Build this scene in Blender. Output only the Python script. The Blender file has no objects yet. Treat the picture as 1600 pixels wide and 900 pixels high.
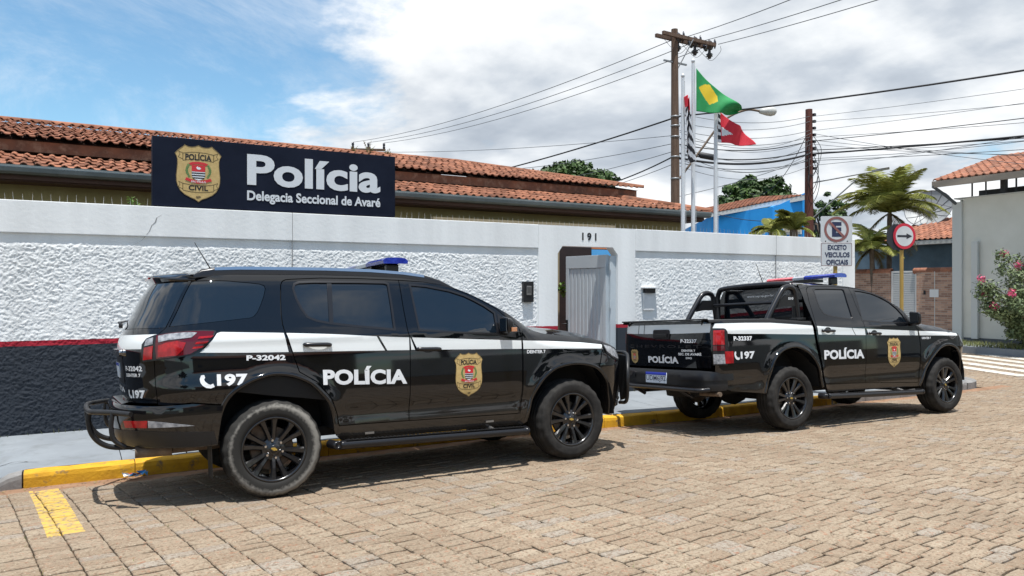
import bpy, bmesh, math, random
import numpy as np
from bisect import bisect_right
from mathutils import Vector, Matrix, Euler
from mathutils.geometry import delaunay_2d_cdt, tessellate_polygon
R = math.radians
random.seed(7)
scene = bpy.context.scene
col = scene.collection
# ---------------------------------------------------------------- camera
cam = bpy.data.cameras.new('camera'); camo = bpy.data.objects.new('camera', cam); col.objects.link(camo)
camo.location = (0, 0, 1.668); camo.rotation_euler = (R(90), 0, R(-29.5))
cam.sensor_width = 36; cam.lens = 1209 / 1600 * 36; cam.clip_start = .05; cam.clip_end = 2000
scene.camera = camo
# ---------------------------------------------------------------- sky, sun, exposure
SUN_EL, SUN_AZ = 77.0, 202.0          # azimuth measured from +Y clockwise (towards +X)
world = bpy.data.worlds.new('World'); scene.world = world; world.use_nodes = True
wn = world.node_tree.nodes; wl = world.node_tree.links; wn.clear()
def wnode(t, **k):
    n = wn.new(t)
    for a, b in k.items(): setattr(n, a, b)
    return n
def wmath(op, a, b=None):
    n = wnode('ShaderNodeMath', operation=op)
    for i, v in enumerate((a, b)):
        if v is None: continue
        if isinstance(v, (int, float)): n.inputs[i].default_value = v
        else: wl.new(v, n.inputs[i])
    return n.outputs[0]
sky = wnode('ShaderNodeTexSky', sky_type='NISHITA'); sky.sun_disc = False
sky.sun_elevation = R(SUN_EL); sky.sun_rotation = R(SUN_AZ); sky.air_density = 1.0; sky.dust_density = .3; sky.ozone_density = 1.0
tc = wnode('ShaderNodeTexCoord'); sep = wnode('ShaderNodeSeparateXYZ'); wl.new(tc.outputs['Generated'], sep.inputs[0])
den = wmath('ADD', wmath('MAXIMUM', sep.outputs[2], 0.0), .22)
cx_ = wmath('DIVIDE', sep.outputs[0], den); cy_ = wmath('DIVIDE', sep.outputs[1], den)
cmb = wnode('ShaderNodeCombineXYZ'); wl.new(cx_, cmb.inputs[0]); wl.new(cy_, cmb.inputs[1])
CLOUD_OFF = (2.8, 9.9, 0.4)
vadd = wnode('ShaderNodeVectorMath', operation='ADD'); wl.new(cmb.outputs[0], vadd.inputs[0]); vadd.inputs[1].default_value = CLOUD_OFF
def wnoise(scale, detail, rough, dist=0.0, shift=None):
    n = wnode('ShaderNodeTexNoise'); n.inputs['Scale'].default_value = scale; n.inputs['Detail'].default_value = detail
    n.inputs['Roughness'].default_value = rough; n.inputs['Distortion'].default_value = dist
    src = vadd.outputs[0]
    if shift:
        a = wnode('ShaderNodeVectorMath', operation='ADD'); wl.new(src, a.inputs[0]); a.inputs[1].default_value = shift; src = a.outputs[0]
    wl.new(src, n.inputs['Vector']); return n.outputs['Fac']
def wnoise_at(vec, scale, detail, rough, dist=0.0):
    n = wnode('ShaderNodeTexNoise'); n.inputs['Scale'].default_value = scale; n.inputs['Detail'].default_value = detail
    n.inputs['Roughness'].default_value = rough; n.inputs['Distortion'].default_value = dist; wl.new(vec, n.inputs['Vector']); return n.outputs['Fac']
# the same field sampled a little nearer the zenith (where the sun stands) lights the cloud tops and shades their bases
sc_ = wnode('ShaderNodeVectorMath', operation='SCALE'); wl.new(cmb.outputs[0], sc_.inputs[0]); sc_.inputs['Scale'].default_value = .90
vadd2 = wnode('ShaderNodeVectorMath', operation='ADD'); wl.new(sc_.outputs[0], vadd2.inputs[0]); vadd2.inputs[1].default_value = CLOUD_OFF
big = wnoise(.32, 3, .5); mid = wnoise(1.35, 10, .57, .12); mid2 = wnoise_at(vadd2.outputs[0], 1.35, 5, .5, .12); wisp = wnoise(.9, 8, .7, 1.2, (7, 3, 0))
cov = wmath('ADD', wmath('MULTIPLY', big, 1.20), wmath('MULTIPLY', mid, .78))
def wramp(fac, stops, interp='EASE'):
    n = wnode('ShaderNodeValToRGB'); n.color_ramp.interpolation = interp
    e = n.color_ramp.elements
    while len(e) < len(stops): e.new(.5)
    for q, (p, c) in zip(e, stops): q.position = p; q.color = (c[0], c[1], c[2], 1)
    wl.new(fac, n.inputs[0]); return n.outputs[0]
G = lambda v: (v, v, v)
COV0, COV1 = .93, 1.04
cmask = wramp(wmath('MULTIPLY', cov, .5), [(COV0 * .5, G(0)), (COV1 * .5, G(1))])
wmask = wmath('MULTIPLY', wramp(wisp, [(.42, G(0)), (.76, G(1))]), .44)
mask = wmath('MAXIMUM', cmask, wmask)
lit = wmath('MULTIPLY', wmath('SUBTRACT', mid, mid2), 2.3)
depth = wmath('MULTIPLY', wmath('SUBTRACT', cov, COV1), -.72)
tone = wmath('ADD', wmath('ADD', lit, depth), .62)
ccol = wramp(tone, [(.12, (3.0, 3.4, 3.95)), (.36, (4.1, 4.5, 5.0)), (.58, (6.0, 6.25, 6.5)), (.80, (7.6, 7.65, 7.7))], 'LINEAR')
mix = wnode('ShaderNodeMixRGB'); wl.new(mask, mix.inputs[0]); tint = wnode('ShaderNodeMixRGB', blend_type='MULTIPLY'); tint.inputs[0].default_value = 1; tint.inputs[2].default_value = (.86, 1.10, 1.12, 1); wl.new(sky.outputs[0], tint.inputs[1]); wl.new(tint.outputs[0], mix.inputs[1]); wl.new(ccol, mix.inputs[2])
bg = wnode('ShaderNodeBackground'); bg.inputs['Strength'].default_value = .125; wl.new(mix.outputs[0], bg.inputs[0])
wout = wnode('ShaderNodeOutputWorld'); wl.new(bg.outputs[0], wout.inputs[0])
sun = bpy.data.lights.new('sun', 'SUN'); sun.energy = 5.0; sun.angle = R(.6); sun.color = (1, .975, .935)
suno = bpy.data.objects.new('sun', sun); col.objects.link(suno)
sd = Vector((math.sin(R(SUN_AZ)) * math.cos(R(SUN_EL)), math.cos(R(SUN_AZ)) * math.cos(R(SUN_EL)), math.sin(R(SUN_EL))))
suno.rotation_euler = sd.to_track_quat('Z', 'Y').to_euler(); suno.location = (0, 0, 30)
scene.view_settings.view_transform = 'Standard'; scene.view_settings.look = 'None'
scene.view_settings.exposure = 0.28; scene.view_settings.gamma = 1; scene.view_settings.use_curve_mapping = False
scene.render.engine = 'CYCLES'
scene.render.resolution_x = 1024; scene.render.resolution_y = 576
scene.cycles.max_bounces = 8; scene.cycles.transparent_max_bounces = 12

# ---------------------------------------------------------------- object helpers
def link(o, parent=None):
    col.objects.link(o)
    if parent is not None: o.parent = parent
    return o
def tag(o, label, cat=None, group=None):
    o['label'] = label
    if cat: o['category'] = cat
    if group: o['group'] = group
    return o
def thing(name, loc, label, cat, group=None, rot=(0, 0, 0)):
    o = bpy.data.objects.new(name, None); o.empty_display_size = .2
    o.location = loc; o.rotation_euler = rot; col.objects.link(o)
    return tag(o, label, cat, group)
def mesh(verts, faces, mats=None, smooth=False, mi=None, normals=None):
    me = bpy.data.meshes.new('m'); me.from_pydata([tuple(v) for v in verts], [], faces)
    if mats is not None:
        for m in (mats if isinstance(mats, (list, tuple)) else [mats]): me.materials.append(m)
    if mi is not None: me.polygons.foreach_set('material_index', mi)
    if smooth: me.polygons.foreach_set('use_smooth', [True] * len(me.polygons))
    me.validate(); me.update()
    if normals is not None and len(me.vertices) == len(normals): me.normals_split_custom_set_from_vertices(normals)
    return me
def obj(name, me, parent=None, loc=None, rot=None):
    o = bpy.data.objects.new(name, me); link(o, parent); me.name = name
    if loc is not None: o.location = loc
    if rot is not None: o.rotation_euler = rot
    return o
def wobj(name, me, root):
    """part whose vertices are in world space, under an unrotated root"""
    o = obj(name, me, root); o.location = -Vector(root.location); return o
def structure(name, me):
    o = obj(name, me); o['kind'] = 'structure'; return o
class MB:
    """collects shapes into one mesh"""
    def __init__(s): s.v = []; s.f = []; s.mi = []; s.sm = []
    def add(s, v, f, m=0, smooth=False, M=None):
        b = len(s.v)
        s.v += [tuple(M @ Vector(p)) for p in v] if M is not None else [tuple(p) for p in v]
        s.f += [tuple(i + b for i in q) for q in f]; s.mi += [m] * len(f); s.sm += [smooth] * len(f)
    def box(s, a, b, m=0, M=None, bev=0.0):
        (x0, y0, z0), (x1, y1, z1) = a, b
        if bev <= 0:
            v = [(x0, y0, z0), (x1, y0, z0), (x1, y1, z0), (x0, y1, z0), (x0, y0, z1), (x1, y0, z1), (x1, y1, z1), (x0, y1, z1)]
            s.add(v, [(0, 3, 2, 1), (4, 5, 6, 7), (0, 1, 5, 4), (1, 2, 6, 5), (2, 3, 7, 6), (3, 0, 4, 7)], m, False, M)
        else:
            bm = bmesh.new(); bmesh.ops.create_cube(bm, size=1)
            for v in bm.verts: v.co = ((x0 + x1) / 2 + v.co.x * (x1 - x0), (y0 + y1) / 2 + v.co.y * (y1 - y0), (z0 + z1) / 2 + v.co.z * (z1 - z0))
            bmesh.ops.bevel(bm, geom=bm.edges[:] + bm.verts[:], offset=bev, segments=2, affect='EDGES', profile=.6)
            s.bm(bm, m, M, False)
    def bm(s, bm, m=0, M=None, smooth=False):
        bm.verts.ensure_lookup_table(); bm.verts.index_update()
        s.add([v.co.copy() for v in bm.verts], [tuple(v.index for v in f.verts) for f in bm.faces], m, smooth, M); bm.free()
    def tube(s, pts, r, n=8, m=0, M=None, cap=True, closed=False):
        pts = [Vector(p) for p in pts]; N = len(pts); v = []; f = []
        rr = r if isinstance(r, (list, tuple)) else [r] * N
        up = None
        for i, p in enumerate(pts):
            if closed: t = (pts[(i + 1) % N] - pts[i - 1])
            else: t = pts[min(i + 1, N - 1)] - pts[max(i - 1, 0)]
            t.normalize()
            if up is None:
                up = Vector((0, 0, 1)) if abs(t.z) < .9 else Vector((1, 0, 0))
            a = t.cross(up).normalized(); b = a.cross(t).normalized(); up = b
            for k in range(n):
                q = 2 * math.pi * k / n; v.append(p + (a * math.cos(q) + b * math.sin(q)) * rr[i])
        for i in range(N if closed else N - 1):
            j = (i + 1) % N
            for k in range(n): f.append((i * n + k, i * n + (k + 1) % n, j * n + (k + 1) % n, j * n + k))
        s.add(v, f, m, True, M)
        if cap and not closed:
            s.add(v[:n], [tuple(range(n - 1, -1, -1))][::-1], m, False, M); s.add(v[-n:], [tuple(range(n))], m, False, M)
    def lathe(s, prof, n=24, m=0, M=None, smooth=True, axis='Z', wob=None):
        v = []; f = []; P = len(prof)
        for k in range(n):
            q = 2 * math.pi * k / n
            for j, (r, h) in enumerate(prof):
                rr = r + (wob(k, j) if wob else 0)
                c, d = rr * math.cos(q), rr * math.sin(q)
                v.append((c, d, h) if axis == 'Z' else ((c, h, d) if axis == 'Y' else (h, c, d)))
        for k in range(n):
            for j in range(P - 1):
                a = k * P + j; b = ((k + 1) % n) * P + j
                f.append((a, b, b + 1, a + 1) if axis != 'Y' else (a, a + 1, b + 1, b))
        s.add(v, f, m, smooth, M)
    def poly(s, pts, m=0, M=None):
        tr = tessellate_polygon([[Vector(p) for p in pts]]); s.add(pts, [tuple(t) for t in tr], m, False, M)
    def prism(s, pts, h, m=0, M=None):
        """pts in XY, CCW, extruded from z=0 to h"""
        n = len(pts); lo = [(p[0], p[1], 0) for p in pts]; hi = [(p[0], p[1], h) for p in pts]
        tr = tessellate_polygon([[Vector(p) for p in lo]])
        def ccw(t):
            a, b, c = [Vector(hi[i]) for i in t]; return (b - a).cross(c - a).z > 0
        tr = [t if ccw(t) else t[::-1] for t in tr]
        f = [tuple(i + n for i in t) for t in tr] + [tuple(t[::-1]) for t in tr] + [(i, (i + 1) % n, (i + 1) % n + n, i + n) for i in range(n)]
        s.add(lo + hi, f, m, False, M)
    def build(s, mats): 
        me = mesh(s.v, s.f, mats, False, s.mi)
        if len(me.polygons) == len(s.sm): me.polygons.foreach_set('use_smooth', s.sm)
        return me
def smooth_path(pts, n=8):
    """Catmull-Rom through pts"""
    P = [Vector(p) for p in pts]; P = [P[0] * 2 - P[1]] + P + [P[-1] * 2 - P[-2]]; out = []
    for i in range(1, len(P) - 2):
        a, b, c, d = P[i - 1:i + 3]
        for k in range(n):
            t = k / n; out.append(.5 * ((2 * b) + (c - a) * t + (2 * a - 5 * b + 4 * c - d) * t * t + (3 * b - a - 3 * c + d) * t ** 3))
    out.append(P[-2]); return out
# ---------------------------------------------------------------- materials
MATS = {}
def mat(name, c=(.5, .5, .5), rough=.6, metal=0.0, spec=.5, coat=0.0, c2=None, scale=5.0, lo=.35, hi=.65, detail=6, bump=0.0, bscale=40.0, bdist=.01,
        rnd=0.0, emit=None, trans=0.0, c3=None, s3=1.0, lo3=.5, hi3=.7, stretch=None, rvar=0.0, coords='Object', sheen=0.0, alpha=1.0, bdetail=8):
    m = bpy.data.materials.new(name); m.use_nodes = True; nt = m.node_tree; n = nt.nodes; L = nt.links
    b = n['Principled BSDF']; b.inputs['Base Color'].default_value = (*c, 1); b.inputs['Roughness'].default_value = rough
    b.inputs['Metallic'].default_value = metal; b.inputs['Specular IOR Level'].default_value = spec
    b.inputs['Coat Weight'].default_value = coat; b.inputs['Coat Roughness'].default_value = .03
    if trans: b.inputs['Transmission Weight'].default_value = trans
    if alpha < 1: b.inputs['Alpha'].default_value = alpha
    if emit: b.inputs['Emission Color'].default_value = (*emit[0], 1); b.inputs['Emission Strength'].default_value = emit[1]
    def node(t, **k):
        q = n.new(t)
        for a, v in k.items(): setattr(q, a, v)
        return q
    vec = None
    if c2 or c3 or bump or rvar:
        t = node('ShaderNodeTexCoord'); vec = t.outputs[coords]
        if rnd:
            oi = node('ShaderNodeObjectInfo'); sc = node('ShaderNodeVectorMath', operation='SCALE'); sc.inputs[0].default_value = (13.1, 7.7, 5.3)
            L.new(oi.outputs['Random'], sc.inputs['Scale']); ad = node('ShaderNodeVectorMath', operation='ADD'); L.new(vec, ad.inputs[0]); L.new(sc.outputs[0], ad.inputs[1]); vec = ad.outputs[0]
        if stretch:
            mp = node('ShaderNodeMapping'); mp.inputs['Scale'].default_value = stretch; L.new(vec, mp.inputs[0]); vec = mp.outputs[0]
    def noise(sc, det, lo, hi):
        q = node('ShaderNodeTexNoise'); q.inputs['Scale'].default_value = sc; q.inputs['Detail'].default_value = det; q.inputs['Roughness'].default_value = .62; L.new(vec, q.inputs['Vector'])
        mr = node('ShaderNodeMapRange'); mr.inputs[1].default_value = lo; mr.inputs[2].default_value = hi; L.new(q.outputs['Fac'], mr.inputs[0]); return mr.outputs[0]
    cur = None
    if c2:
        mx = node('ShaderNodeMixRGB'); mx.inputs[1].default_value = (*c, 1); mx.inputs[2].default_value = (*c2, 1); L.new(noise(scale, detail, lo, hi), mx.inputs[0]); cur = mx.outputs[0]
    if c3:
        mx = node('ShaderNodeMixRGB'); mx.inputs[1].default_value = (*c, 1); mx.inputs[2].default_value = (*c3, 1)
        if cur: L.new(cur, mx.inputs[1])
        L.new(noise(s3, 5, lo3, hi3), mx.inputs[0]); cur = mx.outputs[0]
    if rnd:
        oi = node('ShaderNodeObjectInfo'); geo = node('ShaderNodeNewGeometry')
        ad = node('ShaderNodeMath', operation='ADD'); L.new(oi.outputs['Random'], ad.inputs[0]); L.new(geo.outputs['Random Per Island'], ad.inputs[1])
        fr = node('ShaderNodeMath', operation='FRACT'); L.new(ad.outputs[0], fr.inputs[0])
        mr = node('ShaderNodeMapRange'); mr.inputs[3].default_value = 1 - rnd; mr.inputs[4].default_value = 1 + rnd; L.new(fr.outputs[0], mr.inputs[0])
        hs = node('ShaderNodeHueSaturation'); hs.inputs['Color'].default_value = (*c, 1)
        if cur: L.new(cur, hs.inputs['Color'])
        L.new(mr.outputs[0], hs.inputs['Value']); cur = hs.outputs[0]
    if cur: L.new(cur, b.inputs['Base Color'])
    if rvar:
        mr = noise(scale * .7, 6, .3, .7); ma = node('ShaderNodeMath', operation='MULTIPLY_ADD'); L.new(mr, ma.inputs[0]); ma.inputs[1].default_value = rvar; ma.inputs[2].default_value = rough; L.new(ma.outputs[0], b.inputs['Roughness'])
    if bump:
        q = node('ShaderNodeTexNoise'); q.inputs['Scale'].default_value = bscale; q.inputs['Detail'].default_value = bdetail; q.inputs['Roughness'].default_value = .65; L.new(vec, q.inputs['Vector'])
        bp = node('ShaderNodeBump'); bp.inputs['Strength'].default_value = bump; bp.inputs['Distance'].default_value = bdist; L.new(q.outputs['Fac'], bp.inputs['Height']); L.new(bp.outputs[0], b.inputs['Normal'])
    MATS[name] = m; return m
mat('paint', (.003, .0035, .005), .045, 0, .5, 0.35, rvar=.05, scale=3)
def dusty_paint():
    """black gloss with road dust thrown up over the sills and bumpers"""
    m = MATS['paint']; n = m.node_tree.nodes; L = m.node_tree.links; b = n['Principled BSDF']
    t = n.new('ShaderNodeTexCoord'); s = n.new('ShaderNodeSeparateXYZ'); L.new(t.outputs['Object'], s.inputs[0])
    q = n.new('ShaderNodeTexNoise'); q.inputs['Scale'].default_value = 5; q.inputs['Detail'].default_value = 9; q.inputs['Roughness'].default_value = .7; L.new(t.outputs['Object'], q.inputs['Vector'])
    r = n.new('ShaderNodeMapRange'); r.inputs[1].default_value = .80; r.inputs[2].default_value = .35; r.inputs[3].default_value = 0; r.inputs[4].default_value = .55; L.new(s.outputs[2], r.inputs[0])
    k = n.new('ShaderNodeMath'); k.operation = 'MULTIPLY'; L.new(r.outputs[0], k.inputs[0]); L.new(q.outputs['Fac'], k.inputs[1])
    mx = n.new('ShaderNodeMixRGB'); mx.inputs[1].default_value = (.003, .0035, .005, 1); mx.inputs[2].default_value = (.075, .058, .040, 1); L.new(k.outputs[0], mx.inputs[0]); L.new(mx.outputs[0], b.inputs['Base Color'])
    a = n.new('ShaderNodeMath'); a.operation = 'MULTIPLY_ADD'; L.new(k.outputs[0], a.inputs[0]); a.inputs[1].default_value = .30; a.inputs[2].default_value = .045; L.new(a.outputs[0], b.inputs['Roughness'])
dusty_paint()
mat('trim', (.012, .012, .013), .42, 0, .4, bump=.15, bscale=300, bdist=.001)
mat('satin', (.010, .010, .012), .28, 0, .5)
mat('under', (.008, .008, .008), .85)
mat('glass_dark', (.004, .007, .011), .012, 0, 1.0)
mat('rubber', (.018, .017, .016), .78, 0, .25, c2=(.045, .042, .038), scale=9, lo=.45, hi=.75, bump=.3, bscale=160, bdist=.002)
def scuffed():
    """tyre wall with a pale kerb-rubbed ring, worn unevenly"""
    m = mat('rubber_scuffed', (.020, .019, .018), .8, 0, .25, bump=.4, bscale=160, bdist=.002); n = m.node_tree.nodes; L = m.node_tree.links; b = n['Principled BSDF']
    def nd(t, op=None, *ins):
        q = n.new(t)
        if op: q.operation = op
        for i, v in enumerate(ins):
            if isinstance(v, (int, float)): q.inputs[i].default_value = v
            else: L.new(v, q.inputs[i])
        return q
    t = n.new('ShaderNodeTexCoord'); s = n.new('ShaderNodeSeparateXYZ'); L.new(t.outputs['Object'], s.inputs[0]); M_ = 'ShaderNodeMath'
    r = nd(M_, 'SQRT', nd(M_, 'ADD', nd(M_, 'MULTIPLY', s.outputs[0], s.outputs[0]).outputs[0], nd(M_, 'MULTIPLY', s.outputs[2], s.outputs[2]).outputs[0]).outputs[0]).outputs[0]
    band = nd(M_, 'SUBTRACT', 1.0, nd(M_, 'DIVIDE', nd(M_, 'ABSOLUTE', nd(M_, 'SUBTRACT', r, .338).outputs[0]).outputs[0], .042).outputs[0]).outputs[0]
    ns_ = n.new('ShaderNodeTexNoise'); ns_.inputs['Scale'].default_value = 38; ns_.inputs['Detail'].default_value = 8; L.new(t.outputs['Object'], ns_.inputs['Vector'])
    nb = n.new('ShaderNodeTexNoise'); nb.inputs['Scale'].default_value = 3.2; L.new(t.outputs['Object'], nb.inputs['Vector'])
    side = nd(M_, 'MULTIPLY_ADD', s.outputs[0], 1.3, .10).outputs[0]
    f = nd(M_, 'ADD', nd(M_, 'MULTIPLY', band, 1.5).outputs[0], nd(M_, 'ADD', nd(M_, 'MULTIPLY_ADD', ns_.outputs['Fac'], 1.9, -1.35).outputs[0], nd(M_, 'ADD', side, nd(M_, 'MULTIPLY_ADD', nb.outputs['Fac'], 1.2, -.75).outputs[0]).outputs[0]).outputs[0]); f.use_clamp = True
    front = nd(M_, 'LESS_THAN', s.outputs[1], .02).outputs[0]
    mx = n.new('ShaderNodeMixRGB'); mx.inputs[1].default_value = (.026, .025, .023, 1); mx.inputs[2].default_value = (.20, .19, .17, 1); L.new(nd(M_, 'MULTIPLY', f.outputs[0], front).outputs[0], mx.inputs[0]); L.new(mx.outputs[0], b.inputs['Base Color'])
scuffed()
mat('rim', (.008, .008, .009), .22, 0, .6, .3)
mat('chrome', (.62, .62, .63), .16, 1)
mat('steel', (.32, .31, .30), .4, .9)
mat('rust_steel', (.11, .075, .05), .7, .3, c2=(.20, .15, .11), scale=12)
mat('decal_white', (.74, .76, .78), .35, 0, .4, .3)
mat('stripe_white', (.70, .73, .73), .22, 0, .45, .5)
mat('decal_black', (.008, .008, .01), .35)
mat('gold', (.55, .40, .17), .45, 0, .4, c2=(.47, .33, .13), scale=30)
mat('gold_dark', (.16, .11, .04), .5)
mat('decal_red', (.55, .022, .03), .4)
mat('decal_green', (.03, .20, .05), .4)
mat('red_lens', (.26, .006, .010), .12, 0, .5, .15, c2=(.46, .012, .016), scale=14, lo=.4, hi=.6)
mat('deep_red', (.09, .003, .008), .08, 0, .5, .2)
mat('clear_lens', (.42, .43, .45), .12, 0, .5, .2, c2=(.16, .17, .19), scale=30)
mat('orange_lens', (.50, .22, .10), .2, 0, .5, .8)
mat('blue_lens', (.010, .022, .26), .10, 0, .6, .6, c2=(.03, .06, .42), scale=30)
mat('red_bar', (.55, .03, .06), .10, 0, .6, 1.0, c2=(.75, .10, .13), scale=26)
mat('clear_bar', (.45, .50, .55), .12, 0, .6, 1.0)
mat('plate_white', (.62, .70, .80), .35)
mat('plate_blue', (.02, .04, .35), .35)
mat('emblem_gold', (.60, .42, .10), .25, .6)
# ---------------------------------------------------------------- car shells
class PC:
    """monotone cubic through points"""
    def __init__(s,pts):
        s.x=[p[0] for p in pts];s.y=[p[1] for p in pts];n=len(pts)
        h=[s.x[i+1]-s.x[i] for i in range(n-1)];d=[(s.y[i+1]-s.y[i])/h[i] for i in range(n-1)]
        m=[d[0]]+[0]*(n-2)+[d[-1]]
        for i in range(1,n-1):
            if d[i-1]*d[i]>0:
                w1=2*h[i]+h[i-1];w2=h[i]+2*h[i-1];m[i]=(w1+w2)/(w1/d[i-1]+w2/d[i])
        s.m=m;s.h=h
    def __call__(s,t):
        x=s.x
        if t<=x[0]:return s.y[0]+s.m[0]*(t-x[0])
        if t>=x[-1]:return s.y[-1]+s.m[-1]*(t-x[-1])
        i=bisect_right(x,t)-1;h=s.h[i];q=(t-x[i])/h;q2=q*q;q3=q2*q
        return (2*q3-3*q2+1)*s.y[i]+(q3-2*q2+q)*h*s.m[i]+(-2*q3+3*q2)*s.y[i+1]+(q3-q2)*h*s.m[i+1]
def sst(a,b,t):
    t=min(1,max(0,(t-a)/(b-a)));return t*t*(3-2*t)
class Body:
    """car shell: y=W(x,z) on the flanks, wrapped round both ends by superellipses"""
    def __init__(s,wz,xr,xf,zt,x0,x1,pr,pf,arches,crease,half):
        s.wz=PC(wz);s.xr=PC(xr);s.xf=PC(xf);s.zt=PC(zt);s.x0=x0;s.x1=x1;s.pr=pr;s.pf=pf;s.arches=arches;s.crease=crease;s.mid=half
    def W(s,x,z):
        w=s.wz(z)-.010*((x-s.mid)/1.5)**2
        for cx,cz,r in s.arches:
            d=math.hypot(x-cx,z-cz)-r
            if d>-.2: w+=.020*math.exp(-(d/.075)**2)*(1-sst(1.0,1.25,z))*sst(.3,.55,z)
        for zc,dz,amt in s.crease: w+=amt*math.exp(-((z-zc)/dz)**2)
        if x>s.mid+.9:
            k=sst(s.mid+.95,s.mid+1.25,x);zt=s.zt(x);q=(z-(zt-.13))/.13
            if q>0:w-=k*.085*q*q
        return w
    def ysurf(s,x,z):
        w=s.W(min(max(x,s.x0),s.x1),z)
        if x<s.x0:
            t=(s.x0-x)/(s.x0-s.xr(z));return w*max(0,1-min(1,t)**s.pr)**(1/s.pr)
        if x>s.x1:
            t=(x-s.x1)/(s.xf(z)-s.x1);return w*max(0,1-min(1,t)**s.pf)**(1/s.pf)
        return w
    def P(s,u,z):
        if u<s.x0:
            a=s.x0-s.xr(z);psi=s.x0-u;p=s.pr;w=s.W(s.x0,z)
            cs,sn=math.cos(psi),math.sin(psi);r=(abs(cs)**p+abs(sn)**p)**(-1/p)
            return s.x0-a*r*sn,w*r*cs,z
        if u>s.x1:
            a=s.xf(z)-s.x1;psi=u-s.x1;p=s.pf;w=s.W(s.x1,z)
            cs,sn=math.cos(psi),math.sin(psi);r=(abs(cs)**p+abs(sn)**p)**(-1/p)
            return s.x1+a*r*sn,w*r*cs,z
        return u,s.W(u,z),z
    def ux(s,x,z):
        if x<s.x0:
            t=min(1,(s.x0-x)/(s.x0-s.xr(z)));return s.x0-math.atan2(t,max(0,1-t**s.pr)**(1/s.pr))
        if x>s.x1:
            t=min(1,(x-s.x1)/(s.xf(z)-s.x1));return s.x1+math.atan2(t,max(0,1-t**s.pf)**(1/s.pf))
        return x
    def uy(s,y,z,rear=True):
        if rear:
            v=min(1,abs(y)/s.W(s.x0,z));return s.x0-math.atan2(max(0,1-v**s.pr)**(1/s.pr),v)
        v=min(1,abs(y)/s.W(s.x1,z));return s.x1+math.atan2(max(0,1-v**s.pf)**(1/s.pf),v)
    def N(s,u,z):
        e=.004;a=s.P(u+e,z);b=s.P(u-e,z);c=s.P(u,z+e);d=s.P(u,z-e)
        t=[a[i]-b[i] for i in range(3)];v=[c[i]-d[i] for i in range(3)]
        n=(v[1]*t[2]-v[2]*t[1],v[2]*t[0]-v[0]*t[2],v[0]*t[1]-v[1]*t[0])
        l=math.sqrt(n[0]**2+n[1]**2+n[2]**2) or 1
        return n[0]/l,n[1]/l,n[2]/l
SUV=Body(wz=[(.28,.86),(.45,.893),(.6,.912),(.75,.923),(.95,.93),(1.1,.928),(1.22,.919),(1.30,.902),(1.36,.88),(1.5,.825),(1.65,.765),(1.72,.735),(1.77,.70),(1.82,.65)],
 xr=[(.4,-1.0),(.7,-1.03),(.95,-1.05),(1.2,-1.07),(1.34,-1.04),(1.5,-.962),(1.64,-.895),(1.75,-.822),(1.82,-.77)],
 xf=[(.25,3.55),(.45,3.68),(.7,3.74),(.95,3.72),(1.05,3.68),(1.15,3.58),(1.2,3.52)],
 zt=[(-.9,1.755),(-.6,1.785),(-.2,1.80),(.4,1.80),(1.0,1.785),(1.4,1.745),(1.7,1.675),(1.95,1.565),(2.15,1.455),(2.33,1.35),(2.45,1.275),(2.6,1.232),(2.9,1.20),(3.2,1.155),(3.45,1.085),(3.6,1.02)],
 x0=-.2,x1=3.0,pr=2.9,pf=2.8,arches=[(.02,.42,.52),(2.83,.40,.52)],crease=[(.62,.075,-.020),(1.27,.035,.009)],half=1.2)
S10=Body(wz=[(.28,.86),(.45,.888),(.6,.905),(.75,.915),(.95,.92),(1.1,.918),(1.22,.91),(1.30,.895),(1.36,.872),(1.5,.815),(1.65,.75),(1.72,.715),(1.77,.68),(1.82,.63)],
 xr=[(.3,-1.24),(.75,-1.26),(1.0,-1.27),(1.36,-1.25),(1.8,-1.2)],
 xf=[(.25,3.7),(.45,3.82),(.7,3.88),(.95,3.87),(1.05,3.84),(1.15,3.74),(1.2,3.68)],
 zt=[(-1.3,1.355),(.36,1.345),(.37,1.775),(.6,1.80),(1.0,1.802),(1.4,1.782),(1.7,1.73),(2.0,1.62),(2.25,1.495),(2.45,1.375),(2.6,1.292),(2.75,1.252),(3.0,1.22),(3.2,1.185),(3.5,1.10),(3.7,1.02)],
 x0=-.95,x1=3.25,pr=4.5,pf=2.8,arches=[(.04,.42,.54),(3.1,.42,.54)],crease=[(.62,.09,-.014),(1.24,.035,.005)],half=1.3)
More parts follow.
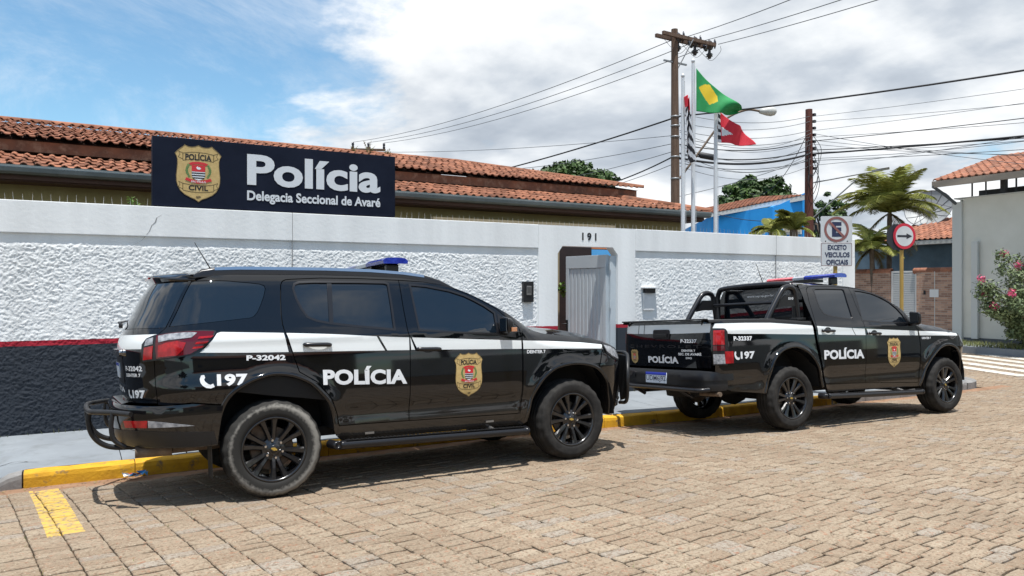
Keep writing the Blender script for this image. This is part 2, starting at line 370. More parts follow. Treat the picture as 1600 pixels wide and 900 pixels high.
# ================================================================ SETTING
def paver_material():
    """cast blocks: grey-brown body, dark pits and reddish grains, each block its own tone; worn yellow bay line across some"""
    m = bpy.data.materials.new('paver'); m.use_nodes = True; nt = m.node_tree; n = nt.nodes; L = nt.links; b = n['Principled BSDF']; b.inputs['Roughness'].default_value = .9; b.inputs['Specular IOR Level'].default_value = .2
    def nd(t, op=None, *ins):
        q = n.new(t)
        if op: q.operation = op
        for i, v in enumerate(ins):
            if v is None: continue
            if isinstance(v, (int, float)): q.inputs[i].default_value = v
            else: L.new(v, q.inputs[i])
        return q.outputs[0]
    t = n.new('ShaderNodeTexCoord'); oi = n.new('ShaderNodeObjectInfo'); geo = n.new('ShaderNodeNewGeometry')
    rnd = nd('ShaderNodeMath', 'FRACT', nd('ShaderNodeMath', 'ADD', oi.outputs['Random'], geo.outputs['Random Per Island']))
    rnd2 = nd('ShaderNodeMath', 'FRACT', nd('ShaderNodeMath', 'MULTIPLY', rnd, 7.31))
    pos = geo.outputs['Position']
    def noise(sc, det, lo, hi, rough=.6):
        q = n.new('ShaderNodeTexNoise'); q.inputs['Scale'].default_value = sc; q.inputs['Detail'].default_value = det; q.inputs['Roughness'].default_value = rough; L.new(pos, q.inputs['Vector'])
        r = n.new('ShaderNodeMapRange'); r.inputs[1].default_value = lo; r.inputs[2].default_value = hi; L.new(q.outputs['Fac'], r.inputs[0]); return r.outputs[0], q.outputs['Fac']
    def mixc(f, a, c):
        q = n.new('ShaderNodeMixRGB')
        for i, v in ((1, a), (2, c)):
            if isinstance(v, tuple): q.inputs[i].default_value = (*v, 1)
            else: L.new(v, q.inputs[i])
        if isinstance(f, (int, float)): q.inputs[0].default_value = f
        else: L.new(f, q.inputs[0])
        return q.outputs[0]
    body = mixc(rnd, (.330, .268, .196), (.265, .200, .140)); body = mixc(nd('ShaderNodeMath', 'MULTIPLY', nd('ShaderNodeMath', 'GREATER_THAN', rnd2, .90), .6), body, (.30, .275, .24))
    body = mixc(noise(.9, 6, .38, .68)[0], body, mixc(.45, body, (.17, .13, .09)))          # wheel-worn and damp areas
    body = mixc(nd('ShaderNodeMath', 'MULTIPLY', noise(48, 6, .48, .64)[0], .85), body, (.15, .105, .07))
    body = mixc(nd('ShaderNodeMath', 'MULTIPLY', noise(31, 5, .57, .68)[0], .65), body, (.29, .135, .08))
    body = mixc(nd('ShaderNodeMath', 'MULTIPLY', noise(95, 3, .60, .70)[0], .6), body, (.56, .49, .39))
    # worn bay line (paint): axis from (-.23, 7.98) to (-.04, 5.99)
    s = n.new('ShaderNodeSeparateXYZ'); L.new(pos, s.inputs[0])
    along = nd('ShaderNodeMath', 'SUBTRACT', 7.98, s.outputs[1]); xc = nd('ShaderNodeMath', 'MULTIPLY_ADD', along, .0955, -.235); dx = nd('ShaderNodeMath', 'ABSOLUTE', nd('ShaderNodeMath', 'SUBTRACT', s.outputs[0], xc))
    inl = nd('ShaderNodeMath', 'MULTIPLY', nd('ShaderNodeMath', 'LESS_THAN', dx, .112), nd('ShaderNodeMath', 'LESS_THAN', along, 1.99))
    wear = noise(22, 7, .38, .54)[0]
    body = mixc(nd('ShaderNodeMath', 'MULTIPLY', nd('ShaderNodeMath', 'MULTIPLY', inl, wear), .92), body, (.58, .385, .085))
    L.new(body, b.inputs['Base Color'])
    bp = n.new('ShaderNodeBump'); bp.inputs['Strength'].default_value = .7; bp.inputs['Distance'].default_value = .006; L.new(noise(70, 8, 0, 1)[1], bp.inputs['Height']); L.new(bp.outputs[0], b.inputs['Normal']); MATS['paver'] = m
paver_material()
mat('joint_sand', (.085, .06, .038), .95, 0, .1, c2=(.05, .04, .022), scale=4, c3=(.07, .10, .03), s3=2.2, lo3=.58, hi3=.70, bump=.5, bscale=50, bdist=.01)
mat('gutter_dirt', (.30, .185, .12), .95, 0, .15, c2=(.22, .13, .08), scale=6, bump=.5, bscale=45, bdist=.008)
mat('sidewalk', (.245, .268, .288), .92, 0, .2, c2=(.175, .192, .21), scale=1.1, lo=.35, hi=.75, c3=(.15, .16, .165), s3=4, lo3=.52, hi3=.8, bump=.35, bscale=70, bdist=.005)
mat('asphalt', (.075, .077, .08), .95, 0, .2, c2=(.13, .13, .13), scale=60, bump=.6, bscale=120, bdist=.006)
mat('kerb_yellow', (.66, .36, .022), .75, 0, .3, c2=(.52, .27, .02), scale=7, lo=.4, hi=.66, c3=(.20, .14, .08), s3=9, lo3=.58, hi3=.70, bump=.6, bscale=35, bdist=.008)
mat('kerb_grey', (.26, .25, .24), .9, 0, .3, c2=(.17, .165, .16), scale=6, bump=.6, bscale=35, bdist=.008)
mat('road_yellow', (.60, .40, .075), .8, 0, .3, c2=(.42, .29, .10), scale=14, lo=.45, hi=.7)
mat('road_white', (.62, .60, .55), .8, 0, .3, c2=(.40, .35, .28), scale=8, lo=.4, hi=.62)
zx = PC([(-40, .02), (2, 0), (4.3, 0), (6, -.035), (7.66, -.07), (10.76, -.089), (14, -.12), (20, -.20), (28, -.27), (80, -.4)])
gy = PC([(-60, .0), (-8, .08), (-2, .19), (0, .195), (3, .150), (5, .070), (6.245, 0), (7.3, -.061), (8.2, -.142), (8.6, -.18), (9.5, -.20), (40, -.2)])
KYc = PC([(-40, 8.19), (4, 8.19), (7, 8.30), (10.5, 8.46), (20, 8.62)])
def zg(x, y):
    f = 1 - sst(12.5, 18, x)
    return zx(x) + gy(y) * f + (1 - f) * -.10
CX = 15.3         # street corner of the pavement
def grid_axis(a, b, fine0, fine1, st):
    out = []; x = fine0
    while x <= fine1 + 1e-6: out.append(x); x += st
    s = st; x = fine0
    while x > a: s *= 1.35; x -= s; out.insert(0, max(x, a))
    s = st; x = out[-1]
    while x < b: s *= 1.35; x += s; out.append(min(x, b))
    return out
gx = grid_axis(-900, 900, -6, 30, .5); gyy = grid_axis(-900, 900, -3, 20, .35)
V = [(x, y, zg(x, y) - .026) for y in gyy for x in gx]; nx = len(gx)
F = [(j * nx + i, j * nx + i + 1, (j + 1) * nx + i + 1, (j + 1) * nx + i) for j in range(len(gyy) - 1) for i in range(nx - 1)]
ground = structure('ground', mesh(V, F, MATS['joint_sand'], True))
# ---- paver blocks: continuous courses lie 7 degrees off the street's normal
PA, PB, PJ = .200, .108, .006
du = Vector((-.12, .993, 0)).normalized(); dv = Vector((du.y, -du.x, 0))
def paver_mesh(seed):
    rg = random.Random(seed); a, b, h, e = PA / 2 - PJ / 2 - .001, PB / 2 - PJ / 2 - .0035, .06, .006
    j = lambda s=.004: rg.uniform(-s, s)
    base = [(-a + j(), -b + j()), (0, -b + j(.003)), (a + j(), -b + j()), (a + j(.003), 0), (a + j(), b + j()), (0, b + j(.003)), (-a + j(), b + j()), (-a + j(.003), 0)]
    zc = [j(.004) for _ in base]
    v = [(x, y, -h) for x, y in base] + [(x, y, -.006 + zc[i]) for i, (x, y) in enumerate(base)] + [(x * (1 - e / a), y * (1 - e / b), zc[i]) for i, (x, y) in enumerate(base)] + [(0, 0, .002)]
    f = [(i, (i + 1) % 8, (i + 1) % 8 + 8, i + 8) for i in range(8)] + [(i + 8, (i + 1) % 8 + 8, (i + 1) % 8 + 16, i + 16) for i in range(8)] + [(i + 16, (i + 1) % 8 + 16, 24) for i in range(8)]
    return v, f
def paver_low(seed):
    rg = random.Random(seed); a, b, e = PA / 2 - PJ / 2 - .001, PB / 2 - PJ / 2 - .0035, .006; j = lambda s=.0035: rg.uniform(-s, s)
    base = [(-a + j(), -b + j()), (a + j(), -b + j()), (a + j(), b + j()), (-a + j(), b + j())]; zc = [j(.003) for _ in base]
    v = [(x, y, -.03) for x, y in base] + [(x, y, -.006 + zc[i]) for i, (x, y) in enumerate(base)] + [(x * (1 - e / a), y * (1 - e / b), zc[i]) for i, (x, y) in enumerate(base)]
    f = [(i, (i + 1) % 4, (i + 1) % 4 + 4, i + 4) for i in range(4)] + [(i + 4, (i + 1) % 4 + 4, (i + 1) % 4 + 8, i + 8) for i in range(4)] + [(8, 9, 10, 11)]
    return v, f
PV = [paver_mesh(i) for i in range(10)]; PL = [paver_low(i + 50) for i in range(10)]
road = structure('road', mesh([(x, y, zg(x, y) - .014) for x in (-.2, .2) for y in (-.2, .2)], [(0, 2, 3, 1)], MATS['joint_sand']))
spots = []
cf, cr_ = Vector((math.sin(R(29.5)), math.cos(R(29.5)), 0)), Vector((math.cos(R(29.5)), -math.sin(R(29.5)), 0))
rg = random.Random(3)
for i in range(-75, 165):
    sh = rg.uniform(-.025, .025) + (i % 2) * PB * .30
    for j in range(0, 215):
        p = dv * (i * PA) + du * (j * PB + sh) + Vector((0, -.4, 0))
        x, y = p.x, p.y
        if y < .4: continue
        if x < CX + .25:
            if y > KYc(x) - .20: continue
        elif y > 18 or x > 25.2: continue
        fw = p.dot(cf); rt = p.dot(cr_)
        if fw < 1.6 or abs(rt) > fw * .86 + 1.2: continue
        spots.append((fw, rt, x, y))
inview = [s for s in spots if abs(s[1]) < s[0] * .68 and s[0] > 4.0]
inview.sort(key=lambda s: s[0] ** 2 + s[1] ** 2)
single = set(id(s) for s in inview[:300])
yaw0 = math.atan2(dv.y, dv.x)
pm = [mesh(v, f, MATS['paver'], False) for v, f in PV]
MBp = MB()
for s in spots:
    fw, rt, x, y = s
    sx = (zg(x + .2, y) - zg(x - .2, y)) / .4; sy = (zg(x, y + .2) - zg(x, y - .2)) / .4
    n = Vector((-sx + rg.uniform(-.014, .014), -sy + rg.uniform(-.014, .014), 1)).normalized()
    q = n.to_track_quat('Z', 'Y').to_matrix()
    Mx = Matrix.Translation((x, y, zg(x, y) + rg.uniform(-.003, .003))) @ (Vector((0, 0, 1)).rotation_difference(n).to_matrix() @ Matrix.Rotation(yaw0 + rg.uniform(-.012, .012) + rg.choice((0, math.pi)), 3, 'Z')).to_4x4()
    k = rg.randrange(10)
    if id(s) in single:
        o = obj('paver', pm[k], road); o.matrix_basis = Mx
    else:
        MBp.add(PL[k][0], PL[k][1], 0, False, Mx)
o = obj('distant_pavers', MBp.build([MATS['paver']]), road); o['kind'] = 'stuff'
# dirt gutter between the blocks and the kerb
V = []; F = []
for i in range(90):
    x = -8 + i * .27; ky = KYc(x)
    V += [(x, ky - .34 - .03 * math.sin(i * 1.7), zg(x, ky - .34) - .012), (x, ky - .16, zg(x, ky - .16) + .004), (x, ky + .03, zg(x, ky) + .010)]
    if i: b = i * 3; F += [(b - 3, b, b + 1, b - 2), (b - 2, b + 1, b + 2, b - 1)]
gut_ = obj('gutter', mesh(V, F, MATS['gutter_dirt'], True), ground)
# painted marks lie on the blocks
def mark(name, pts, m, parent, lift=.006, sub=10):
    """pts: 4 corners; a thin draped sheet of paint following the block tops"""
    a, b, c, d = [Vector((*p, 0)) for p in pts]; V = []; F = []
    for i in range(sub + 1):
        for j in range(sub + 1):
            p = (a.lerp(b, i / sub)).lerp(d.lerp(c, i / sub), j / sub); V.append((p.x, p.y, zg(p.x, p.y) + lift))
    for i in range(sub):
        for j in range(sub): k = i * (sub + 1) + j; F.append((k, k + sub + 1, k + sub + 2, k + 1))
    return obj(name, mesh(V, F, MATS[m], True), parent)
for k in range(7):      # zebra crossing of the side street
    x0 = 17.0 + k * .95
    mark('zebra_stripe', [(x0 + 1.0, 9.3), (x0 + 1.45, 9.2), (x0 + 3.35, 13.4), (x0 + 2.9, 13.5)], 'road_white', road, .007, 8)
mark('stop_line', [(13.9, 7.05), (14.15, 6.3), (19.8, 7.4), (19.6, 8.0)], 'road_white', road, .007, 8)
mark('stop_line', [(12.6, 5.2), (12.75, 4.9), (17.8, 5.6), (17.8, 6.0)], 'road_white', road, .007, 8)

# ---- pavement slabs and kerb stones
WY = 10.1          # street face of the boundary wall
def zk(x): return zg(x, KYc(x)) + .15 - .125 * (1 - sst(-.75, -.42, x)) * (1 if x > -8 else 0)
def zs(x, y):
    k = (y - KYc(x)) / (WY - KYc(x)); a = zk(x); b = .04 + zx(x) * .95
    return a + (b - a) * min(1.25, max(0, k)) if k < .99 else b
def slab(x0, x1, ya, yb, name='slab', m='sidewalk', parent=None, n=6):
    V = []; F = []
    for i in range(n + 1):
        x = x0 + (x1 - x0) * i / n
        A, B = ya(x), yb(x)
        for j in range(n + 1):
            y = A + (B - A) * j / n; V.append((x, y, zs(x, y)))
    T = n + 1
    for i in range(n):
        for j in range(n): k = i * T + j; F.append((k, k + T, k + T + 1, k + 1))
    b = len(V)
    rim = [i * T for i in range(T)] + [n * T + j for j in range(1, T)] + [i * T + n for i in range(n - 1, -1, -1)] + [j for j in range(n - 1, 0, -1)]
    for k in rim: V.append((V[k][0], V[k][1], V[k][2] - .12))
    for q in range(len(rim)): F.append((rim[q], b + q, b + (q + 1) % len(rim), rim[(q + 1) % len(rim)]))
    return obj(name, mesh(V, F, MATS[m]), parent)
V = []; F = []
pave = structure('sidewalk', mesh([(-9, 8.5, -.35), (13.4, 8.7, -.35), (13.4, 10.1, -.35), (-9, 10.1, -.35)], [(0, 1, 2, 3)], MATS['asphalt']))
x = -9.0
while x < CX - .3:
    w = 2.35 if x < 4.5 else 1.15
    x1 = min(x + w, CX - .3)
    slab(x + .004, x1 - .004, lambda q: KYc(q) + .155, lambda q: WY + .02 if q < 13.75 else WY + 9, parent=pave)
    x = x1
mat('pavement_crack', (.09, .09, .09), .95)
rc = random.Random(21)
for (xa, ya, xb, yb) in ((.16, 9.95, .62, 8.42), (-1.2, 9.3, -.3, 8.6), (5.0, 9.9, 5.5, 8.5), (8.6, 9.8, 8.9, 8.6)):
    V = []; F = []; n = 16
    for i in range(n + 1):
        t = i / n; x = xa + (xb - xa) * t + rc.gauss(0, .022); y = ya + (yb - ya) * t; w = .005 * rc.uniform(.4, 1.6); V += [(x - w, y, zs(x, y) + .003), (x + w, y, zs(x, y) + .003)]
        if i: b = 2 * i; F.append((b - 2, b - 1, b + 1, b))
    obj('crack', mesh(V, F, MATS['pavement_crack']), pave)
kerb = structure('kerb', mesh([(-9, 8.25, -.4), (13, 8.4, -.4), (13, 8.45, -.4), (-9, 8.3, -.4)], [(0, 1, 2, 3)], MATS['asphalt']))
def kerb_stone(x0, x1, m):
    y0, y1 = KYc(x0), KYc(x1); j = lambda: random.uniform(-.006, .006)
    prof = [(0, -.2), (.004, .10), (.012, .135), (.03, .149), (.15, .152), (.152, -.2)]
    V = []; F = []; n = 5
    for i in range(n + 1):
        t = i / n; x = x0 + (x1 - x0) * t; y = y0 + (y1 - y0) * t; z0 = zk(x) - .15
        for a, h in prof: V.append((x, y + a + j() * .6, z0 + h + j() * .7))
    P = len(prof)
    for i in range(n):
        for k in range(P - 1): q = i * P + k; F.append((q, q + P, q + P + 1, q + 1))
    F += [tuple(range(P)), tuple(n * P + k for k in range(P - 1, -1, -1))]
    o = obj('kerb_stone', mesh(V, F, MATS[m], False), kerb)
x = -.40
while x < CX - .6:
    L_ = random.uniform(.86, 1.0); x1 = min(x + L_, CX - .5)
    kerb_stone(x + .004, x1 - .004, 'kerb_yellow' if x < 10.6 else 'kerb_grey'); x = x1
x = -9
while x < -.45: kerb_stone(x, min(x + 1.0, -.41), 'kerb_grey'); x += 1.006
# rounded corner of the pavement and the side-street kerb
V = []; F = []
for i in range(13):
    q = i / 12 * math.pi / 2; cx, cy, r = CX - .5, KYc(CX - .5) + 1.1, 1.1
    x, y = cx + r * math.sin(q), cy - r * math.cos(q); xi, yi = cx + (r - .15) * math.sin(q), cy - (r - .15) * math.cos(q); z = zk(CX - .5)
    V += [(x, y, z - .3), (x, y, z - .015), (xi, yi, z), (cx - .02, cy, z - .003)]
    if i: b = i * 4; F += [(b - 4, b, b + 1, b - 3), (b - 3, b + 1, b + 2, b - 2), (b - 2, b + 2, b + 3, b - 1)]
x = CX + .6; z = zk(CX - .5); b = len(V)
V += [(x, KYc(CX - .5) + 1.1, z - .3), (x, KYc(CX - .5) + 1.1, z - .015), (x - .15, KYc(CX - .5) + 1.1, z), (CX - .5, KYc(CX - .5) + 1.1, z), (x, 40, z - .3), (x, 40, z - .015), (x - .15, 40, z), (13.7, 40, z)]
F += [(b, b + 4, b + 5, b + 1), (b + 1, b + 5, b + 6, b + 2), (b + 2, b + 6, b + 7, b + 3)]
obj('corner_kerb', mesh(V, F, MATS['kerb_grey']), kerb)
# opposite side of the side street: verge and its kerb
def strip(name, x0, x1, y0, y1, z, m, parent=None, kind=None):
    MBq = MB(); MBq.box((x0, y0, z - .5), (x1, y1, z)); o = obj(name, MBq.build([MATS[m]]), parent)
    if kind: o['kind'] = kind
    return o
strip('far_sidewalk', 23.9, 26.2, -3, 45, -.13, 'sidewalk', None, 'structure')
# ================================================================ BOUNDARY WALL
def zpaint(name, zs_, bump=.5, bscale=25, bdist=.004):
    """painted masonry: colours change at fixed heights (object space z)"""
    m = bpy.data.materials.new(name); m.use_nodes = True; nt = m.node_tree; n = nt.nodes; L = nt.links; b = n['Principled BSDF']; b.inputs['Roughness'].default_value = .82; b.inputs['Specular IOR Level'].default_value = .3
    t = n.new('ShaderNodeTexCoord'); s = n.new('ShaderNodeSeparateXYZ'); L.new(t.outputs['Object'], s.inputs[0])
    w = n.new('ShaderNodeTexNoise'); w.inputs['Scale'].default_value = 9; L.new(t.outputs['Object'], w.inputs['Vector'])
    ma = n.new('ShaderNodeMath'); ma.operation = 'MULTIPLY_ADD'; L.new(w.outputs['Fac'], ma.inputs[0]); ma.inputs[1].default_value = .016; L.new(s.outputs[2], ma.inputs[2])
    dv_ = n.new('ShaderNodeMath'); dv_.operation = 'DIVIDE'; L.new(ma.outputs[0], dv_.inputs[0]); dv_.inputs[1].default_value = 3.0
    rp = n.new('ShaderNodeValToRGB'); rp.color_ramp.interpolation = 'CONSTANT'; e = rp.color_ramp.elements
    while len(e) < len(zs_): e.new(.5)
    for q, (z, c) in zip(e, zs_): q.position = max(0, (z + .008) / 3); q.color = (*c, 1)
    L.new(dv_.outputs[0], rp.inputs[0])
    g = n.new('ShaderNodeTexNoise'); g.inputs['Scale'].default_value = 1.3; g.inputs['Detail'].default_value = 8; mp = n.new('ShaderNodeMapping'); mp.inputs['Scale'].default_value = (2.4, 1, .22); L.new(t.outputs['Object'], mp.inputs[0]); L.new(mp.outputs[0], g.inputs['Vector'])
    mr = n.new('ShaderNodeMapRange'); mr.inputs[1].default_value = .3; mr.inputs[2].default_value = .75; mr.inputs[3].default_value = 1.04; mr.inputs[4].default_value = .86; L.new(g.outputs['Fac'], mr.inputs[0])
    hs = n.new('ShaderNodeHueSaturation'); L.new(rp.outputs[0], hs.inputs['Color']); L.new(mr.outputs[0], hs.inputs['Value']); L.new(hs.outputs[0], b.inputs['Base Color'])
    q = n.new('ShaderNodeTexNoise'); q.inputs['Scale'].default_value = bscale; q.inputs['Detail'].default_value = 8; L.new(t.outputs['Object'], q.inputs['Vector'])
    bp = n.new('ShaderNodeBump'); bp.inputs['Strength'].default_value = bump; bp.inputs['Distance'].default_value = bdist; L.new(q.outputs['Fac'], bp.inputs['Height']); L.new(bp.outputs[0], b.inputs['Normal'])
    MATS[name] = m; return m
WHITE = (.80, .815, .81); DARK = (.030, .037, .048); RED = (.36, .018, .035)
zpaint('wall_paint', [(-1, DARK), (1.022, RED), (1.072, WHITE)])
zpaint('stucco_paint', [(-1, DARK), (1.022, RED), (1.072, WHITE)], .8, 90, .004)
wall = thing('boundary_wall', (4, WY, 0), 'long white stucco boundary wall with red stripe and dark lower band', 'wall')
WT = 2.64; D0, D1, DT = 6.53, 7.69, 2.325
def wbox(name, a, b, m='wall_paint', bev=0.0, root=None):
    q = MB(); q.box(a, b, 0, None, bev); return wobj(name, q.build([MATS[m]]), root or wall)
BL = 2.279   # underside of the smooth top band
wbox('top_band', (-9, WY, BL), (D0 - .35, WY + .18, WT), bev=.008)
wbox('top_band', (D1 + .36, WY, BL), (13.6, WY + .18, WT), bev=.008)
q = MB()  # lintel with chamfered opening corners, piers
lint = [(D0 - .35, DT - .12), (D0, DT - .12), (D0 + .09, DT), (D1 - .10, DT), (D1, DT - .12), (D1 + .36, DT - .12), (D1 + .36, WT), (D0 - .35, WT)]
q.prism([(x, z) for x, z in lint], .18, 0, Matrix(((1, 0, 0, 0), (0, 0, -1, WY + .18), (0, 1, 0, 0), (0, 0, 0, 1))))
wobj('lintel', q.build([MATS['wall_paint']]), wall)
wbox('pier', (D0 - .35, WY, -.4), (D0, WY + .18, DT - .12)); wbox('pier', (D1, WY, -.4), (D1 + .36, WY + .18, DT - .12)); wbox('pier', (13.25, WY, -.4), (13.6, WY + .18, BL))
wbox('return_wall', (13.42, WY + .18, -.4), (13.6, 30, WT))
wbox('door_reveal', (D0 - .02, WY + .14, -.3), (D0 + .004, WY + .30, DT))
def vnoise(X, Y, f, seed):
    rs = np.random.RandomState(seed); T = rs.rand(256, 256); x = X * f; y = Y * f
    xi = np.floor(x).astype(int); yi = np.floor(y).astype(int); xf = x - xi; yf = y - yi
    u = xf * xf * (3 - 2 * xf); v = yf * yf * (3 - 2 * yf); g = lambda a, b: T[a % 256, b % 256]
    return (g(xi, yi) * (1 - u) + g(xi + 1, yi) * u) * (1 - v) + (g(xi, yi + 1) * (1 - u) + g(xi + 1, yi + 1) * u) * v
def stucco(x0, x1, z0, z1, st, seed):
    nx_ = int((x1 - x0) / st); nz = int((z1 - z0) / st)
    X, Z = np.meshgrid(np.linspace(x0, x1, nx_), np.linspace(z0, z1, nz))
    wx = X + .05 * (vnoise(X, Z, 14, seed + 9) - .5); wz_ = Z + .05 * (vnoise(X, Z, 14, seed + 8) - .5)
    h = 1 - np.abs(2 * vnoise(wx, wz_ * 1.2, 26, seed) - 1); h2 = 1 - np.abs(2 * vnoise(wx, wz_, 50, seed + 1) - 1)
    h3 = vnoise(X, Z, 85, seed + 2); big = vnoise(X, Z, 2.3, seed + 3)
    H_ = (h ** 2.5 * .0046 + h2 ** 2 * .0042 + h3 * .0034) * (.75 + .5 * big)
    fade = np.clip((z1 - .085 - Z) / .05 + .35 * (vnoise(X, Z, 6, seed + 4) - .5), 0, 1) * np.clip((X - x0) / .03, 0, 1) * np.clip((x1 - X) / .03, 0, 1)
    Yv = WY + .030 - H_ * fade * 1.25
    V = np.stack([X.ravel(), Yv.ravel(), Z.ravel()], 1)
    i = np.arange(nz - 1)[:, None] * nx_ + np.arange(nx_ - 1)[None]; i = i.ravel()
    Fq = np.stack([i, i + 1, i + nx_ + 1, i + nx_], 1)
    me = bpy.data.meshes.new('s'); me.vertices.add(len(V)); me.vertices.foreach_set('co', V.astype(np.float32).ravel())
    me.loops.add(Fq.size); me.loops.foreach_set('vertex_index', Fq.ravel().astype(np.int32)); me.polygons.add(len(Fq))
    me.polygons.foreach_set('loop_start', np.arange(0, Fq.size, 4, dtype=np.int32))
    try: me.polygons.foreach_set('loop_total', np.full(len(Fq), 4, dtype=np.int32))
    except Exception: pass
    me.polygons.foreach_set('use_smooth', np.ones(len(Fq), dtype=bool))
    me.update(calc_edges=True); me.validate(); me.materials.append(MATS['stucco_paint']); return me
wobj('stucco_panel', stucco(-1.6, D0 - .345, -.1, BL, .0088, 11), wall)
wobj('stucco_panel', stucco(-9, -1.6, -.1, BL, .05, 12), wall)
wobj('stucco_panel', stucco(D1 + .355, 13.26, -.15, BL, .013, 31), wall)
# top spikes, hairline joints, a crack
q = MB(); x = -1.5
while x < 13.5:
    zt_ = WT + random.uniform(.075, .10); a = random.uniform(-.01, .01)
    q.tube([(x, WY + .11, WT - .01), (x + a, WY + .11 + random.uniform(-.02, .02), zt_)], [.0035, .0015], 4, 0, None, False); x += random.uniform(.07, .10)
mat('spike', (.34, .33, .31), .6, .4)
o = wobj('spikes', q.build([MATS['spike']]), wall); o['kind'] = 'stuff'
mat('crack', (.26, .26, .26), .9)
for jx, z0, z1 in ((2.455, 1.05, WT), (11.36, 1.05, WT)):
    q = MB(); q.box((jx - .003, WY - .0025, BL), (jx + .003, WY + .05, z1)); q.box((jx - .003, WY + .004, z0), (jx + .003, WY + .02, BL)); wobj('joint', q.build([MATS['crack']]), wall)
def onwall(px, py, Y=WY):
    u = (px - 800) / 1209; v = (449 - py) / 1209; s_, c_ = math.sin(R(29.5)), math.cos(R(29.5))
    t = Y / (c_ - u * s_); return t * (u * c_ + s_), 1.668 + v * t
q = MB(); cp = [(.915, 2.545), (.855, 2.505), (.84, 2.45), (.80, 2.41), (.775, 2.34), (.745, 2.30), (.70, 2.235), (.58, 2.16), (.36, 2.07)]
wv = [.002, .004, .007, .004, .003, .003, .002, .002, .001]
for i in range(len(cp) - 1):
    (xa, za), (xb, zb) = cp[i], cp[i + 1]; Y_ = WY - .0025 if i < 5 else WY + .006
    q.add([(xa - wv[i], Y_, za), (xa + wv[i], Y_, za), (xb + wv[i + 1], Y_, zb), (xb - wv[i + 1], Y_, zb)], [(0, 3, 2, 1)])
wobj('crack', q.build([MATS['crack']]), wall)
# ---------------------------------------------------------------- lettering
TXT = {}
def text2d(s, bold=.0, spacing=1.0, shear=0.0):
    k = (s, bold, spacing, shear)
    if k in TXT: return TXT[k]
    cu = bpy.data.curves.new('t', 'FONT'); cu.body = s; cu.offset = bold; cu.space_character = spacing; cu.shear = shear; cu.resolution_u = 4; cu.fill_mode = 'FRONT'
    o = bpy.data.objects.new('t', cu); col.objects.link(o); bpy.context.view_layer.update()
    dg = bpy.context.evaluated_depsgraph_get(); me = o.evaluated_get(dg).to_mesh()
    v = [(p.co.x, p.co.y) for p in me.vertices]; f = [tuple(p.vertices) for p in me.polygons]
    o.evaluated_get(dg).to_mesh_clear(); bpy.data.objects.remove(o); bpy.data.curves.remove(cu)
    xs = [p[0] for p in v]; ys = [p[1] for p in v]; x0, x1 = min(xs), max(xs); y0, y1 = min(ys), max(ys)
    v = [((a - x0) / (x1 - x0), (b - y0) / (y1 - y0)) for a, b in v]
    # orient faces upward (CCW)
    ff = []
    for t in f:
        ar = sum(v[t[i]][0] * v[t[(i + 1) % len(t)]][1] - v[t[(i + 1) % len(t)]][0] * v[t[i]][1] for i in range(len(t)))
        ff.append(t if ar > 0 else t[::-1])
    TXT[k] = (v, ff, (x1 - x0), (y1 - y0)); return TXT[k]
def put_text(q, s, mapf, quad, m=0, bold=.03, off=.003, spacing=1.0, shear=0.0):
    """quad: (left,right,bottomL,topL,bottomR,topR) in decal space; mapf(x,y,off)->3D"""
    v, f, w, h = text2d(s, bold, spacing, shear); l, r, bl, tl, br, tr = quad
    out = [mapf(l + (r - l) * a, (bl + (br - bl) * a) * (1 - b) + (tl + (tr - tl) * a) * b, off) for a, b in v]
    q.add(out, f, m)
def put_poly(q, pts, mapf, m, off):
    tr = tessellate_polygon([[Vector((a, b, 0)) for a, b in pts]]); f = []
    for t in tr:
        a, b, c = [pts[i] for i in t]; ar = (b[0] - a[0]) * (c[1] - a[1]) - (c[0] - a[0]) * (b[1] - a[1]); f.append(tuple(t) if ar > 0 else tuple(t[::-1]))
    q.add([mapf(a, b, off) for a, b in pts], f, m)
BADGE_MATS = ['gold', 'gold_dark', 'decal_black', 'decal_red', 'decal_green', 'decal_white']
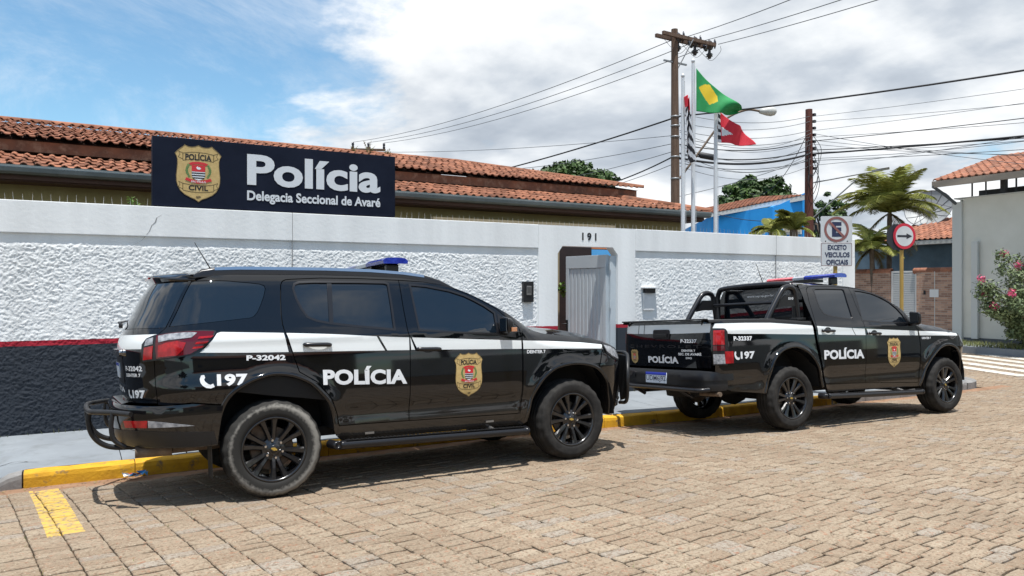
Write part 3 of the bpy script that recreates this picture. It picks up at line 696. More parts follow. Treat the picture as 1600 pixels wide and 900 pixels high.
def badge(mapf, cx, cy, w, h, lay=.0012, base=.003):
    """police shield: gold escutcheon, banners, arms"""
    q = MB(); M = lambda x, y, o: mapf(cx + x * w, cy + y * h, o)   # unit box -.5..+.5
    half = [(0, .5), (.07, .475), (.14, .465), (.22, .47), (.29, .495), (.34, .455), (.40, .42), (.46, .375), (.50, .335), (.47, .29), (.452, .23), (.45, .15), (.462, .05), (.475, -.05), (.47, -.15), (.445, -.23), (.39, -.31), (.30, -.375), (.18, -.425), (.08, -.455), (0, -.50)]
    sh = half + [(-x, y) for x, y in half[-2:0:-1]]
    sc = lambda P, k: [(x * k, y * k) for x, y in P]
    put_poly(q, sh[::-1], M, 0, base)
    def outline(P, t, m, o):
        n = len(P)
        for i in range(n):
            a, b = P[i], P[(i + 1) % n]; d = math.hypot(b[0] - a[0], b[1] - a[1]) or 1; nx_, ny_ = -(b[1] - a[1]) / d * t, (b[0] - a[0]) / d * t
            put_poly(q, [(a[0] - nx_, a[1] - ny_), (b[0] - nx_, b[1] - ny_), (b[0] + nx_, b[1] + ny_), (a[0] + nx_, a[1] + ny_)], M, m, o)
    outline(sc(sh, .985), .006, 1, base + lay)
    for y0, y1, bow in ((.22, .345, .03), (-.30, -.18, -.03)):
        ys = lambda x, b: b + bow * (1 - (x / .33) ** 2)
        P = [(x, ys(x, y0)) for x in (-.33, -.165, 0, .165, .33)] + [(x, ys(x, y1)) for x in (.33, .165, 0, -.165, -.33)]
        outline(P, .006, 1, base + lay)
        for s in (-1, 1): outline([(s * .33, y0 + .02), (s * .43, y0 + .055), (s * .39, y0 + .10), (s * .42, y1 + .03), (s * .33, y1)], .005, 1, base + lay)
    put_text(q, 'POLÍCIA', M, (-.28, .28, .232, .365, .232, .365), 2, .03, base + 2 * lay)
    put_text(q, 'CIVIL', M, (-.21, .21, -.295, -.205, -.295, -.205), 2, .03, base + 2 * lay)
    put_text(q, 'SP', M, (-.05, .05, -.435, -.395, -.435, -.395), 2, .03, base + 2 * lay)
    # arms: red ribbon, laurel, shield with bars
    put_poly(q, [(-.21, .175), (-.13, .20), (0, .21), (.13, .20), (.21, .175), (.17, .14), (.13, .155), (0, .165), (-.13, .155), (-.17, .14)][::-1], M, 3, base + 2 * lay)
    shd = [(-.145, .15), (.145, .15), (.145, -.03), (.12, -.075), (.06, -.105), (0, -.12), (-.06, -.105), (-.12, -.075), (-.145, -.03)]
    put_poly(q, shd[::-1], M, 5, base + 2 * lay)
    put_poly(q, [(-.145, .15), (-.145, .035), (.145, .035), (.145, .15)], M, 3, base + 3 * lay)
    for k in range(3):
        y = .018 - k * .042; wv_ = .145 if y > -.05 else .125
        put_poly(q, [(-wv_, y), (-wv_, y - .021), (wv_, y - .021), (wv_, y)], M, 2, base + 3 * lay)
    put_poly(q, [(-.05, .10), (-.02, .075), (.02, .07), (.055, .085), (.03, .115), (0, .11), (-.02, .13)], M, 5, base + 4 * lay)
    for s in (-1, 1):
        for i in range(7):
            a = i / 6; bx, by = s * (.20 + .05 * math.sin(a * 3)), -.07 + a * .20
            for d in (-1, 1): put_poly(q, [(bx, by), (bx + d * .032, by + .012), (bx + d * .012, by + .042)], M, 4, base + 2 * lay)
    put_poly(q, [(-.26, -.075), (-.15, -.105), (0, -.125), (.15, -.105), (.26, -.075), (.29, -.12), (.22, -.135), (.15, -.155), (0, -.175), (-.15, -.155), (-.22, -.135), (-.29, -.12)][::-1], M, 3, base + 4 * lay)
    put_text(q, 'SÃO PAULO', M, (-.16, .16, -.158, -.122, -.158, -.122), 5, .02, base + 5 * lay)
    return q.build([MATS[k] for k in BADGE_MATS])
# ---- the big sign standing on the wall
mat('sign_navy', (.005, .008, .019), .45, 0, .12, 0, c2=(.009, .013, .027), scale=2)
mat('sign_letter', (.62, .65, .68), .45)
sgn = thing('police_sign', (2.34, WY + .12, WT), 'wide dark navy police sign board with gold badge standing on the wall', 'sign')
SX0, SX1, SZ0, SZ1, SY = .81, 3.872, 2.652, 3.487, WY + .03
wbox('board', (SX0, SY, SZ0), (SX1, SY + .16, SZ1), 'sign_navy', .006, sgn)
fl = lambda x, z, o: (x, SY - o, z)
def sg(px, py): return onwall(px, py, SY)
a0 = sg(273, 268); a1 = sg(346, 268); b0_ = sg(309, 226); b1_ = sg(309, 315)
wobj('badge', badge(fl, (a0[0] + a1[0]) / 2, (b0_[1] + b1_[1]) / 2, a1[0] - a0[0], b0_[1] - b1_[1], .0012, .004), sgn)
q = MB(); P1 = sg(386, 288); P2 = sg(386, 242); P3 = sg(594, 301); acc = sg(500, 251)
put_text(q, 'Polícia', fl, (P1[0], P3[0], P1[1], P2[1] + .02, P1[1] - .005, P2[1] + .02), 0, .032, .006, 1.0)
wobj('lettering', q.build([MATS['sign_letter']]), sgn)
q = MB(); P1 = sg(386, 312); P2 = sg(386, 297.5); P3 = sg(594, 321)
put_text(q, 'Delegacia Seccional de Avaré', fl, (P1[0], P3[0], P1[1] - .035, P2[1] + .01, P1[1] - .035, P2[1] + .01), 0, .03, .006)
wobj('lettering', q.build([MATS['sign_letter']]), sgn)
# ---- house number
q = MB(); put_text(q, '191', lambda x, z, o: (x, WY - o, z), (6.985, 7.262, 2.42, 2.545, 2.42, 2.545), 0, .035, .006, 1.5)
mat('dark_iron', (.03, .032, .035), .5, .6)
o = wobj('house_number', q.build([MATS['dark_iron']]), wall)
# ---- intercom and mailbox
ic = thing('intercom', (5.99, WY, 1.45), 'small dark grey intercom box fixed on the stucco left of the doorway', 'intercom')
q = MB(); q.box((5.90, WY - .035, 1.455), (6.075, WY + .04, 1.765), 0, None, .006); wobj('housing', q.build([MATS['trim']]), ic)
q = MB(); q.box((5.945, WY - .045, 1.56), (6.03, WY - .034, 1.70), 0, None, .004); wobj('face_plate', q.build([MATS['steel']]), ic)
q = MB()
for k in range(5): q.box((5.955, WY - .049, 1.60 + k * .018), (6.02, WY - .0445, 1.606 + k * .018))
wobj('speaker_slot', q.build([MATS['decal_black']]), ic)
mat('white_paint', (.74, .745, .74), .6, c2=(.62, .63, .63), scale=5)
mb_ = thing('mailbox', (8.33, WY, 1.5), 'white wall mailbox with dark slot right of the doorway', 'mailbox')
q = MB(); q.box((8.22, WY - .012, 1.30), (8.44, WY + .03, 1.585)); wobj('mount', q.build([MATS['white_paint']]), mb_)
q = MB(); q.box((8.235, WY - .05, 1.585), (8.435, WY + .03, 1.66)); wobj('slot', q.build([MATS['decal_black']]), mb_)
q = MB(); q.box((8.18, WY - .085, 1.662), (8.49, WY + .03, 1.684), 0, None, .004); wobj('lid', q.build([MATS['white_paint']]), mb_)
# ---- doorway: metal gate leaf ajar, dark passage behind
mat('gate_grey', (.53, .58, .61), .5, .05, .4, c2=(.48, .53, .56), scale=3)
gate = thing('metal_door', (D1 - .125, WY + .10, 0), 'pale grey ribbed metal door swung open inside the wall opening', 'door', None, (0, 0, R(-83)))
GW, GH = 1.0, 2.21
q = MB(); q.box((-GW, -.02, -.1), (0, .02, GH - .0)); leaf = obj('leaf', q.build([MATS['gate_grey']]), gate)
for k in range(9):
    q = MB(); xa = -GW + .085 + k * .093; q.add([(xa + .006, -.0215, 0), (xa + .02, -.034, 0), (xa + .080, -.034, 0), (xa + .096, -.0215, 0), (xa + .006, -.0215, GH - .22), (xa + .02, -.034, GH - .22), (xa + .080, -.034, GH - .22), (xa + .096, -.0215, GH - .22)], [(0, 1, 5, 4), (1, 2, 6, 5), (2, 3, 7, 6), (4, 5, 6, 7)]); obj('rib', q.build([MATS['gate_grey']]), gate)
q = MB(); q.box((-GW, -.045, GH - .21), (0, -.021, GH), 0, None, .004); q.box((-GW, -.045, -.1), (-GW + .08, -.021, GH - .212), 0, None, .004); q.box((-.075, -.045, -.1), (0, -.021, GH - .212), 0, None, .004); obj('frame', q.build([MATS['gate_grey']]), gate)
q = MB(); q.box((-GW + .02, -.065, .92), (-GW + .06, -.044, 1.12), 0, None, .008); q.tube([(-GW + .04, -.06, 1.05), (-GW + .04, -.10, 1.05), (-GW - .05, -.10, 1.04)], .011, 8); obj('handle', q.build([MATS['dark_iron']]), gate)
q = MB(); q.box((-GW + .03, -.055, .80), (-GW + .055, -.044, .835)); obj('keyhole', q.build([MATS['dark_iron']]), gate)
jamb = thing('door_frame', (D1, WY + .1, 0), 'grey steel door frame with hinges on the right of the opening', 'door frame')
wbox('post', (D1 - .110, WY + .05, -.2), (D1 - .001, WY + .12, DT - .13), 'gate_grey', .004, jamb)
for hz in (2.02, 1.40, .5):
    q = MB(); q.tube([(D1 - .118, WY + .045, hz - .06), (D1 - .118, WY + .045, hz + .06)], .014, 8); wobj('hinge', q.build([MATS['gate_grey']]), jamb)
mat('dark_wood', (.014, .008, .008), .6, c2=(.026, .014, .013), scale=4)
mat('beige_wall', (.33, .27, .17), .8); mat('terracotta_floor', (.30, .09, .05), .7)
mat('notice_blue', (.10, .42, .80), .6); mat('notice_orange', (.70, .22, .08), .6)
psg = thing('passage', (7.3, 11.6, 0), 'shady yard and dark house door seen through the open doorway', 'porch')
wbox('back_wall', (5.4, 12.3, -.2), (9.3, 12.4, 2.9), 'beige_wall', 0, psg)
wbox('dark_door', (6.5, 12.2, 0), (8.66, 12.295, 2.61), 'dark_wood', 0, psg)
wbox('gate_post', (7.40, 11.5, -.1), (7.47, 11.56, 2.61), 'beige_wall', 0, psg)
wbox('floor', (5.4, 10.3, -.15), (9.3, 12.3, .05), 'terracotta_floor', 0, psg)
ntc = thing('notice_board', (8.6, 12.18, 2.3), 'blue and orange notices on the wall inside the doorway', 'notice')
wbox('blue_notice', (8.72, 12.285, 2.24), (9.24, 12.297, 2.415), 'notice_blue', 0, ntc); wbox('orange_notice', (8.72, 12.285, 2.43), (9.24, 12.297, 2.505), 'notice_orange', 0, ntc)
# ================================================================ HOUSE BEHIND THE WALL
mat('roof_tile', (.285, .122, .070), .88, 0, .2, c2=(.185, .082, .052), scale=6, lo=.35, hi=.65, c3=(.10, .06, .045), s3=2.6, lo3=.58, hi3=.74, rnd=.34, bump=.4, bscale=60, bdist=.004)
mat('roof_deck', (.07, .035, .025), .9)
mat('fascia', (.24, .10, .055), .85, c2=(.12, .06, .04), scale=3.5, c3=(.30, .18, .12), s3=8, lo3=.5, hi3=.7, bump=.4, bscale=30)
mat('dark_fascia', (.085, .045, .032), .8)
mat('gutter_metal', (.17, .20, .205), .45, .5, c2=(.24, .27, .27), scale=2)
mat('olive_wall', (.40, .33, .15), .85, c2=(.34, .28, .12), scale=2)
HY = R(1.2)
house = thing('station_house', (3, 12.5, 0), 'long low station house with two tiers of terracotta tile roof', 'house', None, (0, 0, 0))
hc, hs_ = math.cos(HY), math.sin(HY)
def hp(x, y, z): return (3 + (x - 3) * hc - (y - 12.5) * hs_, 12.5 + (x - 3) * hs_ + (y - 12.5) * hc, z)
HM = Matrix.Translation((3, 12.5, 0)) @ Matrix.Rotation(HY, 4, 'Z') @ Matrix.Translation((-3, -12.5, 0))
def hbox(name, a, b, m, bev=0):
    q = MB(); q.box(a, b, 0, HM, bev); return wobj(name, q.build([MATS[m]]), house)
def tile_mesh(seed):
    rg = random.Random(seed); w, L_, r = .222, .40, .058; K = .72; V = []; F = []
    prof = [(-w / 2 - .012, .004), (-w / 2 + .006, .028), (-w / 2 + .045, .045), (-w / 2 + .088, .032), (-w / 2 + .112, .006), (0.04, 0.0), (w / 2 - .01, .004)]
    for e, (s, k) in enumerate(((0, 1.0), (L_, .9))):
        for x, z in prof: V.append((x * K * (1 if e == 0 else .97), s, z * k * .82))
    P = len(prof)
    for i in range(P - 1): F.append((i, i + 1, i + P + 1, i + P))
    for x, z in prof: V.append((x * K, .0, z * .82 - .014))
    for i in range(P - 1): F.append((i + 2 * P, i + 2 * P + 1, i + 1, i))
    return V, F
TV = [tile_mesh(0)]; tme = mesh(TV[0][0], TV[0][1], MATS['roof_tile'], False)
tile_places = []
def roof_plane(o, ex, es, W_, S_, inside=None):
    """tiles on a slope: o eave corner, ex along the eave, es up the slope"""
    ex = Vector(ex).normalized(); es = Vector(es).normalized(); n = ex.cross(es).normalized()
    rg = random.Random(5); rows = int(S_ / .345); cols = int(W_ / .16)
    for j in range(rows):
        wob = rg.uniform(-.02, .02)
        for i in range(cols):
            p = Vector(o) + ex * ((i + .5) * .16 + wob) + es * (j * .345 - .05)
            if inside and not inside(p): continue
            a = R(2.4) + rg.uniform(-.012, .012)
            e2 = (es * math.cos(a) - n * math.sin(a)); n2 = ex.cross(e2)
            yw = rg.uniform(-.025, .025); e3 = e2 + ex * yw; x3 = ex - e2 * yw
            M = Matrix(((x3.x, e3.x, n2.x, p.x), (x3.y, e3.y, n2.y, p.y), (x3.z, e3.z, n2.z, p.z), (0, 0, 0, 1)))
            M.translation += n * (.035 + rg.uniform(-.005, .005)); tile_places.append(M)
HX0 = -8.0
EV, RD = (13.8, 3.93), (17.0, 4.74)       # upper eave and ridge (y,z)
UX1 = 11.35
sl = (RD[1] - EV[1]) / (RD[0] - EV[0])
O = Vector(hp(HX0, EV[0], EV[1])); EX = Vector((hc, hs_, 0)); ES = Vector((-hs_, hc, sl))
def loc_(p):
    d = Vector((p.x - 3, p.y - 12.5, 0)); return 3 + d.x * hc + d.y * hs_, 12.5 - d.x * hs_ + d.y * hc
roof_plane(O, EX, ES, UX1 - HX0, math.hypot(3.2, RD[1] - EV[1]) + .22, lambda p: loc_(p)[0] < UX1 - (loc_(p)[1] - EV[0]) + .1)
GV, GT = (12.5, 3.315), (14.05, 3.72); LX1 = 12.15
sl2 = (GT[1] - GV[1]) / (GT[0] - GV[0])
roof_plane(Vector(hp(HX0, GV[0], GV[1])), EX, Vector((-hs_, hc, sl2)), LX1 - HX0, math.hypot(1.55, GT[1] - GV[1]) + .05, lambda p: loc_(p)[0] < LX1 - (loc_(p)[1] - GV[0]) + .1)
tile_places.sort(key=lambda M: abs(M.translation.x - 2.2) * .55 + M.translation.y)
q = MB()
for k, M in enumerate(tile_places):
    if k < 300: o = obj('roof_tile', tme, house); o.matrix_basis = Matrix.Translation(-Vector(house.location)) @ M
    else: q.add(TV[0][0], TV[0][1], 0, False, M)
o = wobj('more_roof_tiles', q.build([MATS['roof_tile']]), house); o['kind'] = 'stuff'
q = MB()   # ridge and hip capping
def caps(a, b, n):
    a, b = Vector(a), Vector(b); d = (b - a)
    for i in range(n):
        p0 = a + d * (i / n); p1 = a + d * ((i + 1.12) / n); t = d.normalized(); s_ = t.cross(Vector((0, 0, 1))).normalized(); u = s_.cross(t); V = []; F = []
        for e, (p, r) in enumerate(((p0, .085), (p1, .07))):
            for k in range(7): aa = math.pi * k / 6; V.append(p + s_ * math.cos(aa) * r + u * (math.sin(aa) * r * .9 - .01 + e * .012 + random.uniform(0, .004)))
        for k in range(6): F.append((k, k + 1, k + 8, k + 7))
        q.add(V, F, 0, True)
hipT = UX1 - (RD[0] - EV[0])
caps(hp(HX0, RD[0] - .05, RD[1] + .0), hp(hipT, RD[0] - .05, RD[1] + .0), 46); caps(hp(hipT, RD[0] - .05, RD[1] + .0), hp(UX1, EV[0], EV[1] + .035), 12)
caps(hp(LX1 - 1.55, GT[0], GT[1] + .04), hp(LX1, GV[0], GV[1] + .05), 6); caps(hp(7.2, GT[0] + .02, GT[1] + .05), hp(LX1 - 1.55, GT[0] + .02, GT[1] + .05), 9)
wobj('ridge_tiles', q.build([MATS['roof_tile']]), house)
q = MB(); dk = lambda pts: q.add([hp(*p) for p in pts], [(0, 1, 2, 3)])
dk([(HX0, EV[0] + .04, EV[1] - .03), (UX1 - .06, EV[0] + .04, EV[1] - .03), (hipT, RD[0], RD[1] - .03), (HX0, RD[0], RD[1] - .03)])
dk([(UX1 - .06, EV[0] + .04, EV[1] - .03), (UX1 - .06, 20.2, EV[1] - .03), (hipT, RD[0] + .01, RD[1] - .03), (hipT, RD[0], RD[1] - .03)])
dk([(HX0, GV[0] + .04, GV[1] - .02), (LX1 - .05, GV[0] + .04, GV[1] - .02), (LX1 - 1.55, GT[0] + .1, GT[1] - .02), (HX0, GT[0] + .1, GT[1] - .02)])
dk([(LX1 - .05, GV[0] + .04, GV[1] - .02), (LX1 - .05, 19, GV[1] - .02), (LX1 - 1.55, 19, GT[1] - .02), (LX1 - 1.55, GT[0] + .1, GT[1] - .02)])
dk([(HX0, RD[0], RD[1] - .03), (hipT, RD[0], RD[1] - .03), (hipT, 20.2, EV[1] - .03), (HX0, 20.2, EV[1] - .03)])
wobj('roof_deck', q.build([MATS['roof_deck']]), house)
hbox('upper_fascia', (HX0, EV[0] + .06, EV[1] - .20), (UX1 - .1, EV[0] + .12, EV[1] - .035), 'fascia')
hbox('upper_soffit', (HX0, EV[0] + .12, EV[1] - .21), (UX1 - .1, 14.35, EV[1] - .19), 'dark_fascia')
hbox('clerestory', (HX0, 14.2, 3.5), (UX1 - .5, 19.5, EV[1] - .21), 'dark_fascia')
hbox('fascia', (HX0, GV[0] + .03, GV[1] - .17), (LX1 - .1, GV[0] + .08, GV[1] - .035), 'dark_fascia')
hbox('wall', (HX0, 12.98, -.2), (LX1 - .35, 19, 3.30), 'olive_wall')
hbox('eave_soffit', (HX0, GV[0] + .08, GV[1] - .19), (LX1 - .1, 13.3, GV[1] - .17), 'dark_fascia')
q = MB(); V = []; F = []
pr = [(0, .05), (-.03, .045), (-.095, .04), (-.10, .01), (-.085, -.045), (-.055, -.075), (.03, -.08), (.04, .05)]
for x in (HX0, LX1): V += [hp(x, GV[0] + a, GV[1] + b - .03) for a, b in pr]
for i in range(7): F.append((i, i + 1, i + 9, i + 8))
F.append(tuple(range(7, -1, -1))); F.append(tuple(range(8, 16))); q.add(V, F)
V = [hp(x, GV[0] + a, GV[1] + b) for x in (HX0, LX1 + .01) for a, b in ((-.104, .012), (-.104, -.004))]; q.add(V, [(0, 1, 3, 2)])
wobj('gutter', q.build([MATS['gutter_metal']]), house)
# small dry plants growing on the tiles
mat('dry_plant', (.20, .17, .06), .9, c2=(.10, .14, .04), scale=8)
q = MB(); rg = random.Random(11)
for (px, z0, h) in ((5.9, 4.62, .35), (6.35, 4.63, .20), (5.55, 4.62, .18)):
    for k in range(6):
        a = rg.uniform(0, 6.28); t = rg.uniform(.15, .5); b = Vector(hp(px, 16.8, z0 + .05)); e = b + Vector((math.cos(a) * t * h, math.sin(a) * t * h, h * rg.uniform(.5, 1)))
        q.tube([b, b.lerp(e, .5) + Vector((0, 0, .03)), e], [.008, .006, .003], 4)
        for m in range(6): p = b.lerp(e, rg.uniform(.4, 1)); d = Vector((rg.uniform(-1, 1), rg.uniform(-1, 1), rg.uniform(-.2, 1))).normalized() * .05; s_ = d.cross(Vector((0, 0, 1))) * .35; q.add([p, p + d * .5 + s_, p + d, p + d * .5 - s_], [(0, 1, 2, 3)])
tag(obj('roof_plant', q.build([MATS['dry_plant']])), 'small dry weeds sprouting on the tile roof right of the sign', 'plant')
mat('leaf_green', (.075, .14, .02), .6, c2=(.12, .20, .03), scale=6)
def sprig(name, base, h, n, label, sz=.07, seed=1):
    q = MB(); rg = random.Random(seed); b = Vector(base)
    for k in range(n):
        e = b + Vector((rg.uniform(-.5, .5) * h, rg.uniform(-.3, .3) * h, h * rg.uniform(.4, 1))); q.tube([b, b.lerp(e, .6), e], [.006, .004, .002], 4)
        for m in range(5):
            p = b.lerp(e, rg.uniform(.35, 1)); d = Vector((rg.uniform(-1, 1), rg.uniform(-1, 1), rg.uniform(-.5, .8))).normalized() * sz; s_ = d.cross(Vector((.3, .2, 1))).normalized() * sz * .32; q.add([p, p + d * .5 + s_, p + d, p + d * .5 - s_], [(0, 1, 2, 3)])
    return tag(obj(name, q.build([MATS['leaf_green']])), label, 'plant')
sprig('weed', hp(.58, 10.35, 2.62), .16, 6, 'yellow green sprig poking above the wall left of the sign', .05, 2)
sprig('potted_leaves', (7.43, 11.30, 1.50), .30, 10, 'green leaves peeking out beside the metal door', .10, 3)

# ================================================================ FLAGS
mat('pole_white', (.62, .64, .66), .45, .2)
mat('flag_green', (.012, .22, .055), .75, c2=(.015, .28, .08), scale=5); mat('flag_yellow', (.68, .48, .02), .75); mat('flag_blue', (.01, .03, .20), .75); mat('flag_red', (.55, .012, .03), .75, c2=(.62, .03, .05), scale=5)
mat('flag_white', (.66, .67, .70), .75); mat('flag_black', (.02, .02, .025), .75)
def flagpole(x, y, ztop, label):
    t = thing('flagpole', (x, y, 0), label, 'flagpole', 'white flagpoles behind the wall')
    q = MB(); q.tube([(0, 0, 0), (0, 0, 3), (0, 0, ztop)], [.045, .040, .030], 12); obj('shaft', q.build([MATS['pole_white']]), t)
    q = MB(); q.lathe([(0, ztop + .09), (.03, ztop + .07), (.038, ztop + .045), (.03, ztop + .015), (.012, ztop)], 10); obj('finial', q.build([MATS['pole_white']]), t)
    q = MB(); q.tube([(.05, -.02, 1.2), (.055, -.02, ztop * .6), (.035, -.01, ztop - .05)], .004, 4); obj('halyard', q.build([MATS['pole_white']]), t)
    return t
FY = 10.9
fps = [(9.80, 5.55), (10.05, 5.86), (10.615, 5.12)]
flagpole(fps[0][0], FY, fps[0][1], 'leftmost white flagpole carrying the black striped flag')
flagpole(fps[1][0], FY, fps[1][1], 'tallest white flagpole carrying the green flag')
flagpole(fps[2][0], FY, fps[2][1], 'shortest white flagpole carrying the red flag')
def flag(name, x, mats, corner, nx_, nz, colour, label):
    """corner(u,v)->offset from the pole: u out from the pole, v down the hoist"""
    V = []; F = []; mi = []
    for i in range(nx_ + 1):
        for j in range(nz + 1): V.append(Vector((x, FY, 0)) + Vector(corner(i / nx_, j / nz)))
    for i in range(nx_):
        for j in range(nz): k = i * (nz + 1) + j; F.append((k, k + nz + 1, k + nz + 2, k + 1)); mi.append(colour((i + .5) / nx_, (j + .5) / nz))
    o = obj(name, mesh(V, F, [MATS[m] for m in mats], True, mi))
    md = o.modifiers.new('thickness', 'SOLIDIFY'); md.thickness = .004
    return tag(o, label, 'flag')
# Brazil: streaming to the right and drooping; hoist px 108..170
z1, z0 = 5.76, 4.96
def fb(u, v):
    fold = .10 * math.sin(u * 6 + v * 2.5) * u + .05 * math.sin(u * 13 + v * 5) * u; H_ = z1 - z0
    zt_, zb_ = z1 - H_ * .90 * u ** .92, z0 - .03 * math.sin(u * 3) + .03 * u
    return (.03 + .96 * u - .10 * v * u * (1 - u), -.05 + fold - .20 * u, zt_ + (zb_ - zt_) * v + .015 * math.sin(u * 14) * u)
def cb(u, v):
    d = abs(u - .30) / .25 + abs(v - .40) / .34
    if u > .47: return 0
    return 1 if d < 1 else 0
flag('flag', fps[1][0], ['flag_green', 'flag_yellow', 'flag_blue'], fb, 60, 40, cb, 'green flag with yellow rhombus streaming from the tallest pole')
z1r, z0r = 5.05, 4.43
def fr(u, v):
    fold = .09 * math.sin(u * 8 + v * 3) * u; H_ = z1r - z0r
    zt_, zb_ = z1r - H_ * .62 * u ** .9 + .04 * math.sin(u * 9) * u, z0r - .02 * u + .02 * math.sin(u * 7) * u
    return (.02 + (.60 + .16 * v) * u, -.04 + fold - .15 * u, zt_ + (zb_ - zt_) * v)
def cr(u, v):
    if u < .10: return 2 if int(v * 9) % 2 else 1
    return 1 if (.12 < u < .42 and abs(v - .62) < (.42 - u) * .55) else 0
flag('flag', fps[2][0], ['flag_red', 'flag_white', 'flag_black'], fr, 44, 30, cr, 'red flag with a small white triangle on the right pole')
z1s, z0s = 5.18, 3.85
def fs(u, v):   # hangs limp down the pole in folds
    w = .07 + .12 * v ** 1.3
    return (-.03 + w * (.5 - .5 * math.cos(u * 5.2)) + .03 * v, -.06 - .07 * math.sin(u * 8 + v * 2) - .05 * u, z1s - .98 * v - .22 * u * v + .03 * math.sin(u * 6))
def cs_(u, v):
    if v < .20: return 2
    return 1 if int((v * 1.0 + u * .55) * 12) % 2 else 0
flag('flag', fps[0][0], ['flag_white', 'flag_black', 'flag_red'], fs, 44, 60, cs_, 'limp black and white striped flag hanging on the left pole')

# ================================================================ UTILITY POLES, LAMPS, WIRES
mat('pole_wood', (.085, .05, .032), .85, c2=(.15, .095, .065), scale=3, stretch=(6, 6, .5), bump=.5, bscale=12, bdist=.02)
mat('pole_red', (.13, .04, .028), .85, c2=(.08, .028, .02), scale=3, stretch=(6, 6, .6), bump=.4, bscale=12, bdist=.02)
mat('cable', (.012, .013, .016), .6); mat('cable_grey', (.10, .11, .12), .6); mat('insulator', (.03, .028, .035), .25, 0, .6); mat('galv', (.30, .31, .32), .5, .7); mat('lamp_head', (.50, .50, .47), .4)
P1 = Vector((16.9, 19.16, 0)); P2 = Vector((24.79, 20.44, 0)); P3 = Vector((15.9, 46.2, 0))
t1 = thing('utility_pole', P1, 'tall dark wooden utility pole with double crossarm and insulators behind the house', 'utility pole')
q = MB(); q.tube([(0, 0, -.5), (0, 0, 5), (-.03, 0, 10.02)], [.155, .14, .105], 14); obj('shaft', q.build([MATS['pole_wood']]), t1)
ang = R(3)       # crossarm direction, in the horizontal plane
cd = Vector((math.cos(ang), math.sin(ang), 0)); cn = Vector((-cd.y, cd.x, 0))
def rotbox(q, c, d, n, L_, w, h, m=0):
    c = Vector(c); z = Vector((0, 0, 1)); V = [c + d * (sx * L_ / 2) + n * (sy * w / 2) + z * (sz * h / 2) for sx, sy, sz in ((-1, -1, -1), (1, -1, -1), (1, 1, -1), (-1, 1, -1), (-1, -1, 1), (1, -1, 1), (1, 1, 1), (-1, 1, 1))]
    q.add(V, [(0, 3, 2, 1), (4, 5, 6, 7), (0, 1, 5, 4), (1, 2, 6, 5), (2, 3, 7, 6), (3, 0, 4, 7)], m)
ARM = 1.35; az = 9.75
for s in (-1, 1):
    q = MB(); rotbox(q, Vector((.25, 0, az)) + cn * (s * .16) + cd * .22, cd, cn, 2.35, .09, .11); obj('crossarm', q.build([MATS['pole_wood']]), t1)
def disc_ins(q, p, d, n=2):
    d = Vector(d).normalized()
    for k in range(n):
        c = Vector(p) + d * (.12 + k * .19); M = Matrix.Translation(c) @ d.to_track_quat('Z', 'Y').to_matrix().to_4x4()
        q.lathe([(0, -.05), (.035, -.045), (.05, -.01), (.16, 0), (.165, .022), (.09, .05), (.03, .05), (0, .055)], 12, 0, M)
    q.tube([p, Vector(p) + d * (.12 + n * .13)], .014, 5)
ends = []
for k, off in enumerate((-.15, .62, 1.30)):
    base = Vector((.25, 0, az + .02)) + cd * off
    for s, dr in ((1, (.80, -.55, .05)), (-1, (-.25, .95, -.03))):
        q = MB(); disc_ins(q, base + cn * (s * .2) + Vector((0, 0, .07 if s > 0 else -.02)), dr, 2); obj('insulator', q.build([MATS['insulator']]), t1)
    q = MB(); c = base + Vector((0, 0, -.28)); q.lathe([(0, -.18), (.05, -.17), (.07, -.10), (.12, -.09), (.07, -.05), (.12, -.03), (.05, .02), (.04, .2), (0, .21)], 10, 0, Matrix.Translation(c)); obj('insulator', q.build([MATS['insulator']]), t1)
    ends.append(base + P1)
q = MB()
for k, off in enumerate((-.15, .62, 1.30)):   # jumper loops
    b = Vector((.25, 0, az)) + cd * off
    q.tube(smooth_path([b + Vector((-.3, .3, 0)), b + Vector((-.25, 0, -.35)), b + Vector((.05, -.05, -.5)), b + Vector((.3, -.2, -.2)), b + Vector((.35, -.15, 0))], 5), .008, 4)
obj('jumper', q.build([MATS['cable_grey']]), t1)
q = MB(); rotbox(q, (.0, -.0, 8.95), cd, cn, 1.0, .05, .05); q.tube([(0, 0, 8.6), (.5, -.3, 9.7)], .02, 6); obj('brace', q.build([MATS['galv']]), t1)
q = MB()
for z in (7.2, 6.9, 6.55, 5.9, 5.2): q.lathe([(.125, -.03), (.150, -.02), (.150, .02), (.125, .03)], 14, 0, Matrix.Translation((0, 0, z)))
obj('pole_band', q.build([MATS['galv']]), t1)
# sodium lamp on pole 1
sl1 = thing('street_lamp', P1 + Vector((0, 0, 6)), 'curved arm street lamp with pale head on the tall wooden pole', 'street lamp')
tip = Vector((19.31, 17.8, 7.38)) - (P1 + Vector((0, 0, 6)))
arm = smooth_path([Vector((.1, -.1, -.8)), Vector((.7, -.4, .1)), Vector((1.35, -.75, 1.05)), tip + Vector((-.45, .25, .03)), tip], 6)
q = MB(); q.tube(arm, .035, 8); obj('arm', q.build([MATS['rust_steel']]), sl1)
q = MB(); d = (Vector((.8, -.45, -.02))).normalized(); M = Matrix.Translation(tip) @ d.to_track_quat('Z', 'Y').to_matrix().to_4x4()
q.lathe([(0, -.05), (.07, -.05), (.10, .05), (.14, .20), (.155, .33), (.12, .45), (.05, .50), (0, .505)], 16, 0, M); obj('head', q.build([MATS['lamp_head']]), sl1)
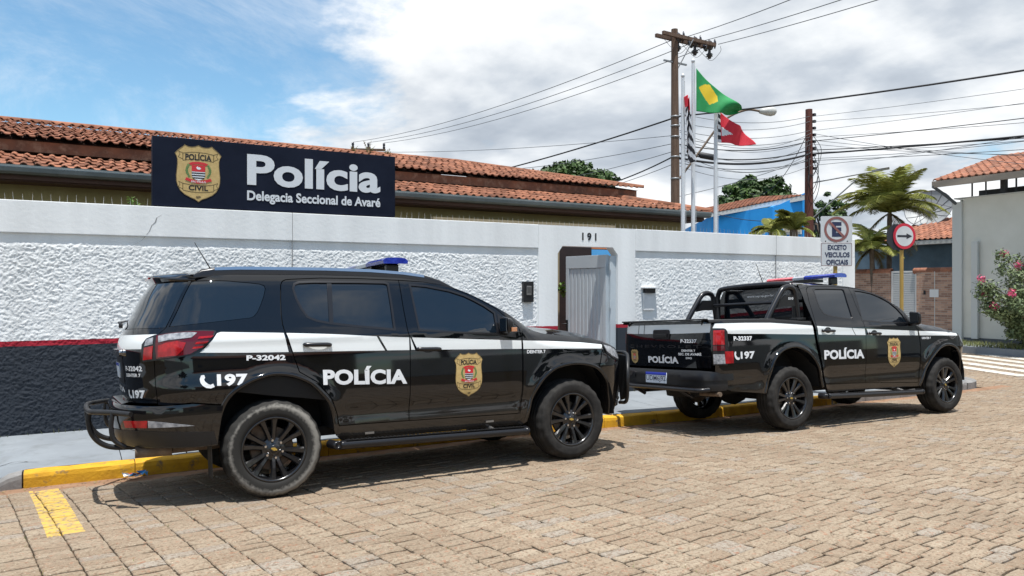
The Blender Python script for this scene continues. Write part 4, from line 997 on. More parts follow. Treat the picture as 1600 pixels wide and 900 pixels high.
# black cable closure hung near pole 1
cbx = thing('cable_closure', P1 + Vector((.6, -.4, 5.95)), 'black splice box hanging on the cables by the tall pole', 'cable box')
q = MB(); q.tube([(.02, -.02, .02), (.08, -.05, 0), (.44, -.27, -.08), (.50, -.31, -.09)], [.05, .10, .10, .05], 10); obj('case', q.build([MATS['cable']]), cbx)
t2 = thing('utility_pole', P2, 'reddish brown utility pole beside the blue house carrying cable bundles', 'utility pole')
q = MB(); q.tube([(0, 0, -.5), (0, 0, 4), (0, 0, 8.59)], [.20, .17, .13], 12); obj('shaft', q.build([MATS['pole_red']]), t2)
q = MB(); rgp = random.Random(4)
for k in range(9): z = 6.3 + k * .26; rotbox(q, (.16, -.12, z), Vector((1, 0, 0)), Vector((0, 1, 0)), .10, .10, .10)
obj('cable_bracket', q.build([MATS['insulator']]), t2)
q = MB()
for k in range(5):
    z = 5.6 + rgp.uniform(-.2, 1.2); r = rgp.uniform(.25, .5); q.tube(smooth_path([(-.1, -.1, z + .8), (-r, -.25, z + .3), (-r * .8, -.2, z - r), (0, -.15, z - r - .2), (r * .7, -.2, z - r * .5), (r, -.2, z + .4), (.1, -.1, z + .9)], 5), .012, 4)
obj('cable_loop', q.build([MATS['cable']]), t2)
# LED lamp on pole 2
sl2_ = thing('street_lamp', P2 + Vector((0, 0, 5)), 'slim grey LED street lamp on a long braced arm from the reddish pole', 'street lamp')
ltip = Vector((26.05, 18.5, 6.05)) - (P2 + Vector((0, 0, 5)))
q = MB(); q.tube([(0, 0, .72), ltip * .98], .03, 6); q.tube([(0, 0, -.75), ltip * .72 + Vector((0, 0, -.02))], .028, 6); obj('arm', q.build([MATS['galv']]), sl2_)
d = Vector((ltip.x, ltip.y, .25)).normalized(); n_ = Vector((-d.y, d.x, 0)).normalized(); u_ = d.cross(n_)
q = MB(); c = ltip + d * .2; V = [c + d * (a * .30) + n_ * (b * .11) + u_ * (-1 if True else 1) * (k * .04) for a, b, k in ((-1, -.6, -1), (1, -1, -1), (1, 1, -1), (-1, .6, -1), (-1, -.6, 1), (1, -.8, .6), (1, .8, .6), (-1, .6, 1))]
q.add(V, [(0, 3, 2, 1), (4, 5, 6, 7), (0, 1, 5, 4), (1, 2, 6, 5), (2, 3, 7, 6), (3, 0, 4, 7)]); obj('head', q.build([MATS['galv']]), sl2_)
t3 = thing('utility_pole', P3, 'far utility pole top showing a crossarm with three insulators right of the sign', 'utility pole')
q = MB(); q.tube([(0, 0, -.5), (0, 0, 10.4)], [.17, .12], 8); obj('shaft', q.build([MATS['pole_wood']]), t3)
q = MB(); c3 = Vector((math.cos(R(-22)), math.sin(R(-22)), 0)); rotbox(q, (0, 0, 10.25), c3, Vector((-c3.y, c3.x, 0)), 2.1, .12, .14); obj('crossarm', q.build([MATS['pole_wood']]), t3)
for k in (-.95, 0, .95): q = MB(); q.lathe([(0, 0), (.07, .0), (.09, .1), (.06, .16), (.09, .22), (.07, .36), (0, .38)], 8, 0, Matrix.Translation(c3 * k + Vector((0, 0, 10.32)))); obj('insulator', q.build([MATS['insulator']]), t3)
def pix(px, py, t):
    u = (px - 800) / 1209; v = (449 - py) / 1209; s_, c_ = math.sin(R(29.5)), math.cos(R(29.5))
    return Vector((t * (u * c_ + s_), t * (-u * s_ + c_), 1.668 + v * t))
def wire(a, b, sag, r, m, label, group='overhead cables'):
    a, b = Vector(a), Vector(b); pts = [a.lerp(b, i / 16) - Vector((0, 0, sag * 4 * (i / 16) * (1 - i / 16))) for i in range(17)]
    q = MB(); q.tube(pts, r, 5, 0, None, False); o = obj('overhead_wire', q.build([MATS[m]])); return tag(o, label, 'wire', group)
far = [P3 + c3 * k + Vector((0, 0, 10.7)) for k in (-.95, 0, .95)]
for k, e in enumerate(ends):
    w_ = ('left', 'middle', 'right')[k]
    wire(e, far[k], .5, .013, 'cable_grey', f'thin power wire from the {w_} insulator of the tall pole to the far pole')
    wire(e + Vector((.3, -.1, .05)), e + (pix((1190, 1275, 1335)[k] + 60, -18, 18) - e) * 1.8, .12, .012, 'cable_grey', f'thin power wire from the {w_} insulator of the tall pole up out of frame')
wire(P1 + Vector((0, 0, 7.18)), pix(740, 275, 34), .1, .028, 'cable', 'thick black cable sloping down left from the tall pole to the roof')
wire(P1 + Vector((0, 0, 7.2)), P1 + Vector((0, 0, 7.2)) + (pix(1720, 58, 17) - P1 - Vector((0, 0, 7.2))) * 2.2, .45, .026, 'cable', 'thick black cable rising right from the tall pole past the green flag')
wire(P1 + Vector((0, 0, 5.95)), pix(860, 300, 38), .35, .024, 'cable', 'thick sagging cable bundle left of the tall pole')
for k, (dz, py) in enumerate(((6.35, 262), (6.1, 285), (5.7, 305))):
    wire(P1 + Vector((0, 0, dz)), pix(620 + k * 90, py, 44), .5, .011, 'cable_grey', f'thin telephone wire left of the tall pole, {("upper", "middle", "lower")[k]} of three')
wire(pix(560, 236, 40), P1 + Vector((0, 0, 6.6)), .2, .010, 'cable_grey', 'nearly level thin wire crossing above the tile ridge')
bundle = [(5.85, 6.85, 178, .040, 'cable'), (6.0, 7.0, 186, .022, 'cable'), (6.3, 7.35, 146, .018, 'cable'), (5.7, 6.6, 205, .014, 'cable_grey'), (6.5, 7.5, 160, .011, 'cable_grey'), (6.75, 7.75, 118, .010, 'cable_grey'), (7.0, 8.1, 128, .010, 'cable_grey'), (7.3, 8.3, 96, .010, 'cable_grey')]
names = ['thickest black cable bundle', 'second thick cable under the bundle', 'dark cable above the bundle', 'lowest thin wire', 'thin wire just above the dark cable', 'thin wire in the middle of the span', 'second highest thin wire', 'highest thin wire']
for (za, zb, py, r, m), nm in zip(bundle, names):
    wire(P1 + Vector((.1, -.1, za)), P2 + Vector((-.05, -.1, zb)), .28, r, m, nm + ' between the tall pole and the reddish pole')
    e_ = P2 + Vector((.05, -.1, zb)); wire(e_, e_ + (pix(1780, py - 4, 21) - e_) * 2.6, .35, r * .8, m, nm + ' running right from the reddish pole')
wire(P1 + Vector((0, 0, 4.6)), P2 + Vector((0, 0, 6.7)), .1, .010, 'cable_grey', 'thin drop wire rising from the low tall pole to the reddish pole')
wire(P2 + Vector((0, 0, 7.8)), pix(1170, 300, 38), .9, .014, 'cable', 'slack black drop cable from the reddish pole to the blue house')
wire(P2 + Vector((0, 0, 4.4)), pix(1112, 331, 34), .25, .014, 'cable', 'low black cable in front of the blue house')

rw_ = random.Random(31)
for k in range(6):
    za = 5.6 + k * .22; zb = 6.5 + k * .24 + rw_.uniform(-.1, .1); wd = ('lowest', 'second lowest', 'third lowest', 'third highest', 'second highest', 'highest')[k]
    wire(P1 + Vector((.1, -.1, za)), P2 + Vector((-.05, -.15, zb)), .45 + .35 * rw_.random(), .009, 'cable_grey', wd + ' slack thin wire sagging between the tall pole and the reddish pole')
    e_ = P2 + Vector((.05, -.15, zb)); wire(e_, e_ + (pix(1780, 130 + 17 * k + rw_.uniform(-8, 8), 21) - e_) * 2.6, .6 + .5 * rw_.random(), .009, 'cable_grey', wd + ' slack thin wire running right from the reddish pole')
# ================================================================ BACKGROUND HOUSES
mat('blue_wall', (.025, .36, .86), .8, c2=(.02, .31, .78), scale=1.5); mat('trim_white', (.66, .66, .64), .7); mat('beam_brown', (.32, .27, .22), .8)
mat('far_tile', (.33, .135, .075), .85, c2=(.22, .09, .055), scale=5, c3=(.12, .08, .06), s3=1.3, lo3=.55, hi3=.75, rnd=.25)
mat('bluegrey_wall', (.13, .195, .25), .85, c2=(.085, .13, .17), scale=1.2)
mat('grey_wall', (.70, .69, .62), .85, 0, .3, c2=(.63, .62, .55), scale=.8, bump=.2, bscale=20)
mat('pale_col', (.56, .57, .54), .8); mat('dark_grey', (.09, .10, .11), .8); mat('win_dark', (.02, .025, .03), .15, 0, .6); mat('shutter', (.48, .44, .34), .6)
def tiled(root, o, ex, es, W_, S_, name='roof_tiles', tw=.23, tl=.36):
    """rows of barrel tiles as one mesh part (too far off to pick apart)"""
    ex = Vector(ex).normalized(); es = Vector(es).normalized(); n = ex.cross(es).normalized(); V = []; F = []; o = Vector(o)
    cols, rows = int(W_ / tw), int(S_ / tl); pr_ = [(0, 0), (.12, .6), (.3, 1), (.48, .6), (.6, 0), (1, 0)]
    rg = random.Random(2)
    for j in range(rows):
        for i in range(cols):
            b = len(V); dz = rg.uniform(-.006, .006)
            for s, k in ((0, .028), (1.08, .006)):
                for a, h in pr_: V.append(o + ex * ((i + a) * tw) + es * ((j + s) * tl) + n * (k + h * .05 + dz))
            for a in range(5): F.append((b + a, b + a + 1, b + a + 7, b + a + 6))
            b2 = len(V)
            for a, h in pr_: V.append(o + ex * ((i + a) * tw) + es * (j * tl) + n * (h * .05 - .01))
            for a in range(5): F.append((b2 + a, b2 + a + 1, b + a + 1, b + a))
    ob = wobj(name, mesh(V, F, MATS['far_tile']), root); ob['kind'] = 'stuff'; return ob
def tbox(name, root, a, b, m, bev=0): return wbox(name, a, b, m, bev, root)
# ---- blue house beyond the side street
bh = thing('blue_house', (30, 28, 0), 'bright blue house with sloping tile roof behind the flagpoles', 'house')
A = pix(1112, 331, 40); B_ = pix(1258, 300, 36); 
def quadbox(name, root, pts, z0, z1s, m):
    """vertical prism on a ground polygon; z1s = top height per corner"""
    n = len(pts); V = [(p[0], p[1], z0) for p in pts] + [(p[0], p[1], z) for p, z in zip(pts, z1s)]
    F = [(i, (i + 1) % n, (i + 1) % n + n, i + n) for i in range(n)] + [tuple(range(n, 2 * n))]
    return wobj(name, mesh(V, F, MATS[m]), root)
bl, bm_, br_ = pix(1112, 449, 40), pix(1207, 449, 36.5), pix(1258, 449, 36); back = Vector((6, 9, 0))
zl = pix(1112, 336, 40).z; zm = pix(1207, 322, 36.5).z; zr = pix(1258, 300, 36).z
quadbox('wall', bh, [bl, bm_, bm_ + back, bl + back], -1, [zl, zm, zm, zl], 'blue_wall')
quadbox('gable_wall', bh, [bm_ + Vector((.02, .02, 0)), br_, br_ + back, bm_ + back], -1, [zm - .05, zr, zr, zm - .05], 'blue_wall')
e0 = pix(1104, 334, 39.6); e1 = pix(1262, 303, 35.6); ex = (e1 - e0); 
ridge_dir = Vector((.35, 1.0, .10)).normalized()
tiled(bh, e0, ex, ridge_dir, ex.length, 4.2)
q = MB(); V = [e0, e1, e1 + Vector((0, 0, -.22)), e0 + Vector((0, 0, -.18))]; q.add(V, [(0, 3, 2, 1)]); V2 = [v + ridge_dir * .06 for v in V]; q.add(V2, [(0, 1, 2, 3)]); q.add([e0, e1, e1 + ridge_dir * 4.2, e0 + ridge_dir * 4.2], [(0, 1, 2, 3)])
wobj('eave_board', q.build([MATS['trim_white']]), bh)
def facing(name, root, pa, pb, z0, z1, m, out=.03):
    a, b = Vector((pa.x, pa.y, 0)), Vector((pb.x, pb.y, 0)); d = (b - a).normalized(); n = Vector((d.y, -d.x, 0)) * out
    if n.dot(a) > 0: n = -n
    q = MB(); V = [a, b, b + n, a + n]; V = [Vector((v.x, v.y, z0)) for v in V] + [Vector((v.x, v.y, z1)) for v in V]
    q.add(V, [(0, 3, 2, 1), (4, 5, 6, 7), (0, 1, 5, 4), (1, 2, 6, 5), (2, 3, 7, 6), (3, 0, 4, 7)]); return wobj(name, q.build([MATS[m]]), root)
wa = bm_.lerp(br_, .33); wb = bm_.lerp(br_, .90); zw0, zw1 = pix(1230, 362, 36.2).z, pix(1230, 336, 36.2).z
facing('window_frame', bh, wa, wb, zw0 - .1, zw1 + .1, 'trim_white', .05)
for k in range(7): zz = zw0 + (zw1 - zw0) * k / 7; facing('shutter_slat', bh, wa.lerp(wb, .07), wa.lerp(wb, .93), zz + .01, zz + (zw1 - zw0) / 7 - .015, 'shutter', .08)
# ---- brick garden wall with louvred gate on the far side of the side street
def brickmat():
    m = bpy.data.materials.new('brick_cladding'); m.use_nodes = True; n = m.node_tree.nodes; L = m.node_tree.links; b = n['Principled BSDF']; b.inputs['Roughness'].default_value = .85
    t = n.new('ShaderNodeTexCoord'); mp = n.new('ShaderNodeMapping'); mp.inputs['Rotation'].default_value = (R(90), 0, R(90)); s = n.new('ShaderNodeSeparateXYZ'); c = n.new('ShaderNodeCombineXYZ'); L.new(t.outputs['Object'], s.inputs[0]); L.new(s.outputs[1], c.inputs[0]); L.new(s.outputs[2], c.inputs[1])
    k = n.new('ShaderNodeTexBrick'); L.new(c.outputs[0], k.inputs[0]); k.inputs['Color1'].default_value = (.50, .31, .215, 1); k.inputs['Color2'].default_value = (.24, .135, .095, 1); k.inputs['Mortar'].default_value = (.42, .36, .31, 1)
    k.inputs['Scale'].default_value = 1; k.inputs['Mortar Size'].default_value = .006; k.inputs['Brick Width'].default_value = .23; k.inputs['Row Height'].default_value = .075; L.new(k.outputs[0], b.inputs['Base Color'])
    bp = n.new('ShaderNodeBump'); bp.inputs['Distance'].default_value = .008; bp.invert = True; L.new(k.outputs['Fac'], bp.inputs['Height']); L.new(bp.outputs[0], b.inputs['Normal']); MATS['brick_cladding'] = m
brickmat()
bw = thing('brick_wall', (26, 17, 0), 'low brick clad garden wall with tile coping across the side street', 'wall')
BX = 25.9
for y0, y1 in ((15.42, 16.76), (17.78, 24.0)):
    tbox('brick_panel', bw, (BX, y0, -.4), (BX + .2, y1, 2.26), 'brick_cladding')
    q = MB(); y = y0 - .02
    while y < y1: q.lathe([(.10, 0), (.115, .02), (.115, .24), (.10, .26)], 10, 0, Matrix.Translation((BX + .1, y, 2.27)) @ Matrix.Rotation(R(-90), 4, 'X')); y += .25
    wobj('coping', q.build([MATS['far_tile']]), bw)
    tbox('joint', bw, (BX - .006, (y0 + y1) / 2 - .01, -.1), (BX - .001, (y0 + y1) / 2 + .01, 2.25), 'pale_col')
tbox('letter_slot', bw, (BX - .012, 15.95, 1.35), (BX - .001, 16.27, 1.62), 'trim_white'); tbox('doorbell', bw, (BX - .02, 16.42, 1.44), (BX - .001, 16.49, 1.58), 'decal_black')
gt = thing('louvre_gate', (26, 17.27, 0), 'white metal gate of narrow horizontal louvres between the brick panels', 'gate')
for y in (16.79, 17.71): tbox('stile', gt, (BX + .05, y, -.1), (BX + .11, y + .05, 2.28), 'trim_white')
tbox('top_rail', gt, (BX + .05, 16.842, 2.22), (BX + .11, 17.708, 2.28), 'trim_white')
for k in range(34):
    z = .0 + k * .065; q = MB(); q.add([(BX + .05, 16.842, z), (BX + .05, 17.708, z), (BX + .10, 17.708, z + .05), (BX + .10, 16.842, z + .05)], [(0, 3, 2, 1)]); q.add([(BX + .055, 16.842, z - .008), (BX + .055, 17.708, z - .008), (BX + .105, 17.708, z + .042), (BX + .105, 16.842, z + .042)], [(0, 1, 2, 3)]); wobj('louvre', q.build([MATS['trim_white']]), gt)
# ---- blue grey house behind the brick wall
gh = thing('grey_blue_house', (31, 17, 0), 'slate blue house with a red tile roof behind the brick wall', 'house')
tbox('wall', gh, (30.2, 12, -.3), (38, 24, 3.45), 'bluegrey_wall')
tbox('eave_board', gh, (29.7, 11.7, 3.42), (29.78, 21.0, 3.58), 'trim_white'); tbox('soffit', gh, (29.78, 11.7, 3.42), (30.4, 21.0, 3.45), 'trim_white')
tiled(gh, (29.7, 21.0, 3.6), (0, -1, 0), (1, 0, .32), 9.2, 3.9)
q = MB(); q.add([(29.75, 11.8, 3.55), (33.4, 11.8, 4.72), (33.4, 21.0, 4.72), (29.75, 21.0, 3.55)], [(0, 1, 2, 3)]); q.add([(33.4, 11.8, 4.74), (38, 11.8, 3.4), (38, 21, 3.4), (33.4, 21, 4.74)], [(0, 1, 2, 3)]); wobj('roof_deck', q.build([MATS['roof_deck']]), gh)
# dish
mat('dish_mesh', (.30, .31, .31), .6, .3); mat('dish_rib', (.16, .16, .17), .6, .4)
dc = pix(1452, 328, 34); dish = thing('satellite_dish', dc - Vector((0, 0, 1.0)), 'large grey mesh satellite dish above the red tile roof', 'satellite dish')
ax = Vector((-.80, -.25, .50)).normalized(); M = Matrix.Translation((0, 0, 1.0)) @ ax.to_track_quat('Z', 'Y').to_matrix().to_4x4()
q = MB(); pr_ = [(r, .34 * (r / .95) ** 2 - .15) for r in (0, .2, .4, .6, .8, .95)]; q.lathe(pr_, 28, 0, M); obj('reflector', q.build([MATS['dish_mesh']]), dish)
for k in range(12):
    a = k * math.pi / 6; q = MB(); q.tube([M @ Vector((r * math.cos(a), r * math.sin(a), h + .012)) for r, h in pr_], .012, 4); obj('rib', q.build([MATS['dish_rib']]), dish)
q = MB(); q.tube([M @ Vector((.95 * math.cos(k * math.pi / 14), .95 * math.sin(k * math.pi / 14), .19)) for k in range(28)], .018, 5, 0, None, False, True); obj('rim', q.build([MATS['dish_rib']]), dish)
q = MB()
for k in range(3): a = k * 2.09; q.tube([M @ Vector((.9 * math.cos(a), .9 * math.sin(a), .15)), M @ Vector((0, 0, .75))], .012, 5)
q.tube([M @ Vector((0, 0, .68)), M @ Vector((0, 0, .85))], .06, 8); obj('feed', q.build([MATS['dish_rib']]), dish)
q = MB(); q.tube([(0, 0, -1.2), (0, 0, .9)], .05, 8); obj('mast', q.build([MATS['dish_rib']]), dish)
# ---- grey building on the right
rb = thing('corner_building', (26, 12, 0), 'plain grey two storey corner building with tiled veranda roof at right', 'building')
tbox('wall', rb, (BX, -6, -.4), (BX + .25, 15.1, 4.66), 'grey_wall'); tbox('corner_column', rb, (BX - .10, 15.1, -.4), (BX + .3, 15.42, 4.55), 'pale_col'); tbox('downpipe', rb, (BX - .16, 14.55, 0), (BX - .06, 14.75, 3.2), 'pale_col')
tbox('end_wall', rb, (BX + .3, 15.15, -.4), (34, 15.38, 4.66), 'grey_wall'); tbox('parapet_cap', rb, (BX - .03, -6, 4.662), (BX + .28, 15.4, 4.70), 'pale_col')
tbox('veranda_floor', rb, (BX + .25, -6, 4.3), (28.4, 15.1, 4.4), 'dark_grey'); tbox('low_parapet', rb, (BX + .9, -6, 4.4), (BX + 1.0, 15.1, 4.98), 'dark_grey')
for y, w, m in ((14.0, .16, 'dark_grey'), (12.85, .5, 'pale_col'), (10.0, .3, 'pale_col'), (7, .3, 'pale_col')): tbox('veranda_column', rb, (BX + .3, y - w / 2, 4.4), (BX + .3 + w, y + w / 2, 5.4), m)
for y in (15.0, 14.55, 13.6, 11.6): tbox('railing_post', rb, (BX + .35, y, 4.7), (BX + .39, y + .04, 5.35), 'dark_grey')
tiled(rb, (25.25, 15.75, 5.27), (0, -1, 0), (1, 0, .30), 21, 4.2)
q = MB(); V = [(25.3, -6, 5.22), (29.4, -6, 6.45), (29.4, 15.72, 6.45), (25.3, 15.72, 5.22)]; q.add(V, [(0, 1, 2, 3)]); wobj('roof_deck', q.build([MATS['beam_brown']]), rb)
q = MB(); M = Matrix(((1, 0, 0, 0), (0, 0, 1, 15.70), (0, 1, 0, 0), (0, 0, 0, 1))); q.prism([(25.25, 5.02), (29.4, 6.22), (29.4, 6.46), (25.25, 5.24)], .06, 0, M); wobj('verge_board', q.build([MATS['beam_brown']]), rb)
tbox('eave_board', rb, (25.2, -6, 5.05), (25.26, 15.76, 5.26), 'beam_brown')
q = MB(); q.tube([(25.22, 15.74, 5.1), (25.4, 15.5, 4.85), (BX - .08, 15.3, 4.5)], .05, 8); wobj('gutter_spout', q.build([MATS['dark_grey']]), rb)
tbox('base_band', rb, (BX - .02, -6, -.3), (BX - .002, 15.08, .02), 'dark_grey')
# ================================================================ ROAD SIGNS
mat('post_yellow', (.42, .27, .06), .6, c2=(.33, .21, .05), scale=4); mat('sign_white', (.60, .62, .62), .5, c2=(.52, .54, .55), scale=5); mat('sign_ring', (.22, .085, .08), .5, c2=(.28, .12, .10), scale=12); mat('sign_red', (.55, .02, .045), .5); mat('sign_blue', (.02, .028, .075), .5); mat('sign_back', (.02, .022, .03), .6)
np_ = pix(1306, 415, 12.55); face = R(-27)
ns = thing('no_parking_sign', (np_.x, np_.y, zs(np_.x, np_.y)), 'white no parking sign with crossed out letter and text plate on yellow post', 'sign', None, (0, 0, face))
zb = np_.z - zs(np_.x, np_.y); S_ = 12.55 / 1209
q = MB(); q.tube([(0, .02, -.1), (0, .02, zb + .75)], .032, 10); obj('post', q.build([MATS['post_yellow']]), ns)
def rrect(x0, x1, z0, z1, r, n=4):
    P = []
    for cx, cz, a0 in ((x1 - r, z0 + r, -90), (x1 - r, z1 - r, 0), (x0 + r, z1 - r, 90), (x0 + r, z0 + r, 180)):
        for k in range(n + 1): a = R(a0 + 90 * k / n); P.append((cx + r * math.cos(a), cz + r * math.sin(a)))
    return P
XZ = Matrix(((1, 0, 0, 0), (0, 0, -1, 0), (0, 1, 0, 0), (0, 0, 0, 1)))
sf = lambda x, z, o: (x, -.022 - o, z)
hw = 25 * S_
tilt = R(-2.2)
up_ = MB(); up_.prism(rrect(-hw, hw, zb + 37.5 * S_, zb + 78 * S_, .025), .006, 0, Matrix.Translation((0, -.016, 0)) @ XZ); ob = obj('upper_plate', up_.build([MATS['sign_white']]), ns)
cz = zb + 57.5 * S_; q = MB(); ro, ri = .205, .165
ring = lambda r: [(r * math.cos(k * math.pi / 20), cz + r * math.sin(k * math.pi / 20)) for k in range(40)]
A_, B2 = ring(ro), ring(ri)
for k in range(40): put_poly(q, [A_[k], A_[(k + 1) % 40], B2[(k + 1) % 40], B2[k]], sf, 0, .004)
q2 = MB(); put_text(q2, 'E', sf, (-.075, .085, cz - .12, cz + .12, cz - .12, cz + .12), 0, .06, .002); obj('letter', q2.build([MATS['sign_blue']]), ob)
d45 = math.sqrt(.5); w_ = .019; put_poly(q, [(-.165 * d45 - w_ * d45, cz + .165 * d45 - w_ * d45), (.165 * d45 - w_ * d45, cz - .165 * d45 - w_ * d45), (.165 * d45 + w_ * d45, cz - .165 * d45 + w_ * d45), (-.165 * d45 + w_ * d45, cz + .165 * d45 + w_ * d45)], sf, 0, .006)
obj('ring', q.build([MATS['sign_ring']]), ob)
lo_ = MB(); lo_.prism(rrect(-hw, hw, zb, zb + 37 * S_, .025), .006, 0, Matrix.Translation((0, -.018, 0)) @ XZ); lp = obj('text_plate', lo_.build([MATS['sign_white']]), ns)
q = MB(); P = rrect(-hw + .006, hw - .006, zb + .006, zb + 37 * S_ - .006, .02); P2 = rrect(-hw + .012, hw - .012, zb + .012, zb + 37 * S_ - .012, .016)
for k in range(len(P)): j = (k + 1) % len(P); put_poly(q, [P[k], P[j], P2[j], P2[k]], sf, 0, .004)
obj('border', q.build([MATS['sign_ring']]), lp)
for k, (s, w) in enumerate((('EXCETO', .155), ('VEICULOS', .205), ('OFICIAIS', .18))):
    z = zb + (25.5 - k * 11.6) * S_; q = MB(); put_text(q, s, sf, (-w + .01, w + .01, z, z + .083, z, z + .083), 0, .035, .005); obj('lettering', q.build([MATS['sign_blue']]), lp)
q = MB()
for x, z in ((-.18, zb + 39 * S_), (.18, zb + 39 * S_)): q.lathe([(0, .004), (.010, .003), (.010, 0)], 8, 0, Matrix.Translation((x, -.023, z)) @ Matrix.Rotation(R(90), 4, 'X'))
obj('bolt', q.build([MATS['dark_iron']]), ns)
ow_ = pix(1413, 368, 15.0); ow = thing('one_way_sign', (ow_.x, ow_.y, -.1), 'round white sign with red ring and right arrow on yellow post', 'sign', None, (0, 0, R(-17)))
zc_ = ow_.z + .1; q = MB(); q.tube([(-.02, .05, -.1), (-.02, .05, zc_ + .2)], .036, 10); obj('post', q.build([MATS['post_yellow']]), ow)
circ = lambda r, c=(0, 0), n=36: [(c[0] + r * math.cos(2 * math.pi * k / n), c[1] + r * math.sin(2 * math.pi * k / n)) for k in range(n)]
q = MB(); q.prism(circ(.25, (0, zc_)), .006, 0, XZ); dd = obj('disc', q.build([MATS['sign_red']]), ow)
f2 = lambda x, z, o: (x, -.006 - o, z)
q = MB(); put_poly(q, circ(.195, (0, zc_)), f2, 0, .002); obj('face', q.build([MATS['sign_white']]), dd)
q = MB(); put_poly(q, [(-.165, zc_ - .02), (.06, zc_ - .02), (.06, zc_ + .02), (-.165, zc_ + .02)], f2, 0, .004); put_poly(q, [(.04, zc_ - .055), (.17, zc_), (.04, zc_ + .055)], f2, 0, .0045); obj('arrow', q.build([MATS['sign_back']]), dd)
Mb = Matrix.Translation((-.13, .016, 0)) @ XZ
q = MB(); q.prism([(.27 * math.cos(R(22.5 + 45 * k)), zc_ - .02 + .27 * math.sin(R(22.5 + 45 * k))) for k in range(8)], .006, 0, Mb); obj('back_plate', q.build([MATS['sign_back']]), ow)
q = MB(); q.box((-.10, .02, zc_ - .06), (-.02, .10, zc_ - .02)); obj('clamp', q.build([MATS['galv']]), ow)
# ================================================================ VEGETATION
mat('bark', (.10, .075, .055), .9, c2=(.17, .13, .10), scale=6, bump=.5, bscale=30)
def leafmat(name, a, b, rnd=.35):
    m = mat(name, a, .55, 0, .35, c2=b, scale=1.4, lo=.35, hi=.65, rnd=rnd); bs = m.node_tree.nodes['Principled BSDF']
    return m
leafmat('leaf_dark', (.030, .062, .014), (.060, .105, .022)); leafmat('leaf_mid', (.10, .14, .06), (.17, .21, .10)); leafmat('leaf_palm', (.17, .19, .03), (.30, .30, .08)); leafmat('leaf_dry', (.22, .16, .06), (.14, .12, .04)); leafmat('flower_pink', (.62, .055, .16), (.72, .14, .26), .2)
def leaves(q, centre, radii, n, size, rg, m=0, shell=.55):
    c = Vector(centre)
    for _ in range(n):
        d = Vector((rg.gauss(0, 1), rg.gauss(0, 1), rg.gauss(0, 1))).normalized(); r = rg.uniform(shell, 1) ** .7
        p = c + Vector((d.x * radii[0], d.y * radii[1], d.z * radii[2])) * r
        a = Vector((rg.gauss(0, 1), rg.gauss(0, 1), rg.gauss(0, .6))).normalized(); nrm = (d * .8 + Vector((rg.gauss(0, .5), rg.gauss(0, .5), .35 + rg.gauss(0, .4)))).normalized()
        b = nrm.cross(a).normalized(); a = b.cross(nrm); s = size * rg.uniform(.6, 1.3)
        q.add([p - a * s, p + b * s * .45, p + a * s, p - b * s * .45], [(0, 1, 2, 3)], m)
def tree(name, base, h, crown, label, n=90, per=60, size=.16, seed=1, lm='leaf_dark'):
    rg = random.Random(seed); base = Vector(base); t = thing(name, base, label, 'tree')
    cx, cz, rx, rz = crown; q = MB(); q.tube(smooth_path([(0, 0, 0), (.1, .05, h * .3), (cx * .5, 0, h * .55), (cx, 0, cz)], 4), [.28 - .012 * k for k in range(13)], 8)
    for k in range(9):
        a = rg.uniform(0, 6.28); q.tube([(cx * .5, 0, h * .5), (cx + math.cos(a) * rx * .4, math.sin(a) * rx * .4, cz - rz * .1), (cx + math.cos(a) * rx * .75, math.sin(a) * rx * .75, cz + rz * rg.uniform(-.2, .5))], [.12, .07, .02], 6)
    obj('trunk', q.build([MATS['bark']]), t)
    q = MB()
    for k in range(n):
        d = Vector((rg.gauss(0, 1), rg.gauss(0, 1), rg.gauss(0, 1))).normalized(); r = rg.uniform(.35, 1.0) ** .6
        c = Vector((cx + d.x * rx * r, d.y * rx * r, cz + d.z * rz * r)); s = rg.uniform(.30, .62) * rx * .36
        leaves(q, c, (s, s, s * .75), per, size, rg, 0, .5)
    obj('crown', q.build([MATS[lm]]), t); return t
c = pix(1184, 449, 52); tree('round_tree', (c.x, c.y, -.5), 7, (0, 7.35, 2.75, 2.2), 'round dark green tree behind the blue house roof', 260, 70, .20, 4)
c = pix(888, 449, 50); tree('distant_tree', (c.x, c.y, -.5), 8, (0, 8.35, 3.2, 1.75), 'dark green tree top rising behind the tile ridge', 240, 70, .20, 5)
c = pix(1288, 449, 44); tree('street_tree', (c.x, c.y, -.5), 5, (0, 5.9, 1.5, 1.7), 'dark leafy tree half hidden behind the reddish pole', 50, 60, .14, 6)
